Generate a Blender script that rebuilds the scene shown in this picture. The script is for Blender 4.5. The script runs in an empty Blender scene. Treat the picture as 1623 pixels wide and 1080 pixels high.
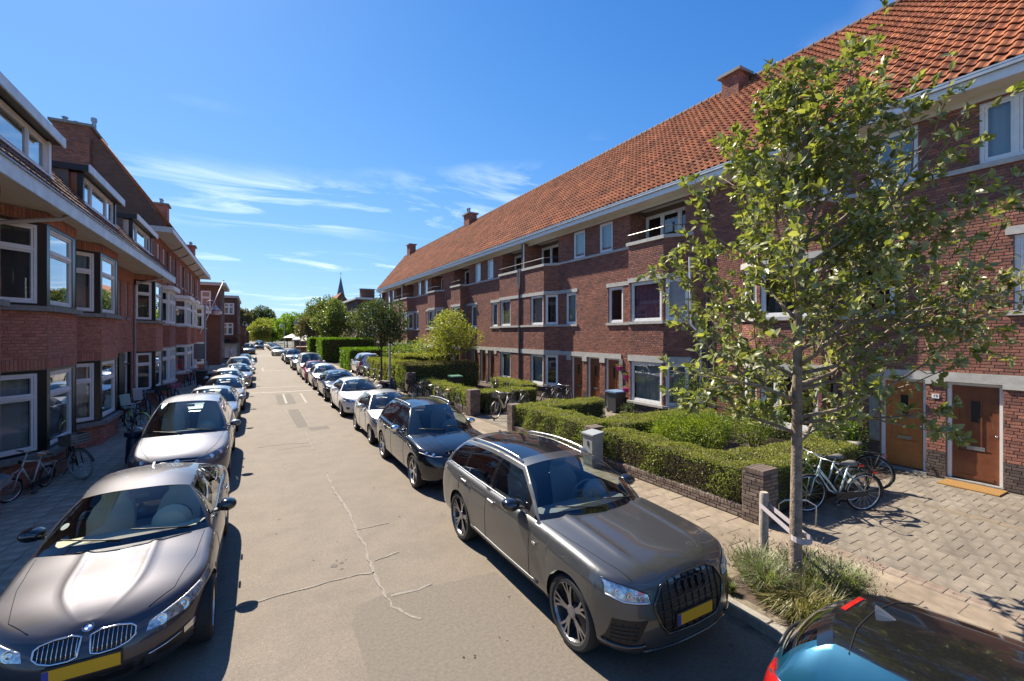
import bpy, bmesh, math, random
from mathutils import Vector, Matrix
from mathutils.bvhtree import BVHTree
R = math.radians
SC = bpy.context.scene
COL = SC.collection
random.seed(7)

# ------------------------------------------------------------------ camera, sky, sun, exposure
cd = bpy.data.cameras.new('camera')
cd.sensor_width = 36.0
cd.lens = 15.86
cd.shift_y = -10.0 / 1623
cd.clip_start = 0.1
cd.clip_end = 3000
cam = bpy.data.objects.new('camera', cd)
COL.objects.link(cam)
CAM = Vector((0.0, 0.0, 3.4))
YAW = math.atan2(811.5 - 403.0, 715.0)
cam.location = CAM
cam.rotation_euler = (R(90), 0, -YAW)
SC.camera = cam

SUN_DIR = Vector((-0.25, 0.92, 1.0)).normalized()      # from the ground towards the sun
SUN_EL = math.asin(SUN_DIR.z)
SUN_AZ = math.atan2(SUN_DIR.x, SUN_DIR.y)              # clockwise from +Y
sd = bpy.data.lights.new('sun', 'SUN')
sd.energy = 3.0
sd.angle = R(0.53)
sd.color = (1.0, 0.91, 0.765)
sun = bpy.data.objects.new('sun', sd)
sun.rotation_euler = (-SUN_DIR).to_track_quat('-Z', 'Y').to_euler()
sun.location = (0, 0, 60)
COL.objects.link(sun)

W = bpy.data.worlds.new('World')
SC.world = W
W.use_nodes = True
SKY_K, SKY_G, SKY_M = 0.30, 1.6, (2.1, 2.85, 3.75)
def build_world():
    nt = W.node_tree; N = nt.nodes; L = nt.links
    bg = N['Background']
    sky = N.new('ShaderNodeTexSky'); sky.sky_type = 'NISHITA'; sky.sun_disc = False
    sky.sun_elevation = SUN_EL; sky.sun_rotation = SUN_AZ
    sky.altitude = 0; sky.air_density = 1.0; sky.dust_density = 0.15; sky.ozone_density = 3.5
    hs = N.new('ShaderNodeHueSaturation'); hs.inputs['Saturation'].default_value = 1.1; hs.inputs['Value'].default_value = 1.0
    hs.inputs['Hue'].default_value = 0.505
    # soft shoulder: the glare near the sun and the horizon rolls off as a camera exposed for it would record it, the blue deepens
    k1 = N.new('ShaderNodeMixRGB'); k1.blend_type = 'MULTIPLY'; k1.inputs[0].default_value = 1; k1.inputs[2].default_value = (SKY_K, SKY_K, SKY_K, 1); L.new(sky.outputs[0], k1.inputs[1])
    k2 = N.new('ShaderNodeMixRGB'); k2.blend_type = 'ADD'; k2.inputs[0].default_value = 1; k2.inputs[2].default_value = (1, 1, 1, 1); L.new(k1.outputs[0], k2.inputs[1])
    k3 = N.new('ShaderNodeMixRGB'); k3.blend_type = 'DIVIDE'; k3.inputs[0].default_value = 1; L.new(k1.outputs[0], k3.inputs[1]); L.new(k2.outputs[0], k3.inputs[2])
    gm = N.new('ShaderNodeGamma'); gm.inputs[1].default_value = SKY_G; L.new(k3.outputs[0], gm.inputs[0])
    k4 = N.new('ShaderNodeMixRGB'); k4.blend_type = 'MULTIPLY'; k4.inputs[0].default_value = 1; k4.inputs[2].default_value = (*SKY_M, 1); L.new(gm.outputs[0], k4.inputs[1])
    L.new(k4.outputs[0], hs.inputs['Color'])
    # thin cirrus, laid on a flat layer high above: direction divided by its height
    tc = N.new('ShaderNodeTexCoord'); sep = N.new('ShaderNodeSeparateXYZ'); L.new(tc.outputs['Generated'], sep.inputs[0])
    mx = N.new('ShaderNodeMath'); mx.operation = 'MAXIMUM'; mx.inputs[1].default_value = 0.03; L.new(sep.outputs['Z'], mx.inputs[0])
    ad = N.new('ShaderNodeMath'); ad.operation = 'ADD'; ad.inputs[1].default_value = 0.06; L.new(mx.outputs[0], ad.inputs[0])
    dv = N.new('ShaderNodeVectorMath'); dv.operation = 'DIVIDE'; L.new(tc.outputs['Generated'], dv.inputs[0])
    cb = N.new('ShaderNodeCombineXYZ')
    for i in range(3): L.new(ad.outputs[0], cb.inputs[i])
    L.new(cb.outputs[0], dv.inputs[1])
    mp = N.new('ShaderNodeMapping'); mp.inputs['Scale'].default_value = (0.55, 1.25, 1); mp.inputs['Rotation'].default_value = (0, 0, R(28)); mp.inputs['Location'].default_value = (3.3, 9.5, 0)
    L.new(dv.outputs[0], mp.inputs[0])
    n1 = N.new('ShaderNodeTexNoise'); n1.inputs['Scale'].default_value = 1.5; n1.inputs['Detail'].default_value = 9; n1.inputs['Roughness'].default_value = 0.62; n1.inputs['Distortion'].default_value = 0.9
    L.new(mp.outputs[0], n1.inputs['Vector'])
    n2 = N.new('ShaderNodeTexNoise'); n2.inputs['Scale'].default_value = 0.55; n2.inputs['Detail'].default_value = 3
    L.new(mp.outputs[0], n2.inputs['Vector'])
    r1 = N.new('ShaderNodeValToRGB'); r1.color_ramp.elements[0].position = 0.50; r1.color_ramp.elements[1].position = 0.76
    r2 = N.new('ShaderNodeValToRGB'); r2.color_ramp.elements[0].position = 0.46; r2.color_ramp.elements[1].position = 0.62
    L.new(n1.outputs['Fac'], r1.inputs[0]); L.new(n2.outputs['Fac'], r2.inputs[0])
    ml = N.new('ShaderNodeMath'); ml.operation = 'MULTIPLY'; L.new(r1.outputs[0], ml.inputs[0]); L.new(r2.outputs[0], ml.inputs[1])
    m2 = N.new('ShaderNodeMath'); m2.operation = 'MULTIPLY'; m2.inputs[1].default_value = 0.7; L.new(ml.outputs[0], m2.inputs[0])
    mix = N.new('ShaderNodeMixRGB'); L.new(m2.outputs[0], mix.inputs[0]); L.new(hs.outputs[0], mix.inputs[1])
    mix.inputs[2].default_value = (3.3, 3.5, 3.8, 1)
    L.new(mix.outputs[0], bg.inputs['Color'])
    bg.inputs['Strength'].default_value = 0.15
build_world()
vs = SC.view_settings
SC.display_settings.display_device = 'sRGB'
vs.view_transform = 'Standard'; vs.look = 'None'; vs.exposure = 1.82; vs.gamma = 1.0
try: vs.use_curve_mapping = False
except Exception: pass
try:
    SC.cycles.use_denoising = True
    SC.cycles.max_bounces = 7; SC.cycles.transparent_max_bounces = 10; SC.cycles.diffuse_bounces = 4; SC.cycles.glossy_bounces = 4
    SC.cycles.caustics_reflective = False; SC.cycles.caustics_refractive = False
    SC.cycles.sample_clamp_indirect = 6.0
except Exception: pass

# ------------------------------------------------------------------ helpers
def link(o): COL.objects.link(o); return o
def world_of(o):
    m = o.matrix_basis.copy()
    if o.parent is not None:
        m = world_of(o.parent) @ o.matrix_parent_inverse @ m
    return m
def put(o, parent, world=True):
    """parent o; with world=True its coordinates are those of the place, not of the parent."""
    if parent is not None:
        o.parent = parent
        if world: o.matrix_parent_inverse = world_of(parent).inverted()
    return o
def tag(o, label=None, cat=None, group=None, kind=None):
    if label: o['label'] = label
    if cat: o['category'] = cat
    if group: o['group'] = group
    if kind: o['kind'] = kind
    return o
def thing(name, label, cat, loc=(0, 0, 0), rz=0.0, group=None):
    o = bpy.data.objects.new(name, None); link(o)
    o.empty_display_size = 0.2
    o.location = loc; o.rotation_euler = (0, 0, rz)
    return tag(o, label, cat, group)
def kids(o): return [c for c in o.children]
def copy_tree(o, parent=None):
    c = o.copy(); COL.objects.link(c)
    if parent is not None: c.parent = parent
    for ch in list(o.children): copy_tree(ch, c)
    return c

class Fr:
    """a wall frame: a runs along the wall, b outwards, z up."""
    def __init__(s, x, y, dx, dy, nx=None, ny=None):
        l = math.hypot(dx, dy); s.x, s.y, s.dx, s.dy = x, y, dx / l, dy / l
        if nx is None: nx, ny = s.dy, -s.dx
        l = math.hypot(nx, ny); s.nx, s.ny = nx / l, ny / l
    def p(s, a, b, z): return (s.x + a * s.dx + b * s.nx, s.y + a * s.dy + b * s.ny, z)
    def ang(s): return math.atan2(s.dy, s.dx)
WORLD = Fr(0, 0, 1, 0, 0, 1)

class MB:
    def __init__(s): s.v = []; s.f = []; s.m = []; s.r = []
    def face(s, idx, m=0, r=0.0): s.f.append(tuple(idx)); s.m.append(m); s.r.append(r)
    def quad(s, a, b, c, d, m=0, r=0.0):
        n = len(s.v); s.v += [a, b, c, d]; s.face((n, n + 1, n + 2, n + 3), m, r)
    def poly(s, pts, m=0, r=0.0):
        n = len(s.v); s.v += list(pts); s.face(range(n, n + len(pts)), m, r)
    def box(s, x0, x1, y0, y1, z0, z1, m=0, r=0.0):
        s.fbox(WORLD, x0, x1, y0, y1, z0, z1, m, r)
    def fbox(s, F, a0, a1, b0, b1, z0, z1, m=0, r=0.0):
        n = len(s.v)
        for z in (z0, z1):
            s.v += [F.p(a0, b0, z), F.p(a1, b0, z), F.p(a1, b1, z), F.p(a0, b1, z)]
        for q in ((3, 2, 1, 0), (4, 5, 6, 7), (0, 1, 5, 4), (1, 2, 6, 5), (2, 3, 7, 6), (3, 0, 4, 7)):
            s.face([n + i for i in q], m, r)
    def prism(s, pts, z0, z1, m=0, r=0.0, cap=True):
        n = len(s.v); k = len(pts)
        s.v += [(x, y, z0) for x, y in pts] + [(x, y, z1) for x, y in pts]
        for i in range(k):
            j = (i + 1) % k; s.face((n + i, n + j, n + k + j, n + k + i), m, r)
        if cap:
            s.face([n + k + i for i in range(k)], m, r); s.face([n + k - 1 - i for i in range(k)], m, r)
    def extr(s, pts, vec, m=0, r=0.0):
        """a closed 3-D outline pushed along vec"""
        n = len(s.v); k = len(pts)
        s.v += [tuple(p) for p in pts] + [(p[0] + vec[0], p[1] + vec[1], p[2] + vec[2]) for p in pts]
        for i in range(k):
            j = (i + 1) % k; s.face((n + i, n + j, n + k + j, n + k + i), m, r)
        s.face([n + k + i for i in range(k)], m, r); s.face([n + k - 1 - i for i in range(k)], m, r)
    def tube(s, pts, rad, n=6, m=0, r=0.0, closed=False, cap=True):
        pts = [Vector(p) for p in pts]; k = len(pts)
        rads = rad if isinstance(rad, (list, tuple)) else [rad] * k
        base = len(s.v); up = None
        for i, p in enumerate(pts):
            if closed: t = pts[(i + 1) % k] - pts[i - 1]
            else: t = pts[min(i + 1, k - 1)] - pts[max(i - 1, 0)]
            if t.length < 1e-9: t = Vector((0, 0, 1))
            t.normalize()
            if up is None:
                up = Vector((0, 0, 1)) if abs(t.z) < 0.9 else Vector((1, 0, 0))
            sd_ = t.cross(up)
            if sd_.length < 1e-6: sd_ = t.cross(Vector((0.31, 0.77, 0.2)))
            sd_.normalize(); up = sd_.cross(t).normalized()
            for j in range(n):
                a = 2 * math.pi * j / n
                q = p + (sd_ * math.cos(a) + up * math.sin(a)) * rads[i]
                s.v.append((q.x, q.y, q.z))
        for i in range(k if closed else k - 1):
            i2 = (i + 1) % k
            for j in range(n):
                j2 = (j + 1) % n
                s.face((base + i * n + j, base + i * n + j2, base + i2 * n + j2, base + i2 * n + j), m, r)
        if cap and not closed:
            s.face([base + n - 1 - j for j in range(n)], m, r); s.face([base + (k - 1) * n + j for j in range(n)], m, r)
    def lathe(s, c, axis, prof, n=24, m=0, r=0.0, ang0=0.0):
        """prof: (radius, offset along axis)"""
        ax = Vector(axis).normalized(); c = Vector(c)
        u = ax.orthogonal().normalized(); w = ax.cross(u)
        base = len(s.v)
        for rad, off in prof:
            for j in range(n):
                a = ang0 + 2 * math.pi * j / n
                q = c + ax * off + (u * math.cos(a) + w * math.sin(a)) * rad
                s.v.append((q.x, q.y, q.z))
        for i in range(len(prof) - 1):
            for j in range(n):
                j2 = (j + 1) % n
                s.face((base + i * n + j, base + i * n + j2, base + (i + 1) * n + j2, base + (i + 1) * n + j), m, r)
    def grid(s, rows, m=0, r=0.0, mf=None):
        """rows of points; mf(i, j) gives the material slot or None to leave the cell open"""
        base = len(s.v); nc = len(rows[0])
        for row in rows: s.v += [tuple(p) for p in row]
        for i in range(len(rows) - 1):
            for j in range(nc - 1):
                mm = m if mf is None else mf(i, j)
                if mm is None: continue
                s.face((base + i * nc + j, base + i * nc + j + 1, base + (i + 1) * nc + j + 1, base + (i + 1) * nc + j), mm, r)
    def mesh(s, name, mats, smooth=False, rnd=False, sharp=None):
        me = bpy.data.meshes.new(name)
        used = set()
        for f in s.f: used.update(f)
        if len(used) < len(s.v):
            order = sorted(used); mp = {o: i for i, o in enumerate(order)}
            s.v = [s.v[o] for o in order]; s.f = [tuple(mp[k] for k in f) for f in s.f]
        me.from_pydata(s.v, [], s.f)
        if not isinstance(mats, (list, tuple)): mats = [mats]
        for m in mats: me.materials.append(m)
        if len(mats) > 1: me.polygons.foreach_set('material_index', s.m)
        if rnd:
            at = me.attributes.new('rnd', 'FLOAT', 'FACE'); at.data.foreach_set('value', s.r)
        if smooth:
            me.polygons.foreach_set('use_smooth', [True] * len(me.polygons))
            if sharp is not None:
                try: me.set_sharp_from_angle(angle=R(sharp))
                except Exception: pass
        me.update()
        return me
    def build(s, name, mats, parent=None, smooth=False, world=True, rnd=False, sharp=None, weld=0.0):
        me = s.mesh(name, mats, smooth and not weld, rnd, sharp)
        if weld:
            bm = bmesh.new(); bm.from_mesh(me)
            bmesh.ops.remove_doubles(bm, verts=bm.verts, dist=weld)
            bmesh.ops.recalc_face_normals(bm, faces=bm.faces)
            bm.to_mesh(me); bm.free()
            if smooth:
                me.polygons.foreach_set('use_smooth', [True] * len(me.polygons))
                if sharp is not None:
                    try: me.set_sharp_from_angle(angle=R(sharp))
                    except Exception: pass
        o = bpy.data.objects.new(name, me); link(o)
        return put(o, parent, world)
def inst(name, me, parent, loc, rz=0.0, rot=None, world=True, scale=None):
    o = bpy.data.objects.new(name, me); link(o)
    o.location = loc; o.rotation_euler = rot if rot else (0, 0, rz)
    if scale: o.scale = scale
    return put(o, parent, world)

# ------------------------------------------------------------------ materials
MATS = {}
def pm(name, col, rough=0.6, metal=0.0, var=0.0, scale=8.0, bump=0.0, bscale=None, col2=None, coat=0.0, spec=0.5, rnd=None, detail=4, vec='Object', bdist=0.02, trans=0.0, rvar=0.0, macro=None):
    """principled colour with noise mottling towards col2 (or a lighter/darker self), fine relief, and optional per-piece tint (attribute rnd)"""
    m = bpy.data.materials.new(name); m.use_nodes = True
    nt = m.node_tree; N = nt.nodes; L = nt.links; b = N['Principled BSDF']
    b.inputs['Base Color'].default_value = (*col, 1); b.inputs['Roughness'].default_value = rough; b.inputs['Metallic'].default_value = metal
    b.inputs['Specular IOR Level'].default_value = spec
    if coat: b.inputs['Coat Weight'].default_value = coat; b.inputs['Coat Roughness'].default_value = 0.03
    if trans:
        pass
    src = None
    tc = N.new('ShaderNodeTexCoord')
    geo = N.new('ShaderNodeNewGeometry')
    vout = geo.outputs['Position'] if vec == 'World' else tc.outputs['Object']
    if var or col2 is not None:
        n = N.new('ShaderNodeTexNoise'); n.inputs['Scale'].default_value = scale; n.inputs['Detail'].default_value = detail; n.inputs['Roughness'].default_value = 0.6
        L.new(vout, n.inputs['Vector'])
        rp = N.new('ShaderNodeValToRGB'); rp.color_ramp.elements[0].position = 0.32; rp.color_ramp.elements[1].position = 0.68
        c2 = col2 if col2 is not None else tuple(min(1, c * (1 + var)) for c in col)
        c1 = col if col2 is not None else tuple(c * (1 - var) for c in col)
        rp.color_ramp.elements[0].color = (*c1, 1); rp.color_ramp.elements[1].color = (*c2, 1)
        L.new(n.outputs['Fac'], rp.inputs[0]); src = rp.outputs[0]
        if rvar:
            mr = N.new('ShaderNodeMapRange'); mr.inputs['To Min'].default_value = rough - rvar; mr.inputs['To Max'].default_value = rough + rvar
            L.new(n.outputs['Fac'], mr.inputs['Value']); L.new(mr.outputs[0], b.inputs['Roughness'])
    if rnd is not None:
        at = N.new('ShaderNodeAttribute'); at.attribute_name = 'rnd'
        oi = N.new('ShaderNodeObjectInfo')
        # a joined piece carries rnd > 0; a single piece takes its object's random number
        gt = N.new('ShaderNodeMath'); gt.operation = 'GREATER_THAN'; gt.inputs[1].default_value = 0.0001; L.new(at.outputs['Fac'], gt.inputs[0])
        mxr = N.new('ShaderNodeMix'); mxr.data_type = 'FLOAT'
        L.new(gt.outputs[0], mxr.inputs[0]); L.new(oi.outputs['Random'], mxr.inputs[2]); L.new(at.outputs['Fac'], mxr.inputs[3])
        rr = N.new('ShaderNodeValToRGB')
        while len(rr.color_ramp.elements) < len(rnd): rr.color_ramp.elements.new(0.5)
        for i, c in enumerate(rnd):
            rr.color_ramp.elements[i].position = i / (len(rnd) - 1); rr.color_ramp.elements[i].color = (*c, 1)
        L.new(mxr.outputs[0], rr.inputs[0])
        if src is not None:
            mm = N.new('ShaderNodeMixRGB'); mm.blend_type = 'MULTIPLY'; mm.inputs[0].default_value = 1.0
            sc_ = N.new('ShaderNodeMixRGB'); sc_.blend_type = 'DIVIDE'; sc_.inputs[0].default_value = 1.0
            L.new(src, sc_.inputs[1]); sc_.inputs[2].default_value = (*col, 1)
            L.new(sc_.outputs[0], mm.inputs[1]); L.new(rr.outputs[0], mm.inputs[2]); src = mm.outputs[0]
        else: src = rr.outputs[0]
    if macro is not None and src is not None:
        sc0, lo, hi = macro; nm = N.new('ShaderNodeTexNoise'); nm.inputs['Scale'].default_value = sc0; nm.inputs['Detail'].default_value = 6; nm.inputs['Roughness'].default_value = .65
        L.new(geo.outputs['Position'], nm.inputs['Vector'])
        rm = N.new('ShaderNodeValToRGB'); rm.color_ramp.elements[0].position = .33; rm.color_ramp.elements[1].position = .67; rm.color_ramp.elements[0].color = (*lo, 1); rm.color_ramp.elements[1].color = (*hi, 1)
        L.new(nm.outputs['Fac'], rm.inputs[0]); xm = N.new('ShaderNodeMixRGB'); xm.blend_type = 'MULTIPLY'; xm.inputs[0].default_value = 1; L.new(src, xm.inputs[1]); L.new(rm.outputs[0], xm.inputs[2]); src = xm.outputs[0]
    if src is not None: L.new(src, b.inputs['Base Color'])
    if bump:
        n2 = N.new('ShaderNodeTexNoise'); n2.inputs['Scale'].default_value = bscale or scale * 6; n2.inputs['Detail'].default_value = 5
        L.new(vout, n2.inputs['Vector'])
        bp = N.new('ShaderNodeBump'); bp.inputs['Strength'].default_value = bump; bp.inputs['Distance'].default_value = bdist
        L.new(n2.outputs['Fac'], bp.inputs['Height']); L.new(bp.outputs[0], b.inputs['Normal'])
    MATS[name] = m
    return m
def glass(name, tint=(0.55, 0.6, 0.58), ior=1.5, boost=1.0, rough=0.0):
    m = bpy.data.materials.new(name); m.use_nodes = True
    nt = m.node_tree; N = nt.nodes; L = nt.links; N.remove(N['Principled BSDF']); out = N['Material Output']
    t = N.new('ShaderNodeBsdfTransparent'); t.inputs[0].default_value = (*tint, 1)
    g = N.new('ShaderNodeBsdfGlossy'); g.inputs['Roughness'].default_value = rough; g.inputs[0].default_value = (0.95, 0.97, 1, 1)
    f = N.new('ShaderNodeFresnel')
    ge = N.new('ShaderNodeNewGeometry'); mi = N.new('ShaderNodeMix'); mi.data_type = 'FLOAT'      # the same sheet of glass from either face
    L.new(ge.outputs['Backfacing'], mi.inputs[0]); mi.inputs[2].default_value = ior; mi.inputs[3].default_value = 1 / ior; L.new(mi.outputs[0], f.inputs[0])
    mu = N.new('ShaderNodeMath'); mu.operation = 'MULTIPLY'; mu.inputs[1].default_value = boost; mu.use_clamp = True
    L.new(f.outputs[0], mu.inputs[0])
    x = N.new('ShaderNodeMixShader'); L.new(mu.outputs[0], x.inputs[0]); L.new(t.outputs[0], x.inputs[1]); L.new(g.outputs[0], x.inputs[2])
    L.new(x.outputs[0], out.inputs[0]); return m
def leafmat(name, c1, c2, c3, rough=0.45, back=None, tr=0.35):
    """leaf: per-face tint between three greens, some light let through"""
    m = bpy.data.materials.new(name); m.use_nodes = True
    nt = m.node_tree; N = nt.nodes; L = nt.links; b = N['Principled BSDF']; out = N['Material Output']
    at = N.new('ShaderNodeAttribute'); at.attribute_name = 'rnd'
    oi = N.new('ShaderNodeObjectInfo')
    gt = N.new('ShaderNodeMath'); gt.operation = 'GREATER_THAN'; gt.inputs[1].default_value = 0.0001; L.new(at.outputs['Fac'], gt.inputs[0])
    mxr = N.new('ShaderNodeMix'); mxr.data_type = 'FLOAT'
    L.new(gt.outputs[0], mxr.inputs[0]); L.new(oi.outputs['Random'], mxr.inputs[2]); L.new(at.outputs['Fac'], mxr.inputs[3])
    rr = N.new('ShaderNodeValToRGB'); rr.color_ramp.elements.new(0.5)
    for i, c in enumerate((c1, c2, c3)): rr.color_ramp.elements[i].color = (*c, 1)
    rr.color_ramp.elements[0].position = 0.0; rr.color_ramp.elements[1].position = 0.55; rr.color_ramp.elements[2].position = 1.0
    L.new(mxr.outputs[0], rr.inputs[0])
    b.inputs['Roughness'].default_value = rough
    if back is not None:                       # felted pale underside
        ge = N.new('ShaderNodeNewGeometry'); bm_ = N.new('ShaderNodeMixRGB'); L.new(ge.outputs['Backfacing'], bm_.inputs[0]); L.new(rr.outputs[0], bm_.inputs[1]); bm_.inputs[2].default_value = (*back, 1); L.new(bm_.outputs[0], b.inputs['Base Color'])
    else: L.new(rr.outputs[0], b.inputs['Base Color'])
    t = N.new('ShaderNodeBsdfTranslucent')
    mu = N.new('ShaderNodeMixRGB'); mu.blend_type = 'MULTIPLY'; mu.inputs[0].default_value = 1; mu.inputs[2].default_value = (1.5, 1.7, 0.6, 1)
    L.new(rr.outputs[0], mu.inputs[1]); L.new(mu.outputs[0], t.inputs[0])
    x = N.new('ShaderNodeMixShader'); x.inputs[0].default_value = tr
    L.new(b.outputs[0], x.inputs[1]); L.new(t.outputs[0], x.inputs[2]); L.new(x.outputs[0], out.inputs[0])
    return m

M = {}
M['brick_r'] = pm('dark_red_brick', (0.27, 0.108, 0.075), 0.85, rnd=[(0.165, 0.075, 0.06), (0.27, 0.105, 0.070), (0.33, 0.13, 0.084), (0.22, 0.095, 0.072), (0.39, 0.165, 0.11)], var=0.22, scale=30, bump=0.35, bscale=140, macro=(.55, (.80, .82, .84), (1.22, 1.2, 1.16)))
M['brick_d'] = pm('dark_plinth_brick', (0.09, 0.06, 0.05), 0.85, rnd=[(0.06, 0.042, 0.037), (0.10, 0.07, 0.058), (0.14, 0.10, 0.08)], var=0.2, scale=30, bump=0.35, bscale=140)
M['brick_l'] = pm('orange_red_brick', (0.46, 0.18, 0.12), 0.85, rnd=[(0.36, 0.135, 0.09), (0.47, 0.185, 0.125), (0.54, 0.225, 0.15), (0.42, 0.16, 0.112)], var=0.18, scale=30, bump=0.3, bscale=140, macro=(.6, (.84, .86, .88), (1.15, 1.14, 1.12)))
M['brick_g'] = pm('garden_wall_brick', (0.17, 0.125, 0.10), 0.9, rnd=[(0.10, 0.072, 0.06), (0.17, 0.125, 0.10), (0.24, 0.185, 0.15), (0.14, 0.09, 0.07)], var=0.25, scale=25, bump=0.4, bscale=120)
M['mortar_r'] = pm('dark_mortar', (0.15, 0.115, 0.095), 0.95, var=0.2, scale=20)
M['mortar_l'] = pm('left_mortar', (0.26, 0.19, 0.155), 0.95, var=0.2, scale=20)
M['mortar_g'] = pm('garden_mortar', (0.10, 0.08, 0.068), 0.95, var=0.2, scale=20)
M['concrete'] = pm('pale_concrete', (0.46, 0.44, 0.40), 0.8, var=0.14, scale=6, bump=0.15, bscale=80)
M['stone'] = pm('grey_stone_sill', (0.22, 0.215, 0.20), 0.8, var=0.2, scale=8, bump=0.2, bscale=80)
M['white'] = pm('white_paint', (0.76, 0.76, 0.74), 0.45, var=0.05, scale=5)
M['cream'] = pm('cream_paint', (0.62, 0.58, 0.50), 0.55, var=0.06, scale=5)
M['soffit'] = pm('soffit_paint', (0.66, 0.64, 0.59), 0.6, var=0.05, scale=5)
M['black'] = pm('black_paint', (0.012, 0.013, 0.013), 0.35, var=0.2, scale=5)
M['dkgreen'] = pm('black_green_paint', (0.008, 0.013, 0.012), 0.28, var=0.2, scale=5)
M['zinc'] = pm('zinc', (0.33, 0.36, 0.39), 0.45, metal=0.6, var=0.15, scale=4)
M['blue_gutter'] = pm('pale_blue_gutter', (0.66, 0.80, 0.84), 0.5, var=0.14, scale=3)
M['pipe'] = pm('grey_pipe', (0.36, 0.33, 0.31), 0.5, var=0.1, scale=5)
M['dkpipe'] = pm('dark_pipe', (0.09, 0.075, 0.07), 0.5)
M['steel'] = pm('railing_steel', (0.12, 0.12, 0.12), 0.4, metal=0.5)
M['tile'] = pm('orange_pantile', (0.36, 0.135, 0.065), 0.85, spec=.2, rnd=[(0.20, 0.068, 0.038), (0.34, 0.118, 0.055), (0.41, 0.148, 0.068), (0.30, 0.102, 0.05), (0.47, 0.185, 0.092)], var=0.22, scale=9, bump=0.2, bscale=70, macro=(.8, (.66, .70, .74), (1.12, 1.08, 1.02)))
M['tile_l'] = pm('brown_pantile', (0.20, 0.10, 0.055), 0.75, rnd=[(0.13, 0.062, 0.04), (0.21, 0.105, 0.06), (0.26, 0.135, 0.075)], var=0.25, scale=9, bump=0.2, bscale=70)
M['ridge'] = pm('ridge_tile_dark', (0.12, 0.055, 0.035), 0.8, var=0.25, scale=9)
M['pane'] = glass('window_glass', (0.62, 0.66, 0.66), 1.5, 2.4)
M['net'] = pm('net_curtain', (0.58, 0.59, 0.58), 0.9)
M['curtain'] = pm('pale_curtain', (0.54, 0.53, 0.48), 0.9, var=0.1, scale=4)
M['purple'] = pm('purple_curtain', (0.50, 0.20, 0.26), 0.85, var=0.15, scale=6)
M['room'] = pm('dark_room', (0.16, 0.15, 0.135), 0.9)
M['blind'] = pm('white_blind', (0.5, 0.52, 0.54), 0.8)
def wood(name, c, c2, rough=0.38):
    m = pm(name, c, rough, col2=c2, scale=3.0, detail=6, bump=0.08, bscale=30, coat=0.25)
    return m
M['door_o'] = wood('orange_wood', (0.36, 0.125, 0.035), (0.46, 0.18, 0.052))
M['door_b'] = wood('brown_wood', (0.13, 0.04, 0.018), (0.20, 0.065, 0.028))
M['door_r'] = wood('red_brown_wood', (0.20, 0.062, 0.024), (0.27, 0.09, 0.036))
M['chrome'] = pm('chrome', (0.75, 0.75, 0.75), 0.12, metal=1.0)
M['alu'] = pm('aluminium', (0.55, 0.56, 0.57), 0.3, metal=0.9)
M['rubber'] = pm('rubber', (0.018, 0.018, 0.018), 0.8)
M['plastic'] = pm('black_plastic', (0.02, 0.02, 0.021), 0.5)
M['yellow'] = pm('plate_yellow', (0.66, 0.36, 0.012), 0.45)
M['eublue'] = pm('plate_blue', (0.02, 0.05, 0.3), 0.45)
M['lampglass'] = glass('lamp_cover', (0.93, 0.94, 0.95), 1.5, 1.2)
M['redlens'] = pm('red_lens', (0.42, 0.012, 0.012), 0.15, coat=1.0)
M['amber'] = pm('amber_lens', (0.6, 0.2, 0.02), 0.2, coat=0.5)
M['lens'] = pm('lamp_reflector', (0.62, 0.64, 0.66), 0.15, metal=0.9)
M['lampdark'] = pm('lamp_housing', (0.20, 0.215, 0.235), 0.25, metal=0.5, coat=1.0, var=.5, scale=22)
M['interior'] = pm('car_interior_dark', (0.19, 0.19, 0.185), 0.7)
M['beige'] = pm('car_interior_beige', (0.46, 0.43, 0.34), 0.7)
M['carglass'] = glass('car_glass', (0.74, 0.82, 0.79), 1.52, 1.5)
M['tintglass'] = glass('tinted_car_glass', (0.10, 0.11, 0.115), 1.52, 2.4)
M['bark'] = pm('bark', (0.25, 0.19, 0.14), 0.9, var=0.35, scale=9, bump=0.7, bscale=40)
M['barkdark'] = pm('dark_bark', (0.075, 0.055, 0.042), 0.9, var=0.3, scale=9, bump=0.5)
M['oldwood'] = pm('weathered_post', (0.36, 0.31, 0.26), 0.9, var=0.25, scale=12, bump=0.5, bscale=60)
M['twig'] = pm('hedge_twigs', (0.055, 0.045, 0.026), 0.95, var=0.3, scale=14)
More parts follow.
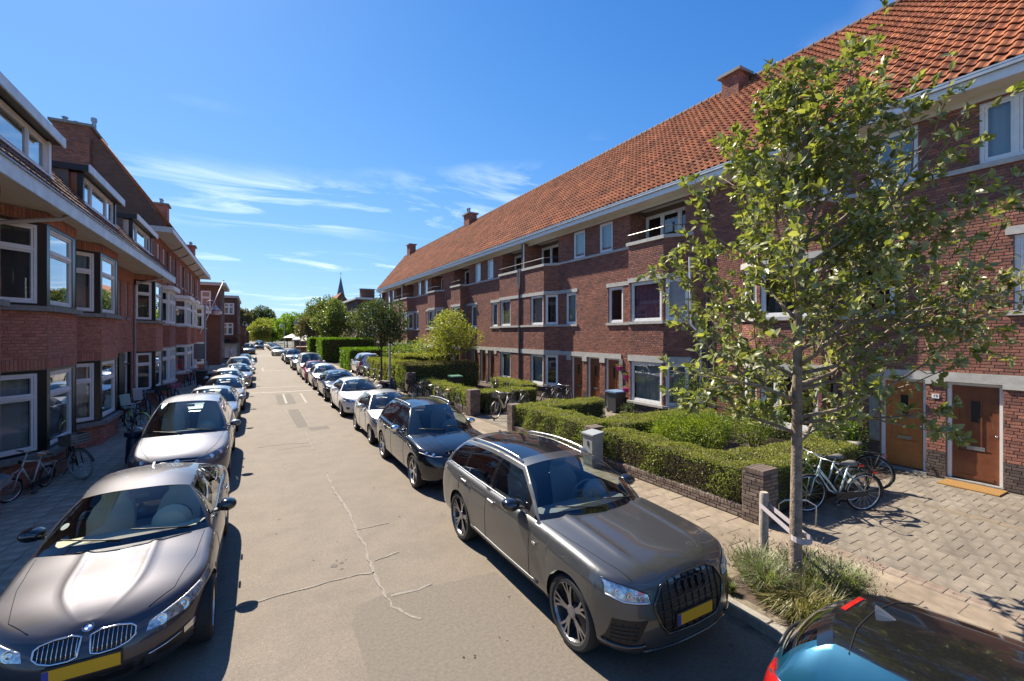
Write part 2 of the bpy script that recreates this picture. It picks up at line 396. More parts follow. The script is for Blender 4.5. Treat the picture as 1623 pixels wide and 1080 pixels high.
# ------------------------------------------------------------------ ground, road, pavements
G = 0.12                                     # pavement level
def asphalt():
    m = bpy.data.materials.new('asphalt'); m.use_nodes = True
    nt = m.node_tree; N = nt.nodes; L = nt.links; b = N['Principled BSDF']; b.inputs['Roughness'].default_value = 0.85
    g = N.new('ShaderNodeNewGeometry')
    def noise(sc, det=4, ro=0.6):
        n = N.new('ShaderNodeTexNoise'); n.inputs['Scale'].default_value = sc; n.inputs['Detail'].default_value = det; n.inputs['Roughness'].default_value = ro
        L.new(g.outputs['Position'], n.inputs['Vector']); return n.outputs['Fac']
    def ramp(f, a, b_, p0=0.3, p1=0.7):
        r = N.new('ShaderNodeValToRGB'); r.color_ramp.elements[0].position = p0; r.color_ramp.elements[1].position = p1
        r.color_ramp.elements[0].color = (*a, 1); r.color_ramp.elements[1].color = (*b_, 1); L.new(f, r.inputs[0]); return r.outputs[0]
    def mul(a, b_, f=1.0):
        x = N.new('ShaderNodeMixRGB'); x.blend_type = 'MULTIPLY'; x.inputs[0].default_value = f; L.new(a, x.inputs[1]); L.new(b_, x.inputs[2]); return x.outputs[0]
    base = ramp(noise(0.35, 5), (0.168, 0.138, 0.106), (0.19, 0.158, 0.124))
    grit = mul(ramp(noise(75, 2), (0.66, 0.66, 0.66), (1.28, 1.27, 1.24)), ramp(noise(24, 3, .7), (0.84, 0.84, 0.84), (1.15, 1.14, 1.13)))
    c = mul(base, grit)
    speck = ramp(noise(30, 2, 0.5), (1, 1, 1), (1.42, 1.42, 1.38), 0.66, 0.72); c = mul(c, speck)
    st = ramp(noise(1.7, 6, 0.7), (0.88, 0.88, 0.89), (1.05, 1.045, 1.04), 0.36, 0.6); c = mul(c, st)
    oil = ramp(noise(0.9, 3, 0.5), (1, 1, 1), (0.80, 0.79, 0.78), 0.64, 0.74); c = mul(c, oil)
    L.new(c, b.inputs['Base Color'])
    bp = N.new('ShaderNodeBump'); bp.inputs['Strength'].default_value = 0.18; bp.inputs['Distance'].default_value = 0.006
    L.new(noise(60, 3), bp.inputs['Height']); L.new(bp.outputs[0], b.inputs['Normal'])
    return m
M['asphalt'] = asphalt()
M['earth'] = pm('garden_earth', (0.075, 0.052, 0.036), 0.95, var=0.35, scale=6, bump=0.6, bscale=30)
M['land'] = pm('town_ground', (0.11, 0.105, 0.08), 0.95, var=0.2, scale=0.3)
M['slab'] = pm('paving_slab', (0.235, 0.185, 0.135), 0.85, rnd=[(0.21, 0.165, 0.12), (0.245, 0.195, 0.145), (0.265, 0.215, 0.16), (0.225, 0.18, 0.132), (0.19, 0.148, 0.104)], var=0.2, scale=5, bump=0.3, bscale=120, bdist=0.008, macro=(1.1, (.82, .80, .77), (1.14, 1.12, 1.1)))
M['paver'] = pm('forecourt_tile', (0.19, 0.162, 0.128), 0.88, rnd=[(0.165, 0.14, 0.112), (0.19, 0.162, 0.13), (0.215, 0.185, 0.148), (0.18, 0.155, 0.126)], var=0.22, scale=7, bump=0.35, bscale=110, bdist=0.008, macro=(1.0, (.78, .76, .74), (1.2, 1.18, 1.14)))
M['pavebrick'] = pm('red_paving_brick', (0.27, 0.20, 0.155), 0.9, rnd=[(0.20, 0.145, 0.11), (0.235, 0.175, 0.135), (0.265, 0.205, 0.16)], var=0.2, scale=10, bump=0.3, bscale=120)
M['joint'] = pm('sandy_joint', (0.165, 0.135, 0.10), 0.95, var=0.3, scale=12)
M['slab_l'] = pm('left_paving', (0.37, 0.30, 0.225), 0.9, rnd=[(0.32, 0.26, 0.195), (0.38, 0.31, 0.23), (0.42, 0.345, 0.26)], var=0.3, scale=3, bump=0.3, bscale=90, bdist=0.006)
M['kerb'] = pm('kerb_stone', (0.30, 0.275, 0.235), 0.85, rnd=[(0.26, 0.235, 0.20), (0.33, 0.30, 0.26), (0.29, 0.265, 0.225)], var=0.2, scale=8, bump=0.25, bscale=90)
M['seal'] = pm('crack_sealant', (0.232, 0.205, 0.172), 0.9, var=0.22, scale=22, bump=0.3, bscale=120, vec='World')
M['seald'] = pm('dark_asphalt_patch', (0.128, 0.11, 0.09), 0.9, var=0.18, scale=9, bump=0.3, bscale=120, vec='World')
M['sealm'] = pm('newer_asphalt_patch', (0.158, 0.132, 0.104), 0.9, var=0.16, scale=26, bump=0.4, bscale=120, vec='World')
M['line'] = pm('worn_white_marking', (0.27, 0.245, 0.205), 0.8, var=0.3, scale=6, vec='World')

def sheet(name, x0, x1, y0, y1, z, mat, kind='structure'):
    mb = MB(); mb.quad((x0, y0, z), (x1, y0, z), (x1, y1, z), (x0, y1, z))
    o = mb.build(name, mat); o['kind'] = kind; return o
sheet('ground', -700, 900, -120, 1500, -0.02, M['land'])
sheet('road', -2.33, 5.02, -14, 330, 0.0, M['asphalt'])
def pave_bed(name, x0, x1, y0, y1, z, mat):
    mb = MB(); mb.box(x0, x1, y0, y1, -0.05, z); o = mb.build(name, mat); o['kind'] = 'structure'; return o
pav_r = pave_bed('pavement', 5.17, 7.56, -8, 200, G - 0.006, M['joint'])
pav_l = pave_bed('pavement', -5.2, -2.48, -8, 200, G - 0.012, M['joint'])
fore = pave_bed('forecourt', 7.56, 13.62, -8, 4.70, G - 0.006, M['joint'])
gard = pave_bed('garden_ground', 7.56, 13.62, 4.70, 60, G - 0.02, M['earth'])
path = pave_bed('garden_path', 7.6, 13.6, 13.55, 16.5, G - 0.016, M['joint'])

def slab_mesh(name, lx, ly, h, mat, ch=0.006):
    mb = MB(); a, b = lx / 2, ly / 2
    v = [(-a, -b, 0), (a, -b, 0), (a, b, 0), (-a, b, 0), (-a, -b, h - ch), (a, -b, h - ch), (a, b, h - ch), (-a, b, h - ch),
         (-a + ch, -b + ch, h), (a - ch, -b + ch, h), (a - ch, b - ch, h), (-a + ch, b - ch, h)]
    mb.v = v
    for i in range(4):
        j = (i + 1) % 4; mb.face((i, j, 4 + j, 4 + i)); mb.face((4 + i, 4 + j, 8 + j, 8 + i))
    mb.face((8, 9, 10, 11))
    return mb.mesh(name, mat)
def lay(name, x0, x1, y0, y1, lx, ly, parent, mat, single_to, gap=0.004, top=G, along='y', jit=0.003, maxn=300, skip=None, rot=0.0):
    """running bond of slabs; courses run along y. Nearest become parts, the rest one stuff part"""
    me = slab_mesh(name, lx - gap, ly - gap, 0.03, mat)
    spots = []; row = 0; x = x0 + lx / 2
    while x < x1 - lx * 0.3:
        y = y0 + (ly / 2 if row % 2 == 0 else 0) + ly / 2
        while y < y1 - ly * 0.3:
            if skip is None or not skip(x, y): spots.append((x, y))
            y += ly
        x += lx; row += 1
    spots.sort(key=lambda p: math.hypot(p[0] - 2.0, p[1] - 2.5) + (50 if (p[0] * 0.868 + p[1] * .496 < 0 or p[1] < 1.2) else 0))
    rest = MB()
    for i, (x, y) in enumerate(spots):
        dz = random.uniform(-jit, jit)
        if i < maxn and y < single_to:
            inst(name, me, parent, (x, y, top - 0.03 + dz), rot=(random.uniform(-.003, .003), random.uniform(-.003, .003), 0))
        else:
            r = random.uniform(0.001, 1); n = len(rest.v)
            for vv in me.vertices: rest.v.append((vv.co.x + x, vv.co.y + y, vv.co.z + top - 0.03 + dz))
            for p in me.polygons: rest.face([n + k for k in p.vertices], 0, r)
    if rest.v:
        o = rest.build(name + 's', mat, parent, rnd=True); o['kind'] = 'stuff'
# tree pit in the right pavement stays open
pit = lambda x, y: 5.3 < x < 6.65 and 2.3 < y < 3.95
lay('paving_slab', 5.18, 7.56, -1.0, 60, 0.396, 0.60, pav_r, M['slab'], 40, skip=pit)
lay('paving_slab', -5.1, -2.49, 8, 60, 0.30, 0.30, pav_l, M['slab_l'], 24, gap=0.008)
lay('forecourt_tile', 7.79, 11.18, -1.0, 4.68, 0.30, 0.30, fore, M['paver'], 30, gap=0.006)
lay('forecourt_tile', 11.34, 13.56, -1.0, 4.68, 0.30, 0.30, fore, M['paver'], 30, gap=0.006)
lay('border_slab', 11.18, 11.34, -1.0, 3.98, 0.15, 0.80, fore, M['slab'], 30)
lay('border_brick', 7.57, 7.68, -1.0, 4.66, 0.107, 0.21, fore, M['pavebrick'], 30, maxn=60)
lay('border_brick', 7.68, 7.79, -1.0, 4.66, 0.107, 0.21, fore, M['pavebrick'], 30, maxn=60)
lay('path_tile', 7.7, 13.5, 13.6, 16.5, 0.30, 0.30, path, M['paver'], 30, gap=0.006, maxn=40)
def kerbs(x0, x1, name, y0, y1):
    par = thing(name, None, None, (x0, y0, 0)); par['kind'] = 'structure'
    me = slab_mesh('kerb_stone', x1 - x0, 0.994, G + 0.04, M['kerb'], 0.012)
    y = y0 + .5; rest = MB()
    while y < y1:
        if y < 40: inst('kerb_stone', me, par, ((x0 + x1) / 2, y, -0.04))
        else:
            r = random.random(); n = len(rest.v)
            for vv in me.vertices: rest.v.append((vv.co.x + (x0 + x1) / 2, vv.co.y + y, vv.co.z - .04))
            for p in me.polygons: rest.face([n + k for k in p.vertices], 0, r)
        y += 1.0
    o = rest.build('kerb_stones', M['kerb'], par, rnd=True); o['kind'] = 'stuff'
kerbs(5.02, 5.17, 'kerb', -3, 200); kerbs(-2.48, -2.33, 'kerb', 3, 200)

# marks on the road, each its own sheet a few millimetres up
def ribbon(name, pts, w, z, mat, jag=0.0, seed=1, label=None):
    rs = random.Random(seed); mb = MB(); P = []
    for i in range(len(pts) - 1):
        (x0, y0), (x1, y1) = pts[i], pts[i + 1]; k = max(2, int(math.hypot(x1 - x0, y1 - y0) / 0.10)) if jag else 1
        P += [(x0 + (x1 - x0) * t / k, y0 + (y1 - y0) * t / k) for t in range(k)]
    P.append(pts[-1]); L_, R_ = [], []
    for i, p in enumerate(P):
        a, b = P[max(0, i - 1)], P[min(len(P) - 1, i + 1)]; dx, dy = b[0] - a[0], b[1] - a[1]; l = math.hypot(dx, dy) or 1
        nx, ny = -dy / l, dx / l; o = rs.uniform(-jag, jag); ww = w * (.75 if jag else 1) * (1 + rs.uniform(-.6, .5) * (1 if jag else 0)) / 2
        L_.append((p[0] + nx * (o + ww), p[1] + ny * (o + ww), z)); R_.append((p[0] + nx * (o - ww), p[1] + ny * (o - ww), z))
    mb.grid([R_, L_]); o = mb.build(name, mat); o['kind'] = 'structure'
    if label: o['label'] = label
    return o
mb = MB(); mb.poly([(1.0, 0.3, .003), (3.0, 0.3, .003), (3.0, 5.72, .003), (2.2, 5.8, .003), (1.5, 5.95, .003), (1.12, 5.86, .003), (0.99, 5.5, .003)])
o = mb.build('road_patch', M['sealm']); o['kind'] = 'structure'
ribbon('road_patch', [(1.51, 18.2), (1.52, 22.6)], 0.42, 0.003, M['seald'])
ribbon('road_patch', [(1.4, 24.4), (1.42, 28.6)], 0.8, 0.003, M['seald'])
ribbon('road_patch', [(1.72, 17.65), (2.36, 17.68)], 0.6, 0.003, M['seald'])
ribbon('road_crack', [(1.52, 11.94), (1.51, 11.27), (1.52, 10.09), (1.57, 9.04), (1.52, 8.11), (1.54, 7.44), (1.5, 6.97), (1.49, 6.37), (1.48, 5.86), (1.5, 5.63), (1.59, 5.45), (1.72, 5.2)], 0.05, 0.007, M['seal'], 0.018, 2)
ribbon('road_crack', [(-0.3, 6.56), (0.19, 6.6), (0.6, 6.6), (0.89, 6.62), (1.28, 6.61), (1.48, 6.55)], 0.042, 0.007, M['seal'], 0.010, 3)
ribbon('road_crack', [(1.56, 6.9), (1.96, 6.99)], 0.05, 0.007, M['seal'], 0.01, 4)
ribbon('road_crack', [(1.54, 5.86), (1.89, 5.83), (2.1, 5.86)], 0.05, 0.007, M['seal'], 0.01, 5)
ribbon('road_crack', [(1.56, 8.14), (2.1, 8.16)], 0.03, 0.007, M['seal'], 0.01, 6)
ribbon('road_crack', [(1.56, 17.36), (1.53, 16.02), (1.5, 14.42)], 0.05, 0.007, M['seal'], 0.015, 7)
ribbon('road_crack', [(0.08, 15.52), (0.8, 15.59), (1.48, 15.46)], 0.05, 0.007, M['seal'], 0.012, 8)
ribbon('road_crack', [(0.6, 14.9), (1.5, 15.0)], 0.04, 0.007, M['seal'], 0.012, 18)
ribbon('road_crack', [(1.17, 23.48), (1.25, 21), (1.34, 18.09), (1.75, 18.0)], 0.05, 0.007, M['seal'], 0.015, 9)
ribbon('road_crack', [(1.75, 22.9), (1.78, 18.1)], 0.04, 0.007, M['seal'], 0.015, 10)
ribbon('road_marking', [(-0.15, 29.95), (3.05, 29.72)], 0.34, 0.004, M['line'])
ribbon('road_marking', [(0.1, 32.9), (3.45, 32.24)], 0.22, 0.004, M['line'])
ribbon('road_marking', [(-0.34, 84.5), (3.51, 83.5)], 1.6, 0.004, M['line'])
ribbon('road_marking', [(0.0, 77.2), (3.4, 76.8)], 1.0, 0.004, M['line'])
ribbon('road_marking', [(0.69, 51.74), (0.71, 47.6)], 0.14, 0.004, M['line'])
ribbon('road_marking', [(0.64, 47.5), (2.76, 47.57)], 0.4, 0.0045, M['line'])
ribbon('road_marking', [(1.42, 28.6), (1.37, 24.67)], 0.10, 0.007, M['line'])
ribbon('road_marking', [(2.31, 28.56), (2.24, 24.35)], 0.10, 0.007, M['line'])

M['grit'] = pm('gutter_grit', (.13, .105, .08), .95, var=.4, scale=9, vec='World')
ribbon('gutter_dirt', [(4.93, -2), (4.93, 40)], .13, .002, M['grit'], .035, 41)
ribbon('gutter_dirt', [(-2.24, 3), (-2.24, 40)], .13, .002, M['grit'], .035, 42)
for (x, y, r) in ((1.02, 7.05, .05), (1.13, 7.08, .03), (1.10, 6.9, .022), (1.2, 7.15, .018), (.4, 9.3, .02), (2.3, 10.2, .025)):
    mb = MB(); rs = random.Random(int(x * 100)); mb.poly([(x + r * (1 + rs.uniform(-.3, .3)) * math.cos(a), y + r * 1.2 * (1 + rs.uniform(-.3, .3)) * math.sin(a), .0035) for a in [2 * math.pi * k / 10 for k in range(10)]]); o = mb.build('oil_stain', M['seald']); o['kind'] = 'structure'
# ------------------------------------------------------------------ building kit
class Bricks:
    """collects bricks of one wall system: nearest whole ones become objects, the rest one mesh"""
    def __init__(s): s.b = []
    def wall(s, F, a0, a1, z0, z1, holes=(), L=0.22, H=0.0677, joint=0.011, off=0.0, soldier=False):
        if soldier: L, H = 0.0677, (z1 - z0)
        rows = max(1, round((z1 - z0) / H)); h = (z1 - z0) / rows
        for i in range(rows):
            za, zb = z0 + i * h, z0 + (i + 1) * h; zm = (za + zb) / 2
            free = [(a0, a1)]
            for (h0, h1, hz0, hz1) in holes:
                if hz0 < zm < hz1:
                    nf = []
                    for (f0, f1) in free:
                        if h1 <= f0 or h0 >= f1: nf.append((f0, f1)); continue
                        if f0 < h0: nf.append((f0, h0))
                        if h1 < f1: nf.append((h1, f1))
                    free = nf
            sh = (L / 2 if i % 2 else 0.0) + off + (0.03 * ((i * 7) % 3 - 1) if not soldier else 0)
            k0 = math.floor((a0 - sh) / L)
            for (f0, f1) in free:
                k = math.floor((f0 - sh) / L)
                while True:
                    b0, b1 = sh + k * L, sh + (k + 1) * L
                    if b0 >= f1: break
                    c0, c1 = max(b0, f0), min(b1, f1)
                    if c1 - c0 > 0.03:
                        s.b.append((F, c0 + joint / 2, c1 - joint / 2, za + joint / 2, zb - joint / 2, (c1 - c0) > L * 0.99 and not soldier, L, h))
                    k += 1
    def make(s, parent, mat, nmax, pr=0.011, eye=CAM):
        best = []
        for i, (F, a0, a1, z0, z1, whole, L, h) in enumerate(s.b):
            if whole:
                p = F.p((a0 + a1) / 2, 0, (z0 + z1) / 2); d = (Vector(p) - eye); rel = d.x * 0.496 + d.y * 0.868
                lat = abs((d.x * 0.868 - d.y * 0.496) / rel) if rel > 0.5 else 9
                if lat < 1.12 and abs(d.z / rel) < .74: best.append((d.length, i))
        best.sort(); chosen = set(i for _, i in best[:nmax])
        meshes = {}; mb = MB(); e = 0.004
        for i, (F, a0, a1, z0, z1, whole, L, h) in enumerate(s.b):
            b = pr + random.uniform(-0.0025, 0.0025)
            if i in chosen:
                key = (round(a1 - a0, 3), round(z1 - z0, 3))
                if key not in meshes:
                    q = MB(); w_, h_ = key[0] / 2, key[1] / 2
                    q.v = [(-w_, 0, -h_), (w_, 0, -h_), (w_, 0, h_), (-w_, 0, h_), (-w_ + e, -pr, -h_ + e), (w_ - e, -pr, -h_ + e), (w_ - e, -pr, h_ - e), (-w_ + e, -pr, h_ - e)]
                    for k in range(4): j = (k + 1) % 4; q.face((k, j, 4 + j, 4 + k))
                    q.face((4, 5, 6, 7)); meshes[key] = q.mesh('brick', mat)
                # mesh faces local -y; turn so that local -y is the frame's outward normal
                rz = math.atan2(F.ny, F.nx) + math.pi / 2
                p = F.p((a0 + a1) / 2, 0, (z0 + z1) / 2)
                inst('brick', meshes[key], parent, p, rz=rz, world=True)
            else:
                n = len(mb.v); r = random.uniform(0.001, 1)
                P = F.p
                mb.v += [P(a0, 0, z0), P(a1, 0, z0), P(a1, 0, z1), P(a0, 0, z1), P(a0 + e, b, z0 + e), P(a1 - e, b, z0 + e), P(a1 - e, b, z1 - e), P(a0 + e, b, z1 - e)]
                for k in range(4): j = (k + 1) % 4; mb.face((n + k, n + j, n + 4 + j, n + 4 + k), 0, r)
                mb.face((n + 4, n + 5, n + 6, n + 7), 0, r)
        o = mb.build('brickwork', mat, parent, rnd=True); o['kind'] = 'stuff'
        return o
def wall_sheet(mb, F, a0, a1, z0, z1, holes=(), depth=0.16, m=0):
    """the mortar plane with openings and their reveals"""
    As = sorted(set([a0, a1] + [min(max(h[i], a0), a1) for h in holes for i in (0, 1)]))
    Zs = sorted(set([z0, z1] + [min(max(h[i], z0), z1) for h in holes for i in (2, 3)]))
    for i in range(len(As) - 1):
        for j in range(len(Zs) - 1):
            am, zm = (As[i] + As[i + 1]) / 2, (Zs[j] + Zs[j + 1]) / 2
            if any(h[0] < am < h[1] and h[2] < zm < h[3] for h in holes): continue
            mb.quad(F.p(As[i], 0, Zs[j]), F.p(As[i + 1], 0, Zs[j]), F.p(As[i + 1], 0, Zs[j + 1]), F.p(As[i], 0, Zs[j + 1]), m)
    for (h0, h1, z_0, z_1) in holes:
        mb.quad(F.p(h0, 0, z_0), F.p(h0, -depth, z_0), F.p(h0, -depth, z_1), F.p(h0, 0, z_1), m)
        mb.quad(F.p(h1, 0, z_0), F.p(h1, 0, z_1), F.p(h1, -depth, z_1), F.p(h1, -depth, z_0), m)
        mb.quad(F.p(h0, 0, z_0), F.p(h1, 0, z_0), F.p(h1, -depth, z_0), F.p(h0, -depth, z_0), m)
        mb.quad(F.p(h0, 0, z_1), F.p(h0, -depth, z_1), F.p(h1, -depth, z_1), F.p(h1, 0, z_1), m)
def window(parent, F, a0, a1, z0, z1, cols=1, rows=(), b=-0.05, fw=0.07, d=0.07, frame=None, sash=0.045, inside=None, room=True, label=None, splits=None, sashm=None, open_light=None):
    """frame, a sash round every light, pane; inside: a curtain material drawn behind it"""
    frame = frame or M['white']; mb = MB(); sashm = sashm or frame
    mb.fbox(F, a0, a1, b - d, b, z0, z0 + fw); mb.fbox(F, a0, a1, b - d, b, z1 - fw, z1)
    mb.fbox(F, a0, a0 + fw, b - d, b, z0 + fw, z1 - fw); mb.fbox(F, a1 - fw, a1, b - d, b, z0 + fw, z1 - fw)
    xs = splits or [a0 + (a1 - a0) * i / cols for i in range(cols + 1)]
    for x in xs[1:-1]: mb.fbox(F, x - fw / 2, x + fw / 2, b - d, b + 0.004, z0 + fw, z1 - fw)
    zs = [z0] + list(rows) + [z1]
    for z in zs[1:-1]: mb.fbox(F, a0 + fw, a1 - fw, b - d, b + 0.012, z - fw / 2, z + fw / 2)
    w = mb.build('window', frame, parent)
    if label: w['label'] = label
    sm = MB(); pn = MB()
    for i in range(len(xs) - 1):
        for j in range(len(zs) - 1):
            l, r_ = xs[i] + (fw if i == 0 else fw / 2), xs[i + 1] - (fw if i == len(xs) - 2 else fw / 2)
            lo, hi = zs[j] + (fw if j == 0 else fw / 2), zs[j + 1] - (fw if j == len(zs) - 2 else fw / 2)
            s = sash; e = 0.003
            if s:
                sm.fbox(F, l + e, r_ - e, b - d + .012, b - .014, lo + e, lo + s); sm.fbox(F, l + e, r_ - e, b - d + .012, b - .014, hi - s, hi - e)
                sm.fbox(F, l + e, l + s, b - d + .012, b - .014, lo + s, hi - s); sm.fbox(F, r_ - s, r_ - e, b - d + .012, b - .014, lo + s, hi - s)
            pn.quad(F.p(l + s * .8, b - d + .03, lo + s * .8), F.p(r_ - s * .8, b - d + .03, lo + s * .8), F.p(r_ - s * .8, b - d + .03, hi - s * .8), F.p(l + s * .8, b - d + .03, hi - s * .8))
    if sash: sm.build('sash', sashm, w)
    pn.build('pane', M['pane'], w)
    if inside is not None:
        c = MB(); n = max(6, int((a1 - a0) / 0.05)); rs = random.Random(int(a0 * 977 + z0 * 31) & 9999)
        rows_ = []
        ph = rs.uniform(0, 6)
        for zz in (z0 + .02, (z0 + z1) / 2, z1 - .02):
            rows_.append([F.p(a0 + .03 + (a1 - a0 - .06) * k / n, b - d - 0.10 + 0.022 * math.sin(k * 1.9 + ph) + 0.012 * math.sin(k * .73), zz) for k in range(n + 1)])
        c.grid(rows_); c.build('curtain', inside, w, smooth=True)
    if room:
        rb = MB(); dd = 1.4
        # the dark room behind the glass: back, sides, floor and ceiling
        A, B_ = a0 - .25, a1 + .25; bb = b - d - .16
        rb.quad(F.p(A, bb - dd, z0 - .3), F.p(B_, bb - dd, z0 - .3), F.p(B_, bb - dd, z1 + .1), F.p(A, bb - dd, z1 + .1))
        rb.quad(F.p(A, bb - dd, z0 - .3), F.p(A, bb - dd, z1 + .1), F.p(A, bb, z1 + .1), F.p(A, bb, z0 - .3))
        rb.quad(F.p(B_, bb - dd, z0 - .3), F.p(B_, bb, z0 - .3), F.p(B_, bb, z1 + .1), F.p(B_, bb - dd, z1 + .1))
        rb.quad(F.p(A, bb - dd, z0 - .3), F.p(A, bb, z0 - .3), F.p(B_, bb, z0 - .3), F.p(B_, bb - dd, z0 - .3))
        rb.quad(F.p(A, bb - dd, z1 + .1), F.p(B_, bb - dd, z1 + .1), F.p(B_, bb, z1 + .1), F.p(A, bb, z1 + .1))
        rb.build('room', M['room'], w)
    return w
def door(parent, F, a0, a1, z0, z1, mat, b=-0.13, frame=None, light=True, slot=True, label=None, detail=True):
    frame = frame or M['white']; fw = 0.065; mb = MB()
    mb.fbox(F, a0, a0 + fw, b - .06, b + .05, z0, z1); mb.fbox(F, a1 - fw, a1, b - .06, b + .05, z0, z1); mb.fbox(F, a0 + fw, a1 - fw, b - .06, b + .05, z1 - fw, z1)
    fr = mb.build('door_frame', frame, parent)
    l, r_ = a0 + fw + .004, a1 - fw - .004; w = r_ - l; h = z1 - fw - z0 - .006; t = MB()
    t.fbox(F, l, r_, b - .045, b, z0 + .012, z0 + .012 + h * .30)                       # kick board
    t.fbox(F, l, r_, b - .045, b, z0 + h * .87, z0 + h)
    for x0, x1 in ((0, .15), (.85, 1)): t.fbox(F, l + w * x0, l + w * x1, b - .045, b, z0 + .012 + h * .30, z0 + h * .87)
    t.fbox(F, l + w * .15, l + w * .85, b - .045, b - .018, z0 + .012 + h * .30, z0 + h * .87)
    for x in (.36, .60): t.fbox(F, l + w * x, l + w * (x + .035), b - .018, b - .001, z0 + .012 + h * .30, z0 + h * .87)
    if detail: t.fbox(F, l + w * .12, l + w * .88, b, b + .012, z0 + .05, z0 + h * .055)
    dr = t.build('door', mat, parent)
    if label: dr['label'] = label
    if slot:
        q = MB(); q.fbox(F, l + w * .30, l + w * .68, b + .001, b + .012, z0 + h * .325, z0 + h * .365); q.build('letter_slot', M['alu'], dr)
        k = MB(); c = F.p(l + w * .06, b + .03, z0 + h * .5); k.lathe(c, (F.nx, F.ny, 0), [(0.0, .03), (.018, .028), (.024, .015), (.012, 0), (.012, -.03)], 10); k.build('door_knob', M['chrome'], dr, smooth=True)
    if light:
        q = MB(); q.fbox(F, l + w * .395, l + w * .60, b - .017, b - .006, z0 + h * .62, z0 + h * .84); q.build('door_light', M['black'], dr)
    return dr
def pantile(name, w, l, mat, lift=0.042, seg=7):
    """one S-shaped tile: x across, y up the slope, z out"""
    mb = MB(); n0, n1, n2 = [], [], []
    for i in range(seg + 1):
        t = i / seg; x = (t - .5) * w * 1.06
        z = 0.030 * math.sin(2 * math.pi * (t * .98 + .02)) * (1.15 if t < .5 else .85) + .03
        n0.append((x, 0, z + lift - .022)); n1.append((x, 0, z + lift)); n2.append((x, l * 1.06, z))
    mb.grid([n0, n1, n2]); return mb.mesh(name, mat, smooth=False)
def tile_roof(name, parent, e0, along, up, length, slope, mat, tw=0.235, tl=0.335, nmax=300, skew=0.0, skip=None, x_from=0.0):
    """rows of pantiles; e0: eave corner, along: unit vector of the eave, up: unit vector of the slope. Returns the roof object"""
    e0 = Vector(e0); along = Vector(along).normalized(); up = Vector(up).normalized(); nrm = along.cross(up).normalized()
    if nrm.z < 0: nrm = -nrm
    deck = MB(); q = e0 - nrm * .02
    far = along * (length) ; rid = up * slope
    deck.quad(tuple(q), tuple(q + far), tuple(q + far + along * skew + rid), tuple(q + rid))
    roof = deck.build(name, M['ridge'], parent)
    me = pantile('roof_tile', tw, tl, mat)
    nr = int(slope / tl); tl2 = slope / nr; spots = []
    mat3 = Matrix((along, up, nrm)).transposed()
    if mat3.determinant() < 0: mat3 = Matrix((-along, up, nrm)).transposed()
    for r in range(nr):
        Lr = length + skew * (r / nr); nc = int(Lr / tw)
        for c in range(nc):
            a = x_from + (c + .5) * tw
            if skip is not None and skip(a, r * tl2): continue
            p = e0 + along * a + up * (r * tl2)
            spots.append(p)
    def key(p):
        d = p - CAM; rel = d.x * .496 + d.y * .868
        if rel < .5: return 1e6
        lat = abs((d.x * .868 - d.y * .496) / rel); ver = d.z / rel
        return d.length if lat < 1.13 and ver < .75 else 1e5 + d.length
    spots.sort(key=key)
    mb = MB(); vs_ = [v.co.copy() for v in me.vertices]; ps = [tuple(p.vertices) for p in me.polygons]
    rot = mat3.to_euler()
    for i, p in enumerate(spots):
        jz = random.uniform(-.004, .006)
        if i < nmax and key(p) < 1e5:
            inst('roof_tile', me, roof, p + nrm * jz, rot=rot)
        else:
            n = len(mb.v); r = random.uniform(.001, 1); pp = p + nrm * jz
            for v in vs_:
                w_ = mat3 @ v; mb.v.append((pp.x + w_.x, pp.y + w_.y, pp.z + w_.z))
            for f in ps: mb.face([n + k for k in f], 0, r)
    o = mb.build('roof_tiles', mat, roof, rnd=True); o['kind'] = 'stuff'
    return roof
def chimney(parent, x0, x1, y0, y1, z0, z1, brick, pots=(), bricks=True):
    mb = MB(); mb.box(x0, x1, y0, y1, z0, z1); c = mb.build('chimney', M['mortar_r'], parent)
    B = Bricks()
    for F, w in ((Fr(x0, y0, 1, 0, 0, -1), x1 - x0), (Fr(x1, y1, -1, 0, 0, 1), x1 - x0), (Fr(x0, y1, 0, -1, -1, 0), y1 - y0), (Fr(x1, y0, 0, 1, 1, 0), y1 - y0)):
        B.wall(F, 0, w, z0 + .4, z1)
    B.make(c, brick, 0)
    k = MB(); k.box(x0 - .14, x1 + .14, y0 - .14, y1 + .14, z1, z1 + .12); k.build('chimney_cap', M['stone'], c)
    for (px, py, h) in pots:
        t = MB(); t.lathe((px, py, z1 + .12), (0, 0, 1), [(.11, 0), (.09, h * .8), (.13, h * .82), (.12, h), (.0, h)], 12); t.build('chimney_pot', M['zinc'], c, smooth=True, sharp=40)
    return c
def downpipe(parent, pts, mat=None, r=0.042):
    mb = MB(); mb.tube(pts, r, 8)
    z0 = min(p[2] for p in pts); z1 = max(p[2] for p in pts)
    zz = z0 + .5
    for i in range(len(pts) - 1):
        a, b = Vector(pts[i]), Vector(pts[i + 1])
        if abs(a.x - b.x) < .02 and abs(a.y - b.y) < .02 and abs(a.z - b.z) > 1:
            k = int(abs(a.z - b.z) / 1.5)
            for j in range(k):
                p = a.lerp(b, (j + .5) / k); mb.lathe(p, (0, 0, 1), [(r + .001, -.03), (r + .012, -.03), (r + .012, .03), (r + .001, .03)], 8)
    return mb.build('downpipe', mat or M['pipe'], parent, smooth=True, sharp=40)
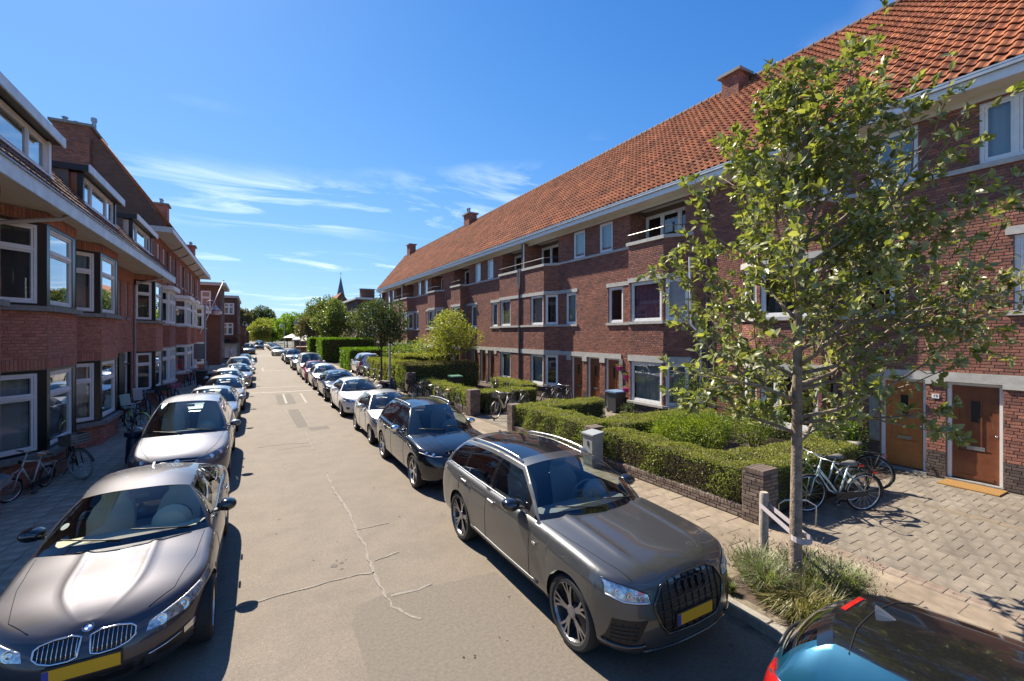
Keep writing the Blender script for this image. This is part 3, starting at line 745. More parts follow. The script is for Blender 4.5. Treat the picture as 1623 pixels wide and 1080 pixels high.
# ------------------------------------------------------------------ the long dark-brick terrace on the right
XW, XB, XE = 13.6, 13.1, 13.02
TER = thing('brick_terrace', 'long three-storey dark brick terrace under an orange tiled roof, with stacked bays and balconies', 'building', (XW, 20, G))
YN, YF = -3.0, 56.0
def terrace():
    class Each:
        def __init__(s, name): s.n = name
        def fbox(s, *a): q = MB(); q.fbox(*a); q.build(s.n, M['concrete'], TER)
        def prism(s, *a): q = MB(); q.prism(*a); q.build('balcony_slab', M['concrete'], TER)
    B = Bricks(); BD = Bricks(); wall = MB(); band = Each('lintel'); sill = Each('sill'); zpl = 0.72
    FW = Fr(XW, 0, 0, 1, -1, 0)                       # a = world y
    holes = []
    units = [(9.88, -1, 'near'), (9.88, 1, 'far'), (34.12, -1, 'far'), (34.12, 1, 'far'), (58.36, -1, 'far')]
    wins = []; doors = []; railings = []; drs = [0]
    rs = random.Random(5)
    def cur():
        return rs.choice([None, None, M['net'], M['net'], M['curtain']])
    for (y0, sg, kind) in units:
        Y = lambda w: y0 + sg * w
        def span(w0, w1): a, b = Y(w0), Y(w1); return (min(a, b), max(a, b))
        def inb(w0, w1): a, b = span(w0, w1); return a < YF - .3 and b > YN + .2
        near = kind == 'near'
        # ---- flat wall openings
        w1s = [(4.0, 4.95, 3.9, 5.45), (6.94, 8.3, 3.9, 5.45)] if near else [(4.42, 5.32, 3.9, 5.45), (7.62, 8.45, 3.9, 5.45)]
        w2s = [(4.41, 5.39, 7.06, 8.38), (6.42, 8.9, 7.06, 8.38)] if near else [(5.06, 5.93, 7.06, 8.38), (6.96, 7.84, 7.06, 8.38)]
        ds = [(4.65, 5.53), (5.89, 6.78), (7.13, 8.02)]
        for (a, b, c, d) in w1s + w2s:
            if inb(a, b):
                s = span(a, b); holes.append((*s, c, d)); wins.append((FW, s[0], s[1], c, d, 'far' if s[0] > 30 else 'near'))
        for (a, b) in ds:
            if inb(a, b): s = span(a, b); holes.append((*s, G, 2.33)); doors.append(s)
        # ---- lintels and sills on the flat wall at first floor
        for (a, b, c, d) in w1s:
            if inb(a, b):
                lo, hi = (3.6, b + .12) if a < 6 else (a - .12, 9.0)
                s = span(lo if not (near and a > 6) else a - .12, hi); band.fbox(FW, s[0], s[1], 0.0, .035, 5.46, 5.63); sill.fbox(FW, s[0], s[1], -.02, .07, 3.79, 3.895)
        # continuous sill under the second-floor windows and white frieze under the soffit
        s = span(3.6, 9.05)
        if s[0] < YF and s[1] > YN: sill.fbox(FW, max(s[0], YN), min(s[1], YF), -.01, .06, 6.95, 7.055)
        # entrance band over the doors
        s = span(4.5, 9.0)
        if s[0] < YF and s[1] > YN: band.fbox(FW, max(s[0], YN), min(s[1], YF), 0.0, .04, 2.335, 2.545)
        for (a, b) in ((5.53, 5.89), (6.78, 7.13), (8.02, 8.36)):
            if inb(a, b): s = span(a + .004, b - .004); band.fbox(FW, s[0], s[1], 0.0, .047, 2.12 if not near else 2.25, 2.334)
        # ---- bays: w of chamfer foot, front corner, far edge
        for (wa, wb, wc, dbl) in ((0.97, 1.78, 3.57, False), (9.0, 9.67, 12.12, True)):
            if not inb(wa, wc): continue
            s = span(wa, wc + (.05 if not dbl else 0)); holes.append((s[0], s[1], G, 7.0))
            A = (XW, Y(wa)); Bc = (XB, Y(wb)); C = (XB, Y(wc)); D = (XW, Y(wc + .05))
            F1 = Fr(XB, Y(wb), 0, sg, -1, 0); L1 = abs(wc - wb)
            F2 = Fr(A[0], A[1], Bc[0] - A[0], Bc[1] - A[1]); L2 = math.hypot(Bc[0] - A[0], Bc[1] - A[1])
            cx, cy = (A[0] + Bc[0]) / 2, (A[1] + Bc[1]) / 2
            nx, ny = -(Bc[1] - A[1]), (Bc[0] - A[0])
            if nx > 0: nx, ny = -nx, -ny
            F2 = Fr(A[0], A[1], Bc[0] - A[0], Bc[1] - A[1], nx, ny)
            f_hi = (wc - wb) - (.12 if not dbl else 1.12); f_lo = .10
            for (z0, z1, zt, zs) in ((.76, 2.33, 2.575, .66), (3.9, 5.45, 5.63, 3.79)):
                h1 = (f_lo, f_hi, z0, z1); h2 = (.09, L2 - .06, z0, z1)
                brick_to = [(G + .02, z0 - .11) if z0 < 1 else (2.575, z0 - .11)]
                for (F, L, h) in ((F1, L1, h1), (F2, L2, h2)):
                    lo, hi = brick_to[0]
                    if lo < .5:
                        BD.wall(F, 0, L, lo, min(zpl, hi)); 
                        if hi > zpl + .03: B.wall(F, 0, L, zpl, hi)
                    else: B.wall(F, 0, L, lo, hi)
                    B.wall(F, 0, L, z0 - .0, z1, [h])
                    wall_sheet(wall, F, 0, L, lo, z1, [h], .1)
                    band.fbox(F, -.02, L + .02, 0, .04, z1 + .005, zt)
                    sill.fbox(F, -.02, L + .03, -.01, .08, zs + .005, z0 - .004)
                wl = 'far' if min(Y(wa), Y(wc)) > 30 else 'near'
                spec = None
                wins.append((F1, h1[0], h1[1], z0, z1, wl + ('P' if (sg == 1 and y0 == 9.88 and not dbl and z0 > 3) else 'Y' if (near and not dbl and z0 < 3) else '')))
                wins.append((F2, h2[0], h2[1], z0, z1, wl + ('P' if (sg == 1 and y0 == 9.88 and not dbl and z0 > 3) else '')))
            for (F, L) in ((F1, L1), (F2, L2)):
                B.wall(F, 0, L, 5.63, 6.93); wall_sheet(wall, F, 0, L, 5.46, 6.95)
            # solid plug so the bay is closed, and the balcony slab
            if not dbl:
                FR = Fr(C[0], C[1], D[0] - C[0], D[1] - C[1], 0, sg); LR = math.hypot(D[0] - C[0], D[1] - C[1])
                B.wall(FR, 0, LR, .3, 6.93); wall_sheet(wall, FR, 0, LR, .1, 6.95)
            e = .07
            pts = [(XW + .9, Y(wa - .1)), (XW - .02, Y(wa - .1)), (XB - e, Y(wb - .06)), (XB - e, Y(wc + (.09 if not dbl else 0))), (XW + .9, Y(wc + (.09 if not dbl else 0)))]
            sill.prism(pts, 6.935, 7.065)
            # balcony recess behind
            r0, r1 = (1.23, 3.99) if not dbl else (9.1, 12.0)
            s = span(r0, r1); holes.append((s[0], s[1], 7.0, 8.4)); drs.append((s, dbl))
            # railing
            if True:
                rp = [(XW, Y(wa)), (XB - .01, Y(wb)), (XB - .01, Y(wc if dbl else wc))]
                if not dbl: rp.append((XW, Y(wc)))
                railings.append(rp)
            if dbl and sg == 1 and False: pass
    # de-overlap: recess holes overlap bay holes harmlessly
    B.wall(FW, YN, YF, zpl, 8.42, holes); BD.wall(FW, YN, YF, G + .02, zpl, holes)
    wall_sheet(wall, FW, YN, YF, 0.05, 8.5, holes, .16)
    # closing walls and back
    FN = Fr(XW, YN, 1, 0, 0, -1); FF = Fr(XW + 10.8, YF, -1, 0, 0, 1); FB = Fr(XW + 10.8, YF, 0, -1, 1, 0)
    for F, L in ((FN, 10.8), (FF, 10.8), (FB, YF - YN)): wall_sheet(wall, F, 0, L, 0.05, 8.5)
    for (yy, yb) in ((YN, 1), (YF, -1)):
        wall.poly([(XW - .4, yy, 8.5), (XW + 11.2, yy, 8.5), (18.5, yy, 14.2)])
    # recesses
    dm = MB()
    wallo = wall.build('wall', M['mortar_r'], TER)
    for item in drs[1:]:
        (s, dbl) = item; s = (max(s[0], YN), min(s[1], YF)); xb = XW + .85
        q = MB(); FRc = Fr(xb, 0, 0, 1, -1, 0)
        hh = (s[0] + .12, s[1] - .02, 7.06, 8.36)
        wall_sheet(q, FRc, s[0], s[1], 7.0, 8.56, [hh], .1)
        for (yy, n) in ((s[0], 1), (s[1], -1)):
            F = Fr(XW, yy, 1, 0, 0, n); wall_sheet(q, F, 0, .85, 7.0, 8.56); B.wall(F, 0.0, .85, 7.06, 8.42)
        q.build('balcony_recess', M['mortar_r'], TER)
        far = s[0] > 30
        window(TER, FRc, hh[0], hh[1], hh[2], hh[3], cols=3 if not dbl else 3, b=-.03, fw=.07, sash=.06, inside=None)
    # brick pier on each shared balcony
    for yc in (22.0, 46.24):
        for F, L in ((Fr(13.3, yc - .13, 0, 1, -1, 0), .26), (Fr(XW + .85, yc - .13, -1, 0, 0, -1), 1.15), (Fr(13.3, yc + .13, 1, 0, 0, 1), 1.15)):
            q = MB(); wall_sheet(q, F, 0, L, 7.06, 8.5); q.build('balcony_divider', M['mortar_r'], TER); B.wall(F, 0, L, 7.07, 8.42)
    B.make(wallo, M['brick_r'], 210); BD.make(wallo, M['brick_d'], 80)
    rs2 = random.Random(11)
    for (F, a0, a1, z0, z1, k) in wins:
        w = a1 - a0; ins = rs2.choice([M['net'], M['net'], M['curtain'], None]) if 'P' not in k else M['purple']
        if z0 > 6.5: ins = rs2.choice([M['net'], M['blind'], None, M['net']])
        if 'Y' in k: ins = None
        if k.startswith('near') and z0 < 3 and 'Y' not in k: ins = M['curtain'] if F.y > 10.5 and F.y < 13 else ins
        sp = None
        if w > 1.9 and z0 > 6.5: sp = [a0, a0 + .9, a1 - .55, a1] if F is not None else None
        cols = 2 if w > .98 and z0 > 6.5 else 1
        if w > 1.45 and z0 < 3: cols = 1
        if 'Y' in k: sp = [a0, a0 + .35, a0 + .9, a1][:1] + [a0 + .45] + [a1]
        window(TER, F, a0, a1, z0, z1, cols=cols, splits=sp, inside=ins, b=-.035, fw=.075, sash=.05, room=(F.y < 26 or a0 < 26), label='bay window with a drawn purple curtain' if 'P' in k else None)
    dms = [M['door_o'], M['door_b'], M['door_r'], M['door_r'], M['door_b'], M['door_r'], M['door_r']]
    doors.sort()
    for i, s in enumerate(doors):
        near = s[0] < 6
        mt = {0: M['door_r'], 1: M['door_b'], 2: M['door_o']}.get(i, dms[i % 7]) if near else [M['door_r'], M['door_b'], M['door_r']][i % 3]
        door(TER, FW, s[0], s[1], G + .06, 2.33, mt, b=-.12, slot=s[0] < 20, label='orange wooden front door' if (near and i == 2) else None)
        st = MB(); st.fbox(FW, s[0] - .02, s[1] + .02, -.12, .03, G - .01, G + .055); st.build('doorstep', M['stone'], TER)
    # house number plates on the door piers
    def plate(y, z, txt, w=.13, h=.10):
        p = MB(); p.fbox(FW, y - w / 2, y + w / 2, .018, .028, z - h / 2, z + h / 2); o = p.build('house_number_plate', M['white'], TER)
        cu = bpy.data.curves.new('house_number', 'FONT'); cu.body = txt; cu.size = h * .9; cu.align_x = 'CENTER'; cu.align_y = 'CENTER'; cu.extrude = .001
        t = bpy.data.objects.new('house_number_text', cu); link(t)
        dg = bpy.context.evaluated_depsgraph_get(); me = bpy.data.meshes.new_from_object(t.evaluated_get(dg)); bpy.data.objects.remove(t)
        me.materials.clear(); me.materials.append(M['black'])
        n = bpy.data.objects.new('house_number', me); link(n); n.location = (XW - .0295, y, z); n.rotation_euler = (R(90), 0, R(-90)); put(n, o)
    plate(4.17, 1.98, '19')
    # stone pilasters beside the entrances
    for y in (5.36, 14.40, 29.5):
        pl = MB(); pl.fbox(FW, y - .12, y + .09, .014, .05, .74, 2.334); pl.build('stone_pilaster', M['stone'], TER)
    # railings
    for rp in railings:
        if min(p[1] for p in rp) > YF: continue
        t = MB(); top = [(x, y, 7.37) for x, y in rp]; t.tube(top, .017, 6)
        for i in range(len(rp)): t.tube([(rp[i][0], rp[i][1], 7.06), (rp[i][0], rp[i][1], 7.37)], .012, 5)
        for i in range(len(rp) - 1):
            (x0, y0), (x1, y1) = rp[i], rp[i + 1]; L = math.hypot(x1 - x0, y1 - y0); k = int(L / .95)
            for j in range(1, k): t.tube([(x0 + (x1 - x0) * j / k, y0 + (y1 - y0) * j / k, 7.06), (x0 + (x1 - x0) * j / k, y0 + (y1 - y0) * j / k, 7.37)], .012, 5)
        t.build('balcony_railing', M['steel'], TER)
    # eaves: soffit, frieze, fascia, gutter
    q = MB(); q.box(XE + .03, XW + .9, YN - .2, YF + .3, 8.555, 8.60); q.build('soffit', M['soffit'], TER)
    q = MB(); q.box(XW - .05, XW + .1, YN - .1, YF + .1, 8.405, 8.554); q.build('frieze', M['soffit'], TER)
    q = MB(); q.box(XE - .01, XE + .028, YN - .2, YF + .3, 8.53, 8.72); q.build('fascia', M['white'], TER)
    q = MB(); q.box(XE - .07, XE + .05, YN - .2, YF + .3, 8.722, 8.80); q.box(XE - .075, XE - .055, YN - .2, YF + .3, 8.80, 8.84); q.build('gutter', M['zinc'], TER)
    # roof
    ang = R(45); up = Vector((math.cos(ang), 0, math.sin(ang))); S = 5.5 / math.cos(ang)
    tile_roof('roof', TER, (XE - .02, YN - .2, 8.83), (0, 1, 0), up, YF - YN + .4, S, M['tile'], nmax=300, skew=7.0)
    bk = MB(); bk.quad((18.5, YN - .2, 14.33), (18.5, YF + 7, 14.33), (25.0, YF + .3, 8.6), (25.0, YN - .2, 8.6)); bk.build('rear_roof', M['ridge'], TER)
    rd = MB(); y = YN
    while y < YF + 7:
        rd.lathe((18.5, y, 14.35), (0, 1, 0), [(.10, 0), (.13, .02), (.11, .40)], 10); y += .38
    o = rd.build('ridge_tiles', M['ridge'], TER, smooth=True, sharp=35); o['kind'] = 'stuff'
    chimney(TER, 17.7, 18.4, 11.75, 12.55, 12.9, 14.5, M['brick_r'])
    chimney(TER, 17.9, 18.7, 39.6, 40.9, 13.2, 15.0, M['brick_r'], [(18.1, 40.0, .5), (18.1, 40.4, .55)])
    chimney(TER, 17.9, 18.7, 58.6, 59.9, 13.4, 15.3, M['brick_r'])
    # downpipes
    downpipe(TER, [(XW - .06, 10.15, 8.5), (XW - .06, 10.15, 6.9), (XW - .06, 10.15, .2)], M['dkpipe'])
    downpipe(TER, [(XB + .12, 10.62, 6.1), (XB + .2, 10.62, 3.75), (XW - .08, 10.4, 3.4), (XW - .08, 10.4, .2)], M['white'], .035)
    for yc in (22.0, 46.24):
        downpipe(TER, [(13.25, yc, 8.5), (13.25, yc, 7.2), (XB - .06, yc, 6.7), (XB - .06, yc, .2)], M['dkpipe'], .055)
        downpipe(TER, [(13.24, yc - .16, 8.5), (13.24, yc - .16, 7.07)], M['white'], .04)
        downpipe(TER, [(XB - .10, yc - .12, 7.1), (XB - .10, yc - .12, 6.3), (XB - .06, yc, 5.9)], M['pipe'], .035)
        downpipe(TER, [(XB - .10, yc + .12, 7.1), (XB - .10, yc + .12, 6.3), (XB - .06, yc, 5.9)], M['pipe'], .035)
terrace()
# the yellow poster hung inside the ground-floor bay
q = MB(); q.box(13.26, 13.262, 7.55, 7.95, 1.45, 2.05); o = q.build('window_poster', M['yellow']); tag(o, 'yellow poster hanging inside the ground floor bay window behind the young tree', 'poster')
# ------------------------------------------------------------------ cars
def interp(kn):
    """smooth monotone interpolation through (x, y) knots"""
    xs = [k[0] for k in kn]; ys = [k[1] for k in kn]; n = len(xs)
    d = [(ys[i + 1] - ys[i]) / (xs[i + 1] - xs[i]) for i in range(n - 1)]
    m = [d[0]] + [0 if d[i - 1] * d[i] <= 0 else 2 * d[i - 1] * d[i] / (d[i - 1] + d[i]) for i in range(1, n - 1)] + [d[-1]]
    def f(x):
        if x <= xs[0]: return ys[0]
        if x >= xs[-1]: return ys[-1]
        i = 0
        while x > xs[i + 1]: i += 1
        h = xs[i + 1] - xs[i]; t = (x - xs[i]) / h
        return (2 * t ** 3 - 3 * t ** 2 + 1) * ys[i] + (t ** 3 - 2 * t ** 2 + t) * h * m[i] + (-2 * t ** 3 + 3 * t ** 2) * ys[i + 1] + (t ** 3 - t ** 2) * h * m[i + 1]
    return f
def paint(name, col, metal=0.55, rough=0.32, flake=0.25):
    m = bpy.data.materials.new(name); m.use_nodes = True
    nt = m.node_tree; N = nt.nodes; L = nt.links; b = N['Principled BSDF']
    b.inputs['Base Color'].default_value = (*col, 1); b.inputs['Metallic'].default_value = metal; b.inputs['Roughness'].default_value = rough
    b.inputs['Coat Weight'].default_value = 1.0; b.inputs['Coat Roughness'].default_value = 0.035; b.inputs['Coat IOR'].default_value = 1.5
    tc = N.new('ShaderNodeTexCoord'); n = N.new('ShaderNodeTexNoise'); n.inputs['Scale'].default_value = 5; n.inputs['Detail'].default_value = 6
    L.new(tc.outputs['Object'], n.inputs['Vector'])
    mr = N.new('ShaderNodeMapRange'); mr.inputs['To Min'].default_value = 0.02; mr.inputs['To Max'].default_value = 0.075     # road dust dulls the lacquer unevenly
    L.new(n.outputs['Fac'], mr.inputs['Value']); L.new(mr.outputs[0], b.inputs['Coat Roughness'])
    n2 = N.new('ShaderNodeTexNoise'); n2.inputs['Scale'].default_value = 2.2; n2.inputs['Detail'].default_value = 5; L.new(tc.outputs['Object'], n2.inputs['Vector'])
    rp = N.new('ShaderNodeValToRGB'); rp.color_ramp.elements[0].position = .35; rp.color_ramp.elements[1].position = .75
    rp.color_ramp.elements[0].color = (*col, 1); rp.color_ramp.elements[1].color = (*[min(1, c * 1.06 + .004) for c in col], 1)
    L.new(n2.outputs['Fac'], rp.inputs[0]); L.new(rp.outputs[0], b.inputs['Base Color'])
    return m
SIDE = [(0.86, 0.0), (0.93, 0.05), (0.965, 0.14), (0.982, 0.28), (0.992, 0.42), (1.0, 0.54), (0.998, 0.66), (0.988, 0.76), (0.978, 0.85), (0.962, 0.92), (0.938, 0.97), (0.90, 1.0)]
TOPF = [0.86, 0.80, 0.72, 0.65, 0.60, 0.55, 0.50, 0.45, 0.40, 0.365, 0.33, 0.295, 0.26, 0.20, 0.10, 0.0]
class Car:
    def __init__(c, name, label, loc, S, group=None, rz=0.0, detail=2):
        c.S = S; c.root = thing(name, label, S.get('cat', 'car'), loc, rz, group); c.det = detail
        c.L, c.W, c.H = S['L'], S['W'], S['H']
        c.hw = c.W / 2
        c.ztop = interp(S['hood']); c.zsh = interp(S['sh']); c.zb = S.get('zb', 0.2)
        c.wid = interp(S.get('wid', [(0, .985), (c.L * .3, 1.0), (c.L * .72, 1.0), (c.L, .97)]))
        c.yf = S['fo']; c.yr = S['fo'] + S['wb']; c.wr = S['wr']; c.ar = S['wr'] + S.get('gap', .045)
        c.paint = S['paint']; c.roofm = S.get('roofpaint', S['paint'])
        c.body()
    def plan(c, y):
        fa, fn = c.S.get('front', (.95, 2.5)); ra, rn = c.S.get('rear', (.55, 3.2)); v = 1.0
        if y < fa: v *= max(0.0, 1 - (1 - y / fa) ** fn) ** (1 / fn)
        e = c.L - y
        if e < ra: v *= max(0.0, 1 - (1 - e / ra) ** rn) ** (1 / rn)
        return v
    def half(c, y): return c.hw * c.wid(y) * c.plan(y)
    def lean(c, y, z):
        lf = c.S.get('lean', lambda z: .16 * max(0, (z - .5) / .4) ** 2 + .10 * max(0, (.34 - z) / .2))
        lr = c.S.get('leanr', lambda z: .10 * max(0, (z - .6) / .4) ** 1.5 + .06 * max(0, (.4 - z) / .2))
        f = max(0, 1 - y / .9) ** 1.6; r = max(0, 1 - (c.L - y) / .7) ** 1.6
        return lf(z) * f - lr(z) * r
    def section(c, y, arch=True):
        w = c.half(y); zb = c.zb; zs = c.zsh(y); zt = max(c.ztop(y), zs + .002)
        zl = zb
        if arch:
            for yc in (c.yf, c.yr):
                d = abs(y - yc)
                if d < c.ar: zl = max(zl, c.wr + math.sqrt(max(0, c.ar ** 2 - d ** 2)))
        fl = sum(math.exp(-((y - yc) / (c.ar * .95)) ** 4) for yc in (c.yf, c.yr)) * c.S.get('flare', .014)
        pts = []
        for fx, fz in SIDE:
            z = zb + (zs - zb) * fz
            if zl > zb: z = zl + (z - zb) * (zs - zl) / (zs - zb); 
            hh = (z - zb) / (zs - zb)
            # width at that real height
            k = 0
            while k < len(SIDE) - 2 and SIDE[k + 1][1] < hh: k += 1
            a, b = SIDE[k], SIDE[k + 1]; t = (hh - a[1]) / (b[1] - a[1]); fxx = a[0] + (b[0] - a[0]) * t
            cr = c.S.get('crease', .008) * math.exp(-((z - (zb + (zs - zb) * .80)) / .03) ** 2)
            x = w * fxx + fl * (1 - hh) * (1 if w > .5 * c.hw else 0) + cr * (1 if w > .8 * c.hw else 0)
            pts.append((x, y + c.lean(y, z), z))
        for f in TOPF:
            z = zt - (zt - zs) * (f / .9) ** c.S.get('crown', 2.4)
            hc = c.S.get('hoodcrease')
            if hc and y < c.S['yA']:
                a, s_, h_ = hc; z += h_ * math.exp(-((f - a) / s_) ** 2) * min(1, y / .5)
            pts.append((w * f, y + c.lean(y, z), z))
        return pts
    def body(c):
        S = c.S; L = c.L; ys = set()
        fa = S.get('front', (.95, 2.5))[0]; ra = S.get('rear', (.55, 3.2))[0]
        for i in range(15): ys.add(round(fa * (1 - math.cos(i / 14 * math.pi / 2)) * 1.0, 4)); 
        for v in (.004, .012, .025, .045): ys.add(v); ys.add(L - v)
        for i in range(11): ys.add(round(L - ra * (1 - math.cos(i / 10 * math.pi / 2)), 4))
        y = fa
        while y < L - ra: ys.add(round(y, 3)); y += .11
        for yc in (c.yf, c.yr):
            for i in range(19):
                ys.add(round(yc + c.ar * math.cos(math.pi * i / 18) * .9995, 4))
            ys.add(yc - c.ar - .006); ys.add(yc + c.ar + .006)
        for k in ('yA', 'yC'): ys.add(S[k])
        ys = sorted(ys); out = [ys[0]]
        for v in ys[1:]:
            if v - out[-1] > .0035: out.append(v)
        out[-1] = L; ys = out
        rows = [c.section(y) for y in ys]; ns = len(SIDE)
        mb = MB(); yA, yC = S['yA'], S['yC']
        def mf(i, j):
            ym = (ys[i] + ys[i + 1]) / 2
            if j >= ns - 1 and yA < ym < yC: return None
            if j < 1: return 1 if S.get('cladding') else 0
            if S.get('cladding') and j < 3: return 1
            return 0
        mb.grid(rows, mf=mf); mb.grid([[(-x, y, z) for x, y, z in r] for r in rows], mf=mf)
        # floor pan
        fl = [[(c.half(y) * .86, y, c.zb + .02), (0, y, c.zb + .02)] for y in (0.12, .5, 1.2, L - 1, L - .4, L - .1)]
        mb.grid(fl, 1); mb.grid([[(-x, y, z) for x, y, z in r] for r in fl], 1)
        # ------------- greenhouse
        A0 = Vector(c.section(yA, False)[ns - 1]); C0 = Vector(c.section(yC, False)[ns - 1])
        A1 = Vector((S['wrf'], S['yH'], S['zH'])); C1 = Vector((S['wrr'], S['yR'], S['zR']))
        cow = Vector((0, S['cowl'][0], S['cowl'][1])); hdr = Vector((0, S['yH'] - S.get('hb', .10), S['zH'] + S.get('rc', .075)))
        rhd = Vector((0, S['yR'] + S.get('rb', .08), S['zR'] + S.get('rc2', .06))); rgb = Vector((0, S['rgb'][0], S['rgb'][1]))
        pk = S['H']
        nA, nR, nC = 10, 16, 10
        def arc(P, Q, n, bul):
            o = []
            for i in range(n + 1):
                t = i / n; p = P.lerp(Q, t); o.append(p + Vector(bul) * math.sin(math.pi * t))
            return o
        apil = arc(A0, A1, nA, (.012, -.02, .035)); cpil = arc(C1, C0, nC, S.get('cbul', (.03, .03, .02)))
        mid = S.get('railz', max(A1.z, C1.z) + .03)
        rf = interp([(A1.y, A1.z), ((A1.y * .6 + C1.y * .4), mid), (C1.y, C1.z)]); wf = interp([(A1.y, A1.x), ((A1.y + C1.y) / 2, max(A1.x, C1.x) + .012), (C1.y, C1.x)])
        rail = [Vector((wf(A1.y + (C1.y - A1.y) * i / nR), A1.y + (C1.y - A1.y) * i / nR, rf(A1.y + (C1.y - A1.y) * i / nR))) for i in range(nR + 1)]
        wsC = arc(cow, hdr, nA, (0, -.03, .045)); rgC = arc(rhd, rgb, nC, S.get('rgbul', (0, .03, .03)))
        pky = S.get('pky', A1.y * .55 + C1.y * .45)
        cf = interp([(hdr.y, hdr.z), (pky, pk), (rhd.y, rhd.z)])
        rfC = [Vector((0, hdr.y + (rhd.y - hdr.y) * i / nR, cf(hdr.y + (rhd.y - hdr.y) * i / nR))) for i in range(nR + 1)]
        fr = [1.0, .965, .90, .78, .62, .42, .21, 0.0]
        def cap(edge, cen, pw):
            rows = []
            for E, Cc in zip(edge, cen):
                rows.append([(E.x * f, Cc.y + (E.y - Cc.y) * abs(f) ** 2.1, Cc.z + (E.z - Cc.z) * abs(f) ** pw) for f in fr] + [(-E.x * f, Cc.y + (E.y - Cc.y) * abs(f) ** 2.1, Cc.z + (E.z - Cc.z) * abs(f) ** pw) for f in fr[::-1][1:]])
            return rows
        ws = cap(apil, wsC, 2.2); roof = cap(rail, rfC, 2.8); rg = cap(cpil, rgC, 2.4)
        ncol = len(ws[0]) - 1; e0, e1 = 1, ncol - 2
        glw = MB(); glr = MB()
        g_ = lambda i, j, n, lo, hi: lo <= i < n - hi and e0 <= j <= e1
        mb.grid(ws, mf=lambda i, j: None if (i >= 1 and i < nA - 0 and e0 <= j <= e1) else (2 if i == 0 and e0 <= j <= e1 else 0))
        glw.grid(ws, mf=lambda i, j: 0 if (i >= 1 and e0 <= j <= e1) else None)
        pan = S.get('pano')
        rmi = 3 if S.get('roofpaint') else 0
        mb.grid(roof, mf=lambda i, j: (2 if (pan and pan[0] <= i < pan[1] and 2 <= j <= ncol - 3) else rmi))
        gr0, gr1 = S.get('rgl', (1, nC - 2))
        eR0, eR1 = (2, ncol - 3)
        mb.grid(rg, mf=lambda i, j: None if (gr0 <= i < gr1 and eR0 <= j <= eR1) else (rmi if i < gr0 else 0))
        glr.grid(rg, mf=lambda i, j: 0 if (gr0 <= i < gr1 and eR0 <= j <= eR1) else None)
        # sides
        ch = apil + rail[1:] + cpil[1:]
        cy = [p.y for p in ch]
        def chain(y):
            for i in range(len(ch) - 1):
                if ch[i].y <= y <= ch[i + 1].y or (i == len(ch) - 2): 
                    d = ch[i + 1].y - ch[i].y; t = 0 if abs(d) < 1e-6 else min(1, max(0, (y - ch[i].y) / d)); return ch[i].lerp(ch[i + 1], t)
        pil = S['pillars']; yy = set()
        for a, b in pil:
            n = max(2, int((b - a) / .12))
            for k in range(n + 1): yy.add(round(a + (b - a) * k / n, 4))
        y = yA
        while y < yC: yy.add(round(y, 4)); y += .13
        for p in ch: yy.add(round(min(max(p.y, yA), yC), 4))
        yy.add(yA); yy.add(yC); yy = sorted(yy); o = [yy[0]]
        bset = set(round(v, 4) for ab in pil for v in ab)
        for v in yy[1:]:
            if v - o[-1] > .012: o.append(v)
            elif v in bset: o[-1] = v
        yy = o
        qs = [0, .05, .25, .45, .65, .82, .91, 1.0]; sb = S.get('sbul', .022)
        def sgrid(sgn):
            rows = []
            for y in yy:
                b = Vector(c.section(min(max(y, yA), yC), False)[ns - 1]); b.y = y; t = chain(y)
                rows.append([(sgn * (b.x + (t.x - b.x) * q + sb * math.sin(math.pi * q) * min(1, (t.z - b.z) / .3)), b.y + (t.y - b.y) * q, b.z + (t.z - b.z) * q) for q in qs])
            return rows
        def which(y):
            for k, (a, b) in enumerate(pil):
                if a - .002 <= y <= b + .002: return k
            return None
        sg = {}
        for sgn in (1, -1):
            rows = sgrid(sgn); gl = [MB() for _ in pil]
            def mfs(i, j):
                k = which((yy[i] + yy[i + 1]) / 2)
                if k is not None and 1 <= j <= 5: return None
                inside = pil[0][0] - .12 < (yy[i] + yy[i + 1]) / 2 < pil[-1][1] + .0
                return 2 if (1 <= j <= 5 and inside) else 0
            mb.grid(rows, mf=mfs)
            for k in range(len(pil)):
                gl[k].grid(rows, mf=lambda i, j: 0 if (which((yy[i] + yy[i + 1]) / 2) == k and 1 <= j <= 5) else None)
                if gl[k].f:
                    w = MB(); w.v = gl[k].v; w.f = gl[k].f; w.m = gl[k].m; w.r = gl[k].r
                    sg[(sgn, k)] = w
        c.mats = [c.paint, M['plastic'], M['gloss_black'], c.roofm]
        bo = mb.build('body', c.mats, c.root, smooth=True, world=False, sharp=38, weld=.0012)
        c.bo = bo
        def clean(m, name, mat):
            o = m.build(name, mat, c.root, smooth=True, world=False, weld=.0008); return o
        gm = S.get('glass', M['carglass']); gt = S.get('glass2', gm)
        clean(glw, 'windscreen', gm); clean(glr, 'rear_window', gt)
        for (sgn, k), w in sg.items(): clean(w, 'side_window', gm if k == 0 else gt)
        # BVH over everything outside, for laying details on the skin
        V = [v.co.copy() for v in bo.data.vertices]; F = [tuple(p.vertices) for p in bo.data.polygons]
        for m in [glw, glr] + list(sg.values()):
            n = len(V); V += [Vector(v) for v in m.v]; F += [tuple(n + k for k in f) for f in m.f]
        c.bvh = BVHTree.FromPolygons(V, F)
        c.ch = ch; c.rail = rail; c.A0, c.A1, c.C0, c.C1 = A0, A1, C0, C1; c.wsC = wsC; c.apil = apil
        c.inside(); c.wheels()
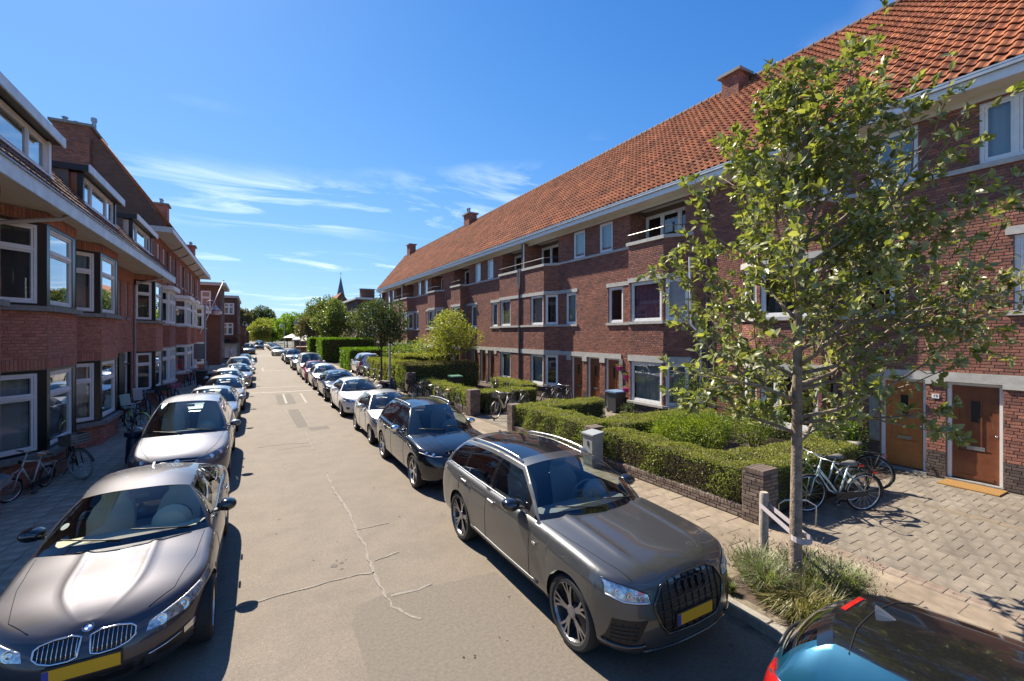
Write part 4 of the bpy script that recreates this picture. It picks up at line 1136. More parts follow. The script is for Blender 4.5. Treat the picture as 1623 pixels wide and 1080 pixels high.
    # -------- projection tools
    def proj(c, ax, a, b):
        o, d = {'F': ((a, -2, b), (0, 1, 0)), 'B': ((a, c.L + 2, b), (0, -1, 0)), 'S': ((3, a, b), (-1, 0, 0)), 'P': ((-3, a, b), (1, 0, 0)), 'T': ((a, b, 4), (0, 0, -1))}[ax]
        loc, nor, i, dist = c.bvh.ray_cast(Vector(o), Vector(d))
        if loc is None:
            loc, nor, i, dist = c.bvh.find_nearest(Vector(o) + Vector(d) * 2.0); 
        if nor.dot(Vector(d)) > 0: nor = -nor
        return loc, nor
    def patch(c, name, ax, top, bot, mat, off=.004, nrow=4, sub=4, parent=None, mirror=False, smooth=True, depth=.012):
        def dens(P):
            o = []
            for i in range(len(P) - 1):
                for k in range(sub): o.append((P[i][0] + (P[i + 1][0] - P[i][0]) * k / sub, P[i][1] + (P[i + 1][1] - P[i][1]) * k / sub))
            return o + [P[-1]]
        res = []
        for mir in ((1, -1) if mirror else (1,)):
            T, Bt = dens(top), dens(bot); rows = []; under = []
            for r in range(nrow + 1):
                t = r / nrow; row = []; ur = []
                for p, q in zip(T, Bt):
                    a, b = p[0] + (q[0] - p[0]) * t, p[1] + (q[1] - p[1]) * t
                    if ax in 'FBT': a *= mir; axx = ax
                    else: axx = ax if mir == 1 else ('P' if ax == 'S' else 'S')
                    l, n = c.proj(axx, a, b); row.append(l + n * off); ur.append(l - n * depth)
                rows.append(row); under.append(ur)
            m = MB(); m.grid([[tuple(p) for p in r] for r in rows])
            # skirt
            loop = rows[0] + [r[-1] for r in rows[1:]] + rows[-1][::-1][1:] + [r[0] for r in rows[::-1][1:-1]]
            lo2 = under[0] + [r[-1] for r in under[1:]] + under[-1][::-1][1:] + [r[0] for r in under[::-1][1:-1]]
            k = len(loop); n0 = len(m.v); m.v += [tuple(p) for p in loop] + [tuple(p) for p in lo2]
            for i in range(k): j = (i + 1) % k; m.face((n0 + i, n0 + j, n0 + k + j, n0 + k + i))
            o = m.build(name, mat, parent or c.root, smooth=smooth, world=False, sharp=40); res.append(o)
            if parent is not None: pass
        return res
    def line(c, name, ax, pts, r, mat, off=0.0, mirror=False, closed=False, sub=5, parent=None, n=5, shape=None):
        res = []
        for mir in ((1, -1) if mirror else (1,)):
            P = []
            k = len(pts)
            for i in range(k if closed else k - 1):
                p, q = pts[i], pts[(i + 1) % k]
                for t in range(sub): P.append((p[0] + (q[0] - p[0]) * t / sub, p[1] + (q[1] - p[1]) * t / sub))
            if not closed: P.append(pts[-1])
            W_ = []
            for a, b in P:
                if ax in 'FBT': a *= mir; axx = ax
                else: axx = ax if mir == 1 else ('P' if ax == 'S' else 'S')
                l, nn = c.proj(axx, a, b); W_.append(l + nn * off)
            m = MB(); m.tube(W_, r, n, closed=closed); res.append(m.build(name, mat, parent or c.root, smooth=True, world=False))
        return res
    def inside(c):
        S = c.S; im = S.get('trim', M['interior']); yA = S['yA']; L = c.L
        zb = c.zsh(yA); y0, y1 = S['cowl'][0] + .05, S['yC'] - .1; w = c.hw * .80
        m = MB(); m.box(-w, w, yA - .1, y1, .30, .34); m.build('cabin_floor', M['interior'], c.root, world=False)
        d = MB(); zc = S['cowl'][1] - .06
        pr = [(y0, zc - .0), (yA + .18, zc + .015), (yA + .42, zc - .02), (yA + .50, zc - .10), (yA + .46, zc - .32), (yA + .1, zc - .4)]
        rows = [[(x * w * (.62 if k == 0 else .93 if k == 1 else 1.0), y + .10 * x * x * (k == 0), z + .012 * math.cos(x * 3)) for k, (y, z) in enumerate(pr)] for x in (-1, -.6, -.2, .2, .6, 1)]
        d.grid(rows); 
        d.lathe((w * .5, yA + .40, zc - .0), (0, -1, 0), [(.0, -.06), (.20, -.06), (.22, .0), (.16, .10), (0, .14)], 16)
        d.build('dashboard', S.get('trim', M['interior']), c.root, smooth=True, world=False, sharp=35)
        s = MB(); pts = []
        cx, cy, cz = w * .5, yA + .66, zc - .02
        for k in range(20):
            a = 2 * math.pi * k / 20; pts.append((cx + .185 * math.cos(a), cy - .07 * math.sin(a), cz + .17 * math.sin(a)))
        s.tube(pts, .016, 6, closed=True); s.tube([(cx - .17, cy, cz), (cx + .17, cy, cz)], .02, 6); s.tube([(cx, cy, cz), (cx, cy - .25, cz - .06)], .03, 6)
        s.build('steering_wheel', M['interior'], c.root, smooth=True, world=False)
        rowsY = [yA + 1.05] + ([S['yR'] - .75] if L > 3.2 else [])
        for ry in rowsY:
            for sx in (-1, 1):
                q = MB(); cx = sx * w * .5; sw = .25; zt = S['zH'] - .22
                base = [(cx - sw, ry - .45), (cx + sw, ry - .45), (cx + sw, ry + .06), (cx - sw, ry + .06)]
                q.prism(base, .36, .55)
                prof = [(.00, .5, .24), (.10, zb, .25), (.20, zt - .08, .21), (.24, zt + .02, .13), (.25, zt + .10, .13), (.28, zt + .17, .09)]
                f = []
                for dy, z, hw_ in prof: f.append([(cx - hw_, ry + dy, z), (cx - hw_ * .5, ry + dy - .05, z), (cx + hw_ * .5, ry + dy - .05, z), (cx + hw_, ry + dy, z), (cx + hw_ * .7, ry + dy + .10, z), (cx - hw_ * .7, ry + dy + .10, z), (cx - hw_, ry + dy, z)])
                q.grid(f); q.build('seat', im, c.root, smooth=True, world=False, sharp=45)
        if c.det > 0:
            q = MB(); q.box(-.10, .10, S['yH'] + .05, S['yH'] + .07, S['zH'] - .09, S['zH'] - .03); q.build('rear_view_mirror', M['plastic'], c.root, world=False)
    def wheels(c):
        S = c.S; r = c.wr; tw = S.get('tw', .22); st = S.get('spokes', (5, 'twin')); rimr = r - S.get('tyre', .095)
        for yc in (c.yf, c.yr):                     # liners behind the arches
            for sx in (-1, 1):
                q = MB(); n = 12; x0, x1 = sx * (c.hw - .30), sx * (c.hw - .02); rows = []
                for k in range(n + 1):
                    a = math.pi * k / n; rows.append([(x0, yc + c.ar * math.cos(a), r + c.ar * math.sin(a)), (x1 * .97, yc + c.ar * math.cos(a), r + c.ar * math.sin(a))])
                q.grid(rows); q.poly([(x0, yc + c.ar * math.cos(math.pi * k / n), r + c.ar * math.sin(math.pi * k / n)) for k in range(n + 1)] + [(x0, yc - c.ar, .15), (x0, yc + c.ar, .15)])
                q.build('wheel_arch_liner', M['rubber'], c.root, world=False)
        t = MB(); h = tw / 2
        t.lathe((0, 0, 0), (1, 0, 0), [(rimr - .01, -h * .75), (rimr + .01, -h), (r - .03, -h), (r - .006, -h * .8), (r, -h * .45), (r, h * .45), (r - .006, h * .8), (r - .03, h), (rimr + .01, h), (rimr - .012, h * .8)], 36)
        tm = t.mesh('tyre', M['rubber'], smooth=True, sharp=50)
        g = MB(); n, kind = st
        g.lathe((0, 0, 0), (1, 0, 0), [(rimr + .004, h * .86), (rimr - .012, h * .90), (rimr - .022, h * .70), (rimr - .03, -h * .6)], 36, m=0)
        g.lathe((0, 0, 0), (1, 0, 0), [(rimr - .02, h * .05), (rimr * .55, h * .10), (0.0, h * .12)], 24, m=1)
        g.lathe((0, 0, 0), (1, 0, 0), [(rimr * .70, h * .16), (rimr * .68, h * .22), (rimr * .2, h * .22)], 24, m=2)
        g.lathe((0, 0, 0), (1, 0, 0), [(.075, h * .3), (.07, h * .74), (.045, h * .80), (0, h * .80)], 18, m=0)
        def spoke(a0, a1, w0, w1, b0=.60, b1=.84):
            pts = []
            for t_ in (0, .5, 1):
                rr = .05 + (rimr - .062) * t_; a = a0 + (a1 - a0) * t_; w_ = w0 + (w1 - w0) * t_; xx = h * (b0 + (b1 - b0) * (0.35 * t_ + .65 * t_ ** 2) + .12 * (1 - t_))
                cy, cz = rr * math.cos(a), rr * math.sin(a); ty, tz = -math.sin(a), math.cos(a)
                pts.append([(xx - .03, cy - ty * w_, cz - tz * w_), (xx, cy - ty * w_ * .8, cz - tz * w_ * .8), (xx, cy + ty * w_ * .8, cz + tz * w_ * .8), (xx - .03, cy + ty * w_, cz + tz * w_)])
            n0 = len(g.v)
            for i, row in enumerate(pts): g.v += row
            for i in range(2):
                for j in range(3):
                    g.face((n0 + i * 4 + j, n0 + i * 4 + j + 1, n0 + i * 4 + 5 + j, n0 + i * 4 + 4 + j), 0 if j == 1 else 3)
        for k in range(n):
            a = 2 * math.pi * k / n + math.pi / 2
            if kind == 'twin':
                spoke(a - .05, a - .20, .018, .016); spoke(a + .05, a + .20, .018, .016)
            elif kind == 'y':
                spoke(a, a - .27, .022, .015); spoke(a, a + .27, .022, .015); spoke(a, a + .02, .022, .012)
            elif kind == 'cover':
                spoke(a, a, .05, .06)
            else: spoke(a, a, .032, .024)
        rimmats = S.get('rim', [M['alu'], M['plastic'], M['steel'], M['plastic']])
        gm = g.mesh('rim', rimmats, smooth=False)
        for yc in (c.yf, c.yr):
            for sx in (1, -1):
                w = bpy.data.objects.new('wheel', None); link(w); w.parent = c.root; w.location = (sx * (c.hw - h - .012), yc, r); w.rotation_euler = (random.uniform(0, 6.28), 0, 0 if sx > 0 else math.pi)
                for nm, me in (('tyre', tm), ('rim', gm)):
                    o = bpy.data.objects.new(nm, me); link(o); o.parent = w
    # -------- common trim
    def common(c, plate_z=None, plate_y='F', seams=True, mirrors=True, handles=(), rails=False, wipers=True, mirror_mat=None, trim=None):
        S = c.S; L = c.L
        if plate_z:
            c.plate('F', plate_z)
        if mirrors:
            mm = mirror_mat or c.paint; y, z = S['pillars'][0][0] + S.get('mdy', .16), c.zsh(S['yA']) + S.get('mdz', .10)
            for sx in (1, -1):
                x0 = c.half(S['yA']) * .93; q = MB()
                rows = []
                for k, (dy, s_) in enumerate([(-.10, .35), (-.08, .72), (-.04, .95), (.02, 1.0), (.06, .97), (.075, .93)]):
                    rows.append([(sx * (x0 + .125 + .118 * s_ * math.cos(a) * (1 if math.cos(a) > 0 else 1.05)), y + dy, z + .08 * s_ * math.sin(a)) for a in [2 * math.pi * i / 16 for i in range(17)]])
                q.grid(rows, 0); q.poly(rows[0][:-1], 0)
                q.extr([(sx * x0 * .97, y - .05, z - .065), (sx * (x0 + .10), y - .04, z - .055), (sx * (x0 + .10), y + .04, z - .055), (sx * x0 * .97, y + .03, z - .065)], (0, 0, .028), 1)
                o = q.build('door_mirror', [mm, M['plastic']], c.root, smooth=True, world=False, sharp=45, weld=.0005)
                g = MB(); g.poly([(sx * (x0 + .125 + .095 * math.cos(a)), y + .0765, z + .06 * math.sin(a)) for a in [2 * math.pi * i / 16 for i in range(16)]]); g.build('mirror_glass', M['chrome'], o, world=False)
        if c.det < 1: return
        if seams:
            zt = lambda y: c.zsh(y) - .015
            zb = c.zb + .07
            for a in S.get('doors', []):
                c.line('door_seam', 'S', [(a, zt(a)), (a + .01, .6), (a + .03, zb + .02)], .0035, M['gap'], .0005, mirror=True, sub=6, n=4)
            d0, d1 = S['doors'][0], S['doors'][-1]
            c.line('sill_seam', 'S', [(c.yf + c.ar + .04, zb), (c.yr - c.ar - .04, zb)], .004, M['gap'], .0005, mirror=True, sub=12, n=4)
            # bonnet shut line
            b = S.get('bonnet')
            if b: c.line('bonnet_seam', 'T', b, .0035, M['gap'], .0005, mirror=True, sub=6, n=4)
        for (y, z) in handles:
            for o in c.line('door_handle', 'S', [(y, z), (y + .06, z + .004), (y + .19, z + .008)], .014, S.get('handle', c.paint), .020, mirror=True, sub=3, n=6): pass
            c.patch('handle_cup', 'S', [(y + .03, z + .03), (y + .16, z + .034)], [(y + .03, z - .025), (y + .16, z - .022)], M['plastic'], off=.0015, nrow=2, sub=2, mirror=True)
        if rails:
            for sx in (1, -1):
                q = MB(); pts = []
                rl = c.rail; n = len(rl)
                for i in range(1, n - 1): p = rl[i]; pts.append((sx * (p.x - .045), p.y, p.z + (.045 if 1 < i < n - 2 else .012) + .012))
                q.tube(pts, .016, 6)
                for i in (2, n // 2, n - 3): p = rl[i]; q.tube([(sx * (p.x - .045), p.y, p.z - .0), (sx * (p.x - .045), p.y, p.z + .055)], .014, 5)
                q.build('roof_rail', trim or M['alu'], c.root, smooth=True, world=False)
        if wipers:
            for x0, x1 in ((.62, .06), (-.02, -.58)):
                q = MB(); P = []
                for t in (0, .25, .5, .75, 1):
                    x = (x0 + (x1 - x0) * t) * (c.hw / .93); yy = c.wsC[0].y + (c.apil[0].y - c.wsC[0].y) * abs(x / c.apil[0].x) ** 2.1
                    l, n_ = c.proj('T', x, yy + .05 + .09 * t); P.append(l + n_ * .012)
                q.tube(P, .009, 5); q.build('wiper', M['plastic'], c.root, smooth=True, world=False)
        if S.get('fin', True):
            p = c.rail[-2]; q = MB(); zc = S['H'] - .03
            l, n_ = c.proj('T', 0, S['yR'] - .12)
            q.extr([(-.012, l.y - .07, l.z - .01), (-.012, l.y + .08, l.z - .01), (-.012, l.y + .08, l.z + .045), (-.012, l.y + .03, l.z + .03)], (.024, 0, 0)); q.build('roof_aerial', S.get('finpaint', M['plastic']), c.root, world=False)
        ct = S.get('chrome')
        if ct:
            P = []
            pl = S['pillars']; a, b = pl[0][0] - .06, pl[-1][1]
            c.line('window_trim', 'S', [(a + (b - a) * k / 8, c.zsh(a + (b - a) * k / 8) + .012) for k in range(9)], .008, ct, .006, mirror=True, sub=3, n=5)
    def plate(c, ax, z, w=.52, h=.112):
        s = 1 if ax == 'F' else -1
        l, n = c.proj(ax, 0, z); y = l.y - s * .022
        q = MB(); y0, y1 = sorted((y, y + s * .012)); q.box(-w / 2, w / 2, y0, y1, z - h / 2, z + h / 2)
        o = q.build('number_plate', M['yellow'], c.root, world=False)
        b = MB(); xs = (-w / 2, -w / 2 + .045) if s > 0 else (w / 2 - .045, w / 2); b.box(xs[0] , xs[1], *sorted((y - s * .001, y + s * .004)), z - h / 2 + .002, z + h / 2 - .002); b.build('plate_strip', M['eublue'], o, world=False)
        k = MB(); k.box(-w / 2 - .012, w / 2 + .012, *sorted((y + s * .006, y + s * .03)), z - h / 2 - .012, z + h / 2 + .012); k.build('plate_holder', M['plastic'], c.root, world=False)
    def headlamp(c, top, bot, mat=None, lens=(), drl=None, ax='F'):
        hs = c.patch('headlight', ax, top, bot, mat or M['lampdark'], off=.003, mirror=True, nrow=5, sub=5, depth=.02)
        for k, (x, z, r) in enumerate(lens):
            for mir, par in zip((1, -1), hs):
                l, n = c.proj(ax, x * mir, z); q = MB(); d = (n + Vector((0, -.8, 0))).normalized()
                q.lathe(l + d * .004, d, [(r * 1.15, -.004), (r * 1.18, .004), (r, .006), (r * .8, .002), (r * .45, .004), (0, .006)], 18)
                q.build('headlight_lens', M['lens'], par, smooth=True, world=False, sharp=60)
        if drl:
            for mir, par in zip((1, -1), hs):
                for seg in drl:
                    P = []
                    for i in range(len(seg) - 1):
                        for t in range(4): P.append((seg[i][0] + (seg[i + 1][0] - seg[i][0]) * t / 4, seg[i][1] + (seg[i + 1][1] - seg[i][1]) * t / 4))
                    P.append(seg[-1]); W_ = []
                    for a, b in P: l, n = c.proj(ax, a * mir, b); W_.append(l + n * .005)
                    q = MB(); q.tube(W_, .009, 5); q.build('running_light', M['drl'], par, smooth=True, world=False)
        # clear cover
        for mir, par in zip((1, -1), hs): pass
        return hs
M['gloss_black'] = pm('gloss_black_trim', (0.008, 0.008, 0.009), 0.12, coat=1.0)
M['lampbright'] = pm('lamp_bowl', (.42, .46, .50), .18, metal=.55, coat=1.0, var=.6, scale=26)
M['gap'] = pm('panel_gap', (0.004, 0.004, 0.004), 0.9)
M['drl'] = pm('running_light_tube', (0.72, 0.74, 0.76), 0.25, coat=0.6)
M['grille'] = pm('grille_black', (0.006, 0.006, 0.006), 0.45)
M['rimdark'] = pm('rim_dark', (0.03, 0.03, 0.032), 0.3, metal=0.5)
M['rimface'] = pm('rim_face', (.30, .30, .31), .32, metal=.85)
M['disc'] = pm('sticker_white', (0.7, 0.7, 0.68), 0.6)
P_ = {}
P_['bmw'] = paint('dark_bronze_grey_paint', (0.052, 0.050, 0.060), .70, .50)
P_['audi'] = paint('dark_grey_paint', (0.092, 0.093, 0.094), .72, .42)
P_['black'] = paint('black_blue_paint', (0.006, 0.008, 0.012), .3, .2)
P_['silver'] = paint('silver_paint', (0.56, 0.55, 0.53), .75, .35)
P_['white'] = paint('white_car_paint', (0.74, 0.74, 0.73), .0, .3)
P_['navy'] = paint('navy_paint', (0.018, 0.024, 0.040), .5, .28)
P_['red'] = paint('red_paint', (0.34, 0.012, 0.022), .3, .28)
P_['blue'] = paint('blue_paint', (0.006, 0.080, 0.150), .55, .30)
P_['lanc'] = paint('blue_grey_paint', (0.12, 0.125, 0.155), .7, .55)
P_['grey'] = paint('mid_grey_paint', (0.17, 0.175, 0.18), .7, .32)
P_['sblue'] = paint('silver_blue_paint', (0.26, 0.29, 0.33), .75, .33)
P_['teal'] = paint('teal_paint', (0.10, 0.26, 0.29), .5, .3)
P_['dgreen'] = paint('dark_green_paint', (0.03, 0.05, 0.045), .4, .3)
P_['gold'] = paint('champagne_paint', (0.34, 0.31, 0.26), .7, .35)

# ---- the two foreground cars
def sedan_spec(p, **k):
    S = dict(L=4.90, W=1.86, H=1.465, wb=2.97, fo=.80, wr=.335, tw=.25, tyre=.09, zb=.20, paint=p,
             hood=[(0, .775), (.10, .83), (.35, .885), (.8, .93), (1.2, .955), (1.6, 1.0), (2.4, 1.0), (4.0, 1.05), (4.3, 1.085), (4.75, 1.07), (4.9, .96)],
             sh=[(0, .725), (.25, .785), (.6, .83), (1.0, .855), (1.5, .915), (2.6, .945), (3.9, .985), (4.5, 1.0), (4.9, .92)],
             front=(1.0, 2.35), rear=(.6, 3.0), yA=1.66, yC=4.30, cowl=(1.33, 1.0), yH=2.20, zH=1.345, wrf=.565, yR=3.32, zR=1.345, wrr=.565, rgb=(4.18, 1.085), rgl=(1, 9),
             pillars=[(1.98, 2.72), (2.80, 3.52), (3.57, 3.86)], doors=[1.62, 2.76, 3.62], bonnet=[(.42, .24), (.60, .42), (.72, .95), (.765, 1.55)], crown=2.3)
    S.update(k); return S
S = sedan_spec(P_['bmw'], trim=M['beige'], glass=glass('clear_car_glass', (.90, .93, .86), 1.52, 1.25), chrome=M['chrome'], hoodcrease=(.33, .04, .015), finpaint=P_['bmw'], handle=M['chrome'],
               lean=lambda z: .30 * max(0, (z - .47) / .40) ** 1.7 + .10 * max(0, (.36 - z) / .2), wid=[(0, .97), (1.4, .985), (2.4, 1.0), (3.9, 1.0), (4.9, .95)])
bmw = Car('parked_car', 'dark bronze grey saloon with twin kidney grilles, nearest car by the left kerb', (-1.31, 5.32, 0), S, 'cars parked along the kerb')
def dress_bmw(c):
    c.common(plate_z=None, handles=[(2.52, .84), (3.42, .875)], mirror_mat=M['gloss_black'])
    c.plate('F', .47)
    for sx in (1, -1):
        top = [(.03, .685), (.10, .705), (.22, .70), (.31, .68), (.345, .655)]; bot = [(.045, .56), (.10, .545), (.22, .545), (.30, .565), (.345, .60)]
        T = [(x * sx, z) for x, z in top]; Bt = [(x * sx, z) for x, z in bot]
        g = c.patch('kidney_grille', 'F', T, Bt, M['grille'], off=.002, nrow=3)[0]
        c.line('grille_surround', 'F', T + Bt[::-1], .009, M['chrome'], .008, closed=True, sub=4, parent=g)
        for k in range(9):
            t = (k + .7) / 9.4; x = .035 + .30 * t
            zt = interp(top)(x) - .012; zb = interp(bot)(x) + .012
            c.line('grille_bar', 'F', [(x * sx, zt), (x * sx, zb)], .0045, M['chrome'], .007, sub=3, parent=g)
    for o_ in (): pass
    c.headlamp([(.44, .655), (.55, .685), (.68, .72), (.80, .765), (.865, .80)], [(.42, .585), (.55, .59), (.68, .605), (.80, .655), (.868, .74)], mat=M['lampbright'], lens=[(.52, .632, .045), (.68, .662, .052)], drl=[[(.45, .65), (.55, .68), (.68, .715), (.80, .758)]])
    # roundel
    l, n = c.proj('T', 0, .30); 
    l, n = c.proj('F', 0, .735)
    n = (n + Vector((0, -.2, .9))).normalized()
    r = MB(); r.lathe(l + n * .004, n, [(.041, -.004), (.041, .004), (.037, .006)], 28, m=0); r.lathe(l + n * .0045, n, [(.037, .0015), (.026, .0015)], 28, m=1); r.lathe(l + n * .0045, n, [(.027, .0018), (.025, .0018)], 28, m=0)
    u = Vector((1, 0, 0)); w = n.cross(u).normalized(); u = w.cross(n)
    for q in range(4):
        pts = [l + n * .0065] + [l + n * .0065 + (u * math.cos(a) + w * math.sin(a)) * .025 for a in [math.pi / 2 * q + math.pi / 2 * k / 7 for k in range(8)]]
        r.poly([tuple(p) for p in pts], 2 if q % 2 == 0 else 3)
    r.build('bonnet_badge', [M['chrome'], M['black'], M['white'], M['badgeblue']], c.root, world=False)
    c.patch('lower_intake', 'F', [(-.42, .375), (0, .385), (.42, .375)], [(-.40, .27), (0, .26), (.40, .27)], M['grille'], off=.002)
    c.patch('side_intake', 'F', [(.50, .42), (.66, .45), (.74, .47)], [(.50, .32), (.66, .33), (.75, .36)], M['grille'], off=.002, mirror=True)
    for o in c.patch('fog_light', 'F', [(.69, .445), (.775, .47)], [(.69, .385), (.775, .40)], M['lens'], off=.008, mirror=True, nrow=2): pass
    c.line('bumper_chrome', 'F', [(.44, .385), (.56, .40), (.67, .425)], .007, M['chrome'], .010, mirror=True)
    # parking disc on the windscreen
    l, n = c.proj('T', -.60, 1.80); d = MB(); d.lathe(l - n * .006, n, [(.045, 0), (0, 0.0005)], 20); d.build('windscreen_disc', M['disc'], c.root, world=False)
    c.patch('tail_light', 'B', [(.50, .93), (.88, .90)], [(.52, .82), (.88, .78)], M['redlens'], mirror=True)
M['badgeblue'] = pm('badge_blue', (0.02, 0.16, 0.5), 0.3, coat=1)
dress_bmw(bmw)

S = dict(L=5.0, W=1.92, H=1.675, wb=2.995, fo=.86, wr=.385, tw=.29, tyre=.082, gap=.04, zb=.26, paint=P_['audi'], flare=.03, crease=.014,
         hood=[(0, .955), (.05, 1.0), (.25, 1.055), (.7, 1.10), (1.2, 1.145), (1.6, 1.17), (2.5, 1.17), (4.55, 1.18), (4.9, 1.16), (5.0, 1.05)],
         sh=[(0, .90), (.2, .975), (.6, 1.035), (1.1, 1.07), (1.6, 1.09), (3, 1.11), (4.5, 1.14), (5.0, 1.04)],
         front=(.62, 2.9), rear=(.55, 3.2), yA=1.60, yC=4.78, cowl=(1.30, 1.15), yH=2.30, zH=1.55, wrf=.62, yR=4.25, zR=1.525, wrr=.60, rgb=(4.82, 1.19), rgl=(2, 9), railz=1.59, sbx=1,
         pillars=[(1.92, 2.84), (2.93, 3.80), (3.87, 4.45)], doors=[1.66, 2.88, 3.86], bonnet=[(.66, .20), (.74, .5), (.80, 1.0), (.83, 1.55)], crown=2.6, hoodcrease=(.55, .05, .02),
         glass=glass('green_car_glass', (.78, .86, .85), 1.52, 1.6), glass2=M['tintglass'], pano=(2, 14), chrome=M['alu'], spokes=(5, 'y'), rim=[M['rimface'], M['plastic'], M['steel'], M['rimdark']], handle=M['alu'], mdz=.10, mdy=.08,
         lean=lambda z: .10 * max(0, (z - .60) / .4) ** 1.5 + .06 * max(0, (.42 - z) / .2), sbul=.03, finpaint=P_['audi'])
audi = Car('parked_car', 'large dark grey sport utility car with octagonal grille, beside the young tree', (3.90, 3.08, 0), S, 'cars parked along the kerb')
def dress_audi(c):
    c.common(handles=[(2.62, .99), (3.58, 1.02)], rails=True, mirror_mat=M['gloss_black'])
    T = [(-.40, .90), (-.26, .955), (0, .965), (.26, .955), (.40, .90)]; Bt = [(-.50, .70), (-.36, .46), (0, .445), (.36, .46), (.50, .70)]
    T = [(-.505, .76), (-.40, .90), (-.27, .95), (0, .958), (.27, .95), (.40, .90), (.505, .76)]; Bt = [(-.50, .70), (-.45, .56), (-.36, .455), (0, .44), (.36, .455), (.45, .56), (.50, .70)]
    g = c.patch('front_grille', 'F', T, Bt, M['grille'], off=.003, nrow=6)[0]
    c.line('grille_frame', 'F', T + Bt[::-1], .012, M['gloss_black'], .008, closed=True, sub=4, parent=g)
    for k in range(9):
        x = -.40 + .10 * k
        zt = interp([(p[0], p[1]) for p in T])(x) - .02; zb = interp([(p[0], p[1]) for p in Bt])(x) + .02
        c.line('grille_bar', 'F', [(x, zt), (x, zb)], .007, M['rimdark'], .010, sub=4, parent=g)
    for z in (.52, .60, .68, .76, .84, .90):
        hw_ = .46 if .6 < z < .8 else .38 if z < .86 else .30
        c.line('grille_slat', 'F', [(-hw_, z), (0, z), (hw_, z)], .0045, M['gloss_black'], .006, sub=8, parent=g)
    for k in range(4):                                    # four dark rings
        x0 = -.15 + .10 * k; pts = [(x0 + .062 * math.cos(2 * math.pi * i / 18), .845 + .062 * math.sin(2 * math.pi * i / 18)) for i in range(18)]
        c.line('badge_ring', 'F', pts, .0085, M['rimdark'], .024, closed=True, sub=1, parent=g)
    T2 = [(.55, .85), (.66, .90), (.78, .94), (.88, .965)]; B2 = [(.535, .765), (.66, .77), (.78, .785), (.90, .835)]
    hs = c.headlamp(T2, B2, mat=M['lampbright'], lens=[(.64, .825, .030), (.735, .85, .030), (.82, .885, .026)], drl=[[(.555, .775), (.66, .782), (.78, .797), (.89, .845)], [(.60, .84), (.69, .85), (.71, .885)]])
    for s_, par in zip((1, -1), hs): c.line('lamp_rim', 'F', [(x * s_, z) for x, z in T2 + B2[::-1]], .007, M['gloss_black'], .003, closed=True, sub=4, parent=par)
    ins = c.patch('side_intake', 'F', [(.585, .62), (.74, .625), (.87, .635)], [(.68, .41), (.78, .385), (.90, .40)], M['grille'], off=.004, mirror=True)
    for s_, par in zip((1, -1), ins):
        for z in (.44, .48, .52, .56): c.line('intake_mesh', 'F', [((.66 + (.6 - z) * .2) * s_, z), (.87 * s_, z)], .006, M['rimdark'], .006, sub=5, parent=par)
        for x in (.70, .75, .80, .85): c.line('intake_mesh', 'F', [(x * s_, .59), ((x + .015) * s_, .42)], .005, M['rimdark'], .006, sub=4, parent=par)
    c.line('intake_blade', 'F', [(.60, .375), (.74, .36), (.90, .38)], .020, M['gloss_black'], .008, mirror=True)
    c.line('bumper_lip', 'F', [(-.60, .315), (-.3, .30), (0, .30), (.3, .30), (.60, .315)], .018, M['gloss_black'], .006)
    c.plate('F', .565)
    c.line('sill_trim', 'S', [(1.50, .40), (2.4, .395), (3.4, .41)], .016, P_['audi'], .003, mirror=True, sub=8)
    c.patch('tail_light', 'B', [(.45, 1.0), (.92, 1.0)], [(.45, .90), (.92, .88)], M['redlens'], mirror=True)
    for sx in (1, -1):
        q = MB(); x = sx * (c.half(1.5) + .012); q.extr([(x, 1.50, .86), (x, 1.57, .86), (x, 1.57, .885), (x, 1.50, .885)], (sx * -.012, 0, 0)); q.build('wing_badge', M['alu'], c.root, world=False)
dress_audi(audi)
# ------------------------------------------------------------------ the other parked cars, nearest first
def hatch(p, **k):
    S = dict(L=4.05, W=1.77, H=1.44, wb=2.56, fo=.82, wr=.315, tw=.20, zb=.19, paint=p,
             hood=[(0, .70), (.08, .77), (.35, .87), (.8, .95), (1.1, 1.0), (1.5, 1.02), (3.6, 1.05), (3.95, 1.0), (4.05, .90)],
             sh=[(0, .66), (.25, .76), (.6, .84), (1.0, .90), (1.4, .94), (2.6, .97), (3.7, 1.02), (4.05, .90)],
             front=(.85, 2.5), rear=(.5, 3.0), yA=1.32, yC=3.86, cowl=(.98, .985), yH=1.92, zH=1.335, wrf=.53, yR=3.45, zR=1.33, wrr=.50, rgb=(3.93, 1.02), rgl=(1, 8),
             pillars=[(1.62, 2.36), (2.44, 3.08), (3.13, 3.42)], doors=[1.36, 2.40, 3.16], bonnet=[(.40, .14), (.58, .4), (.66, .8), (.69, 1.28)], crown=2.3, spokes=(5, 'twin'))
    S.update(k); return S
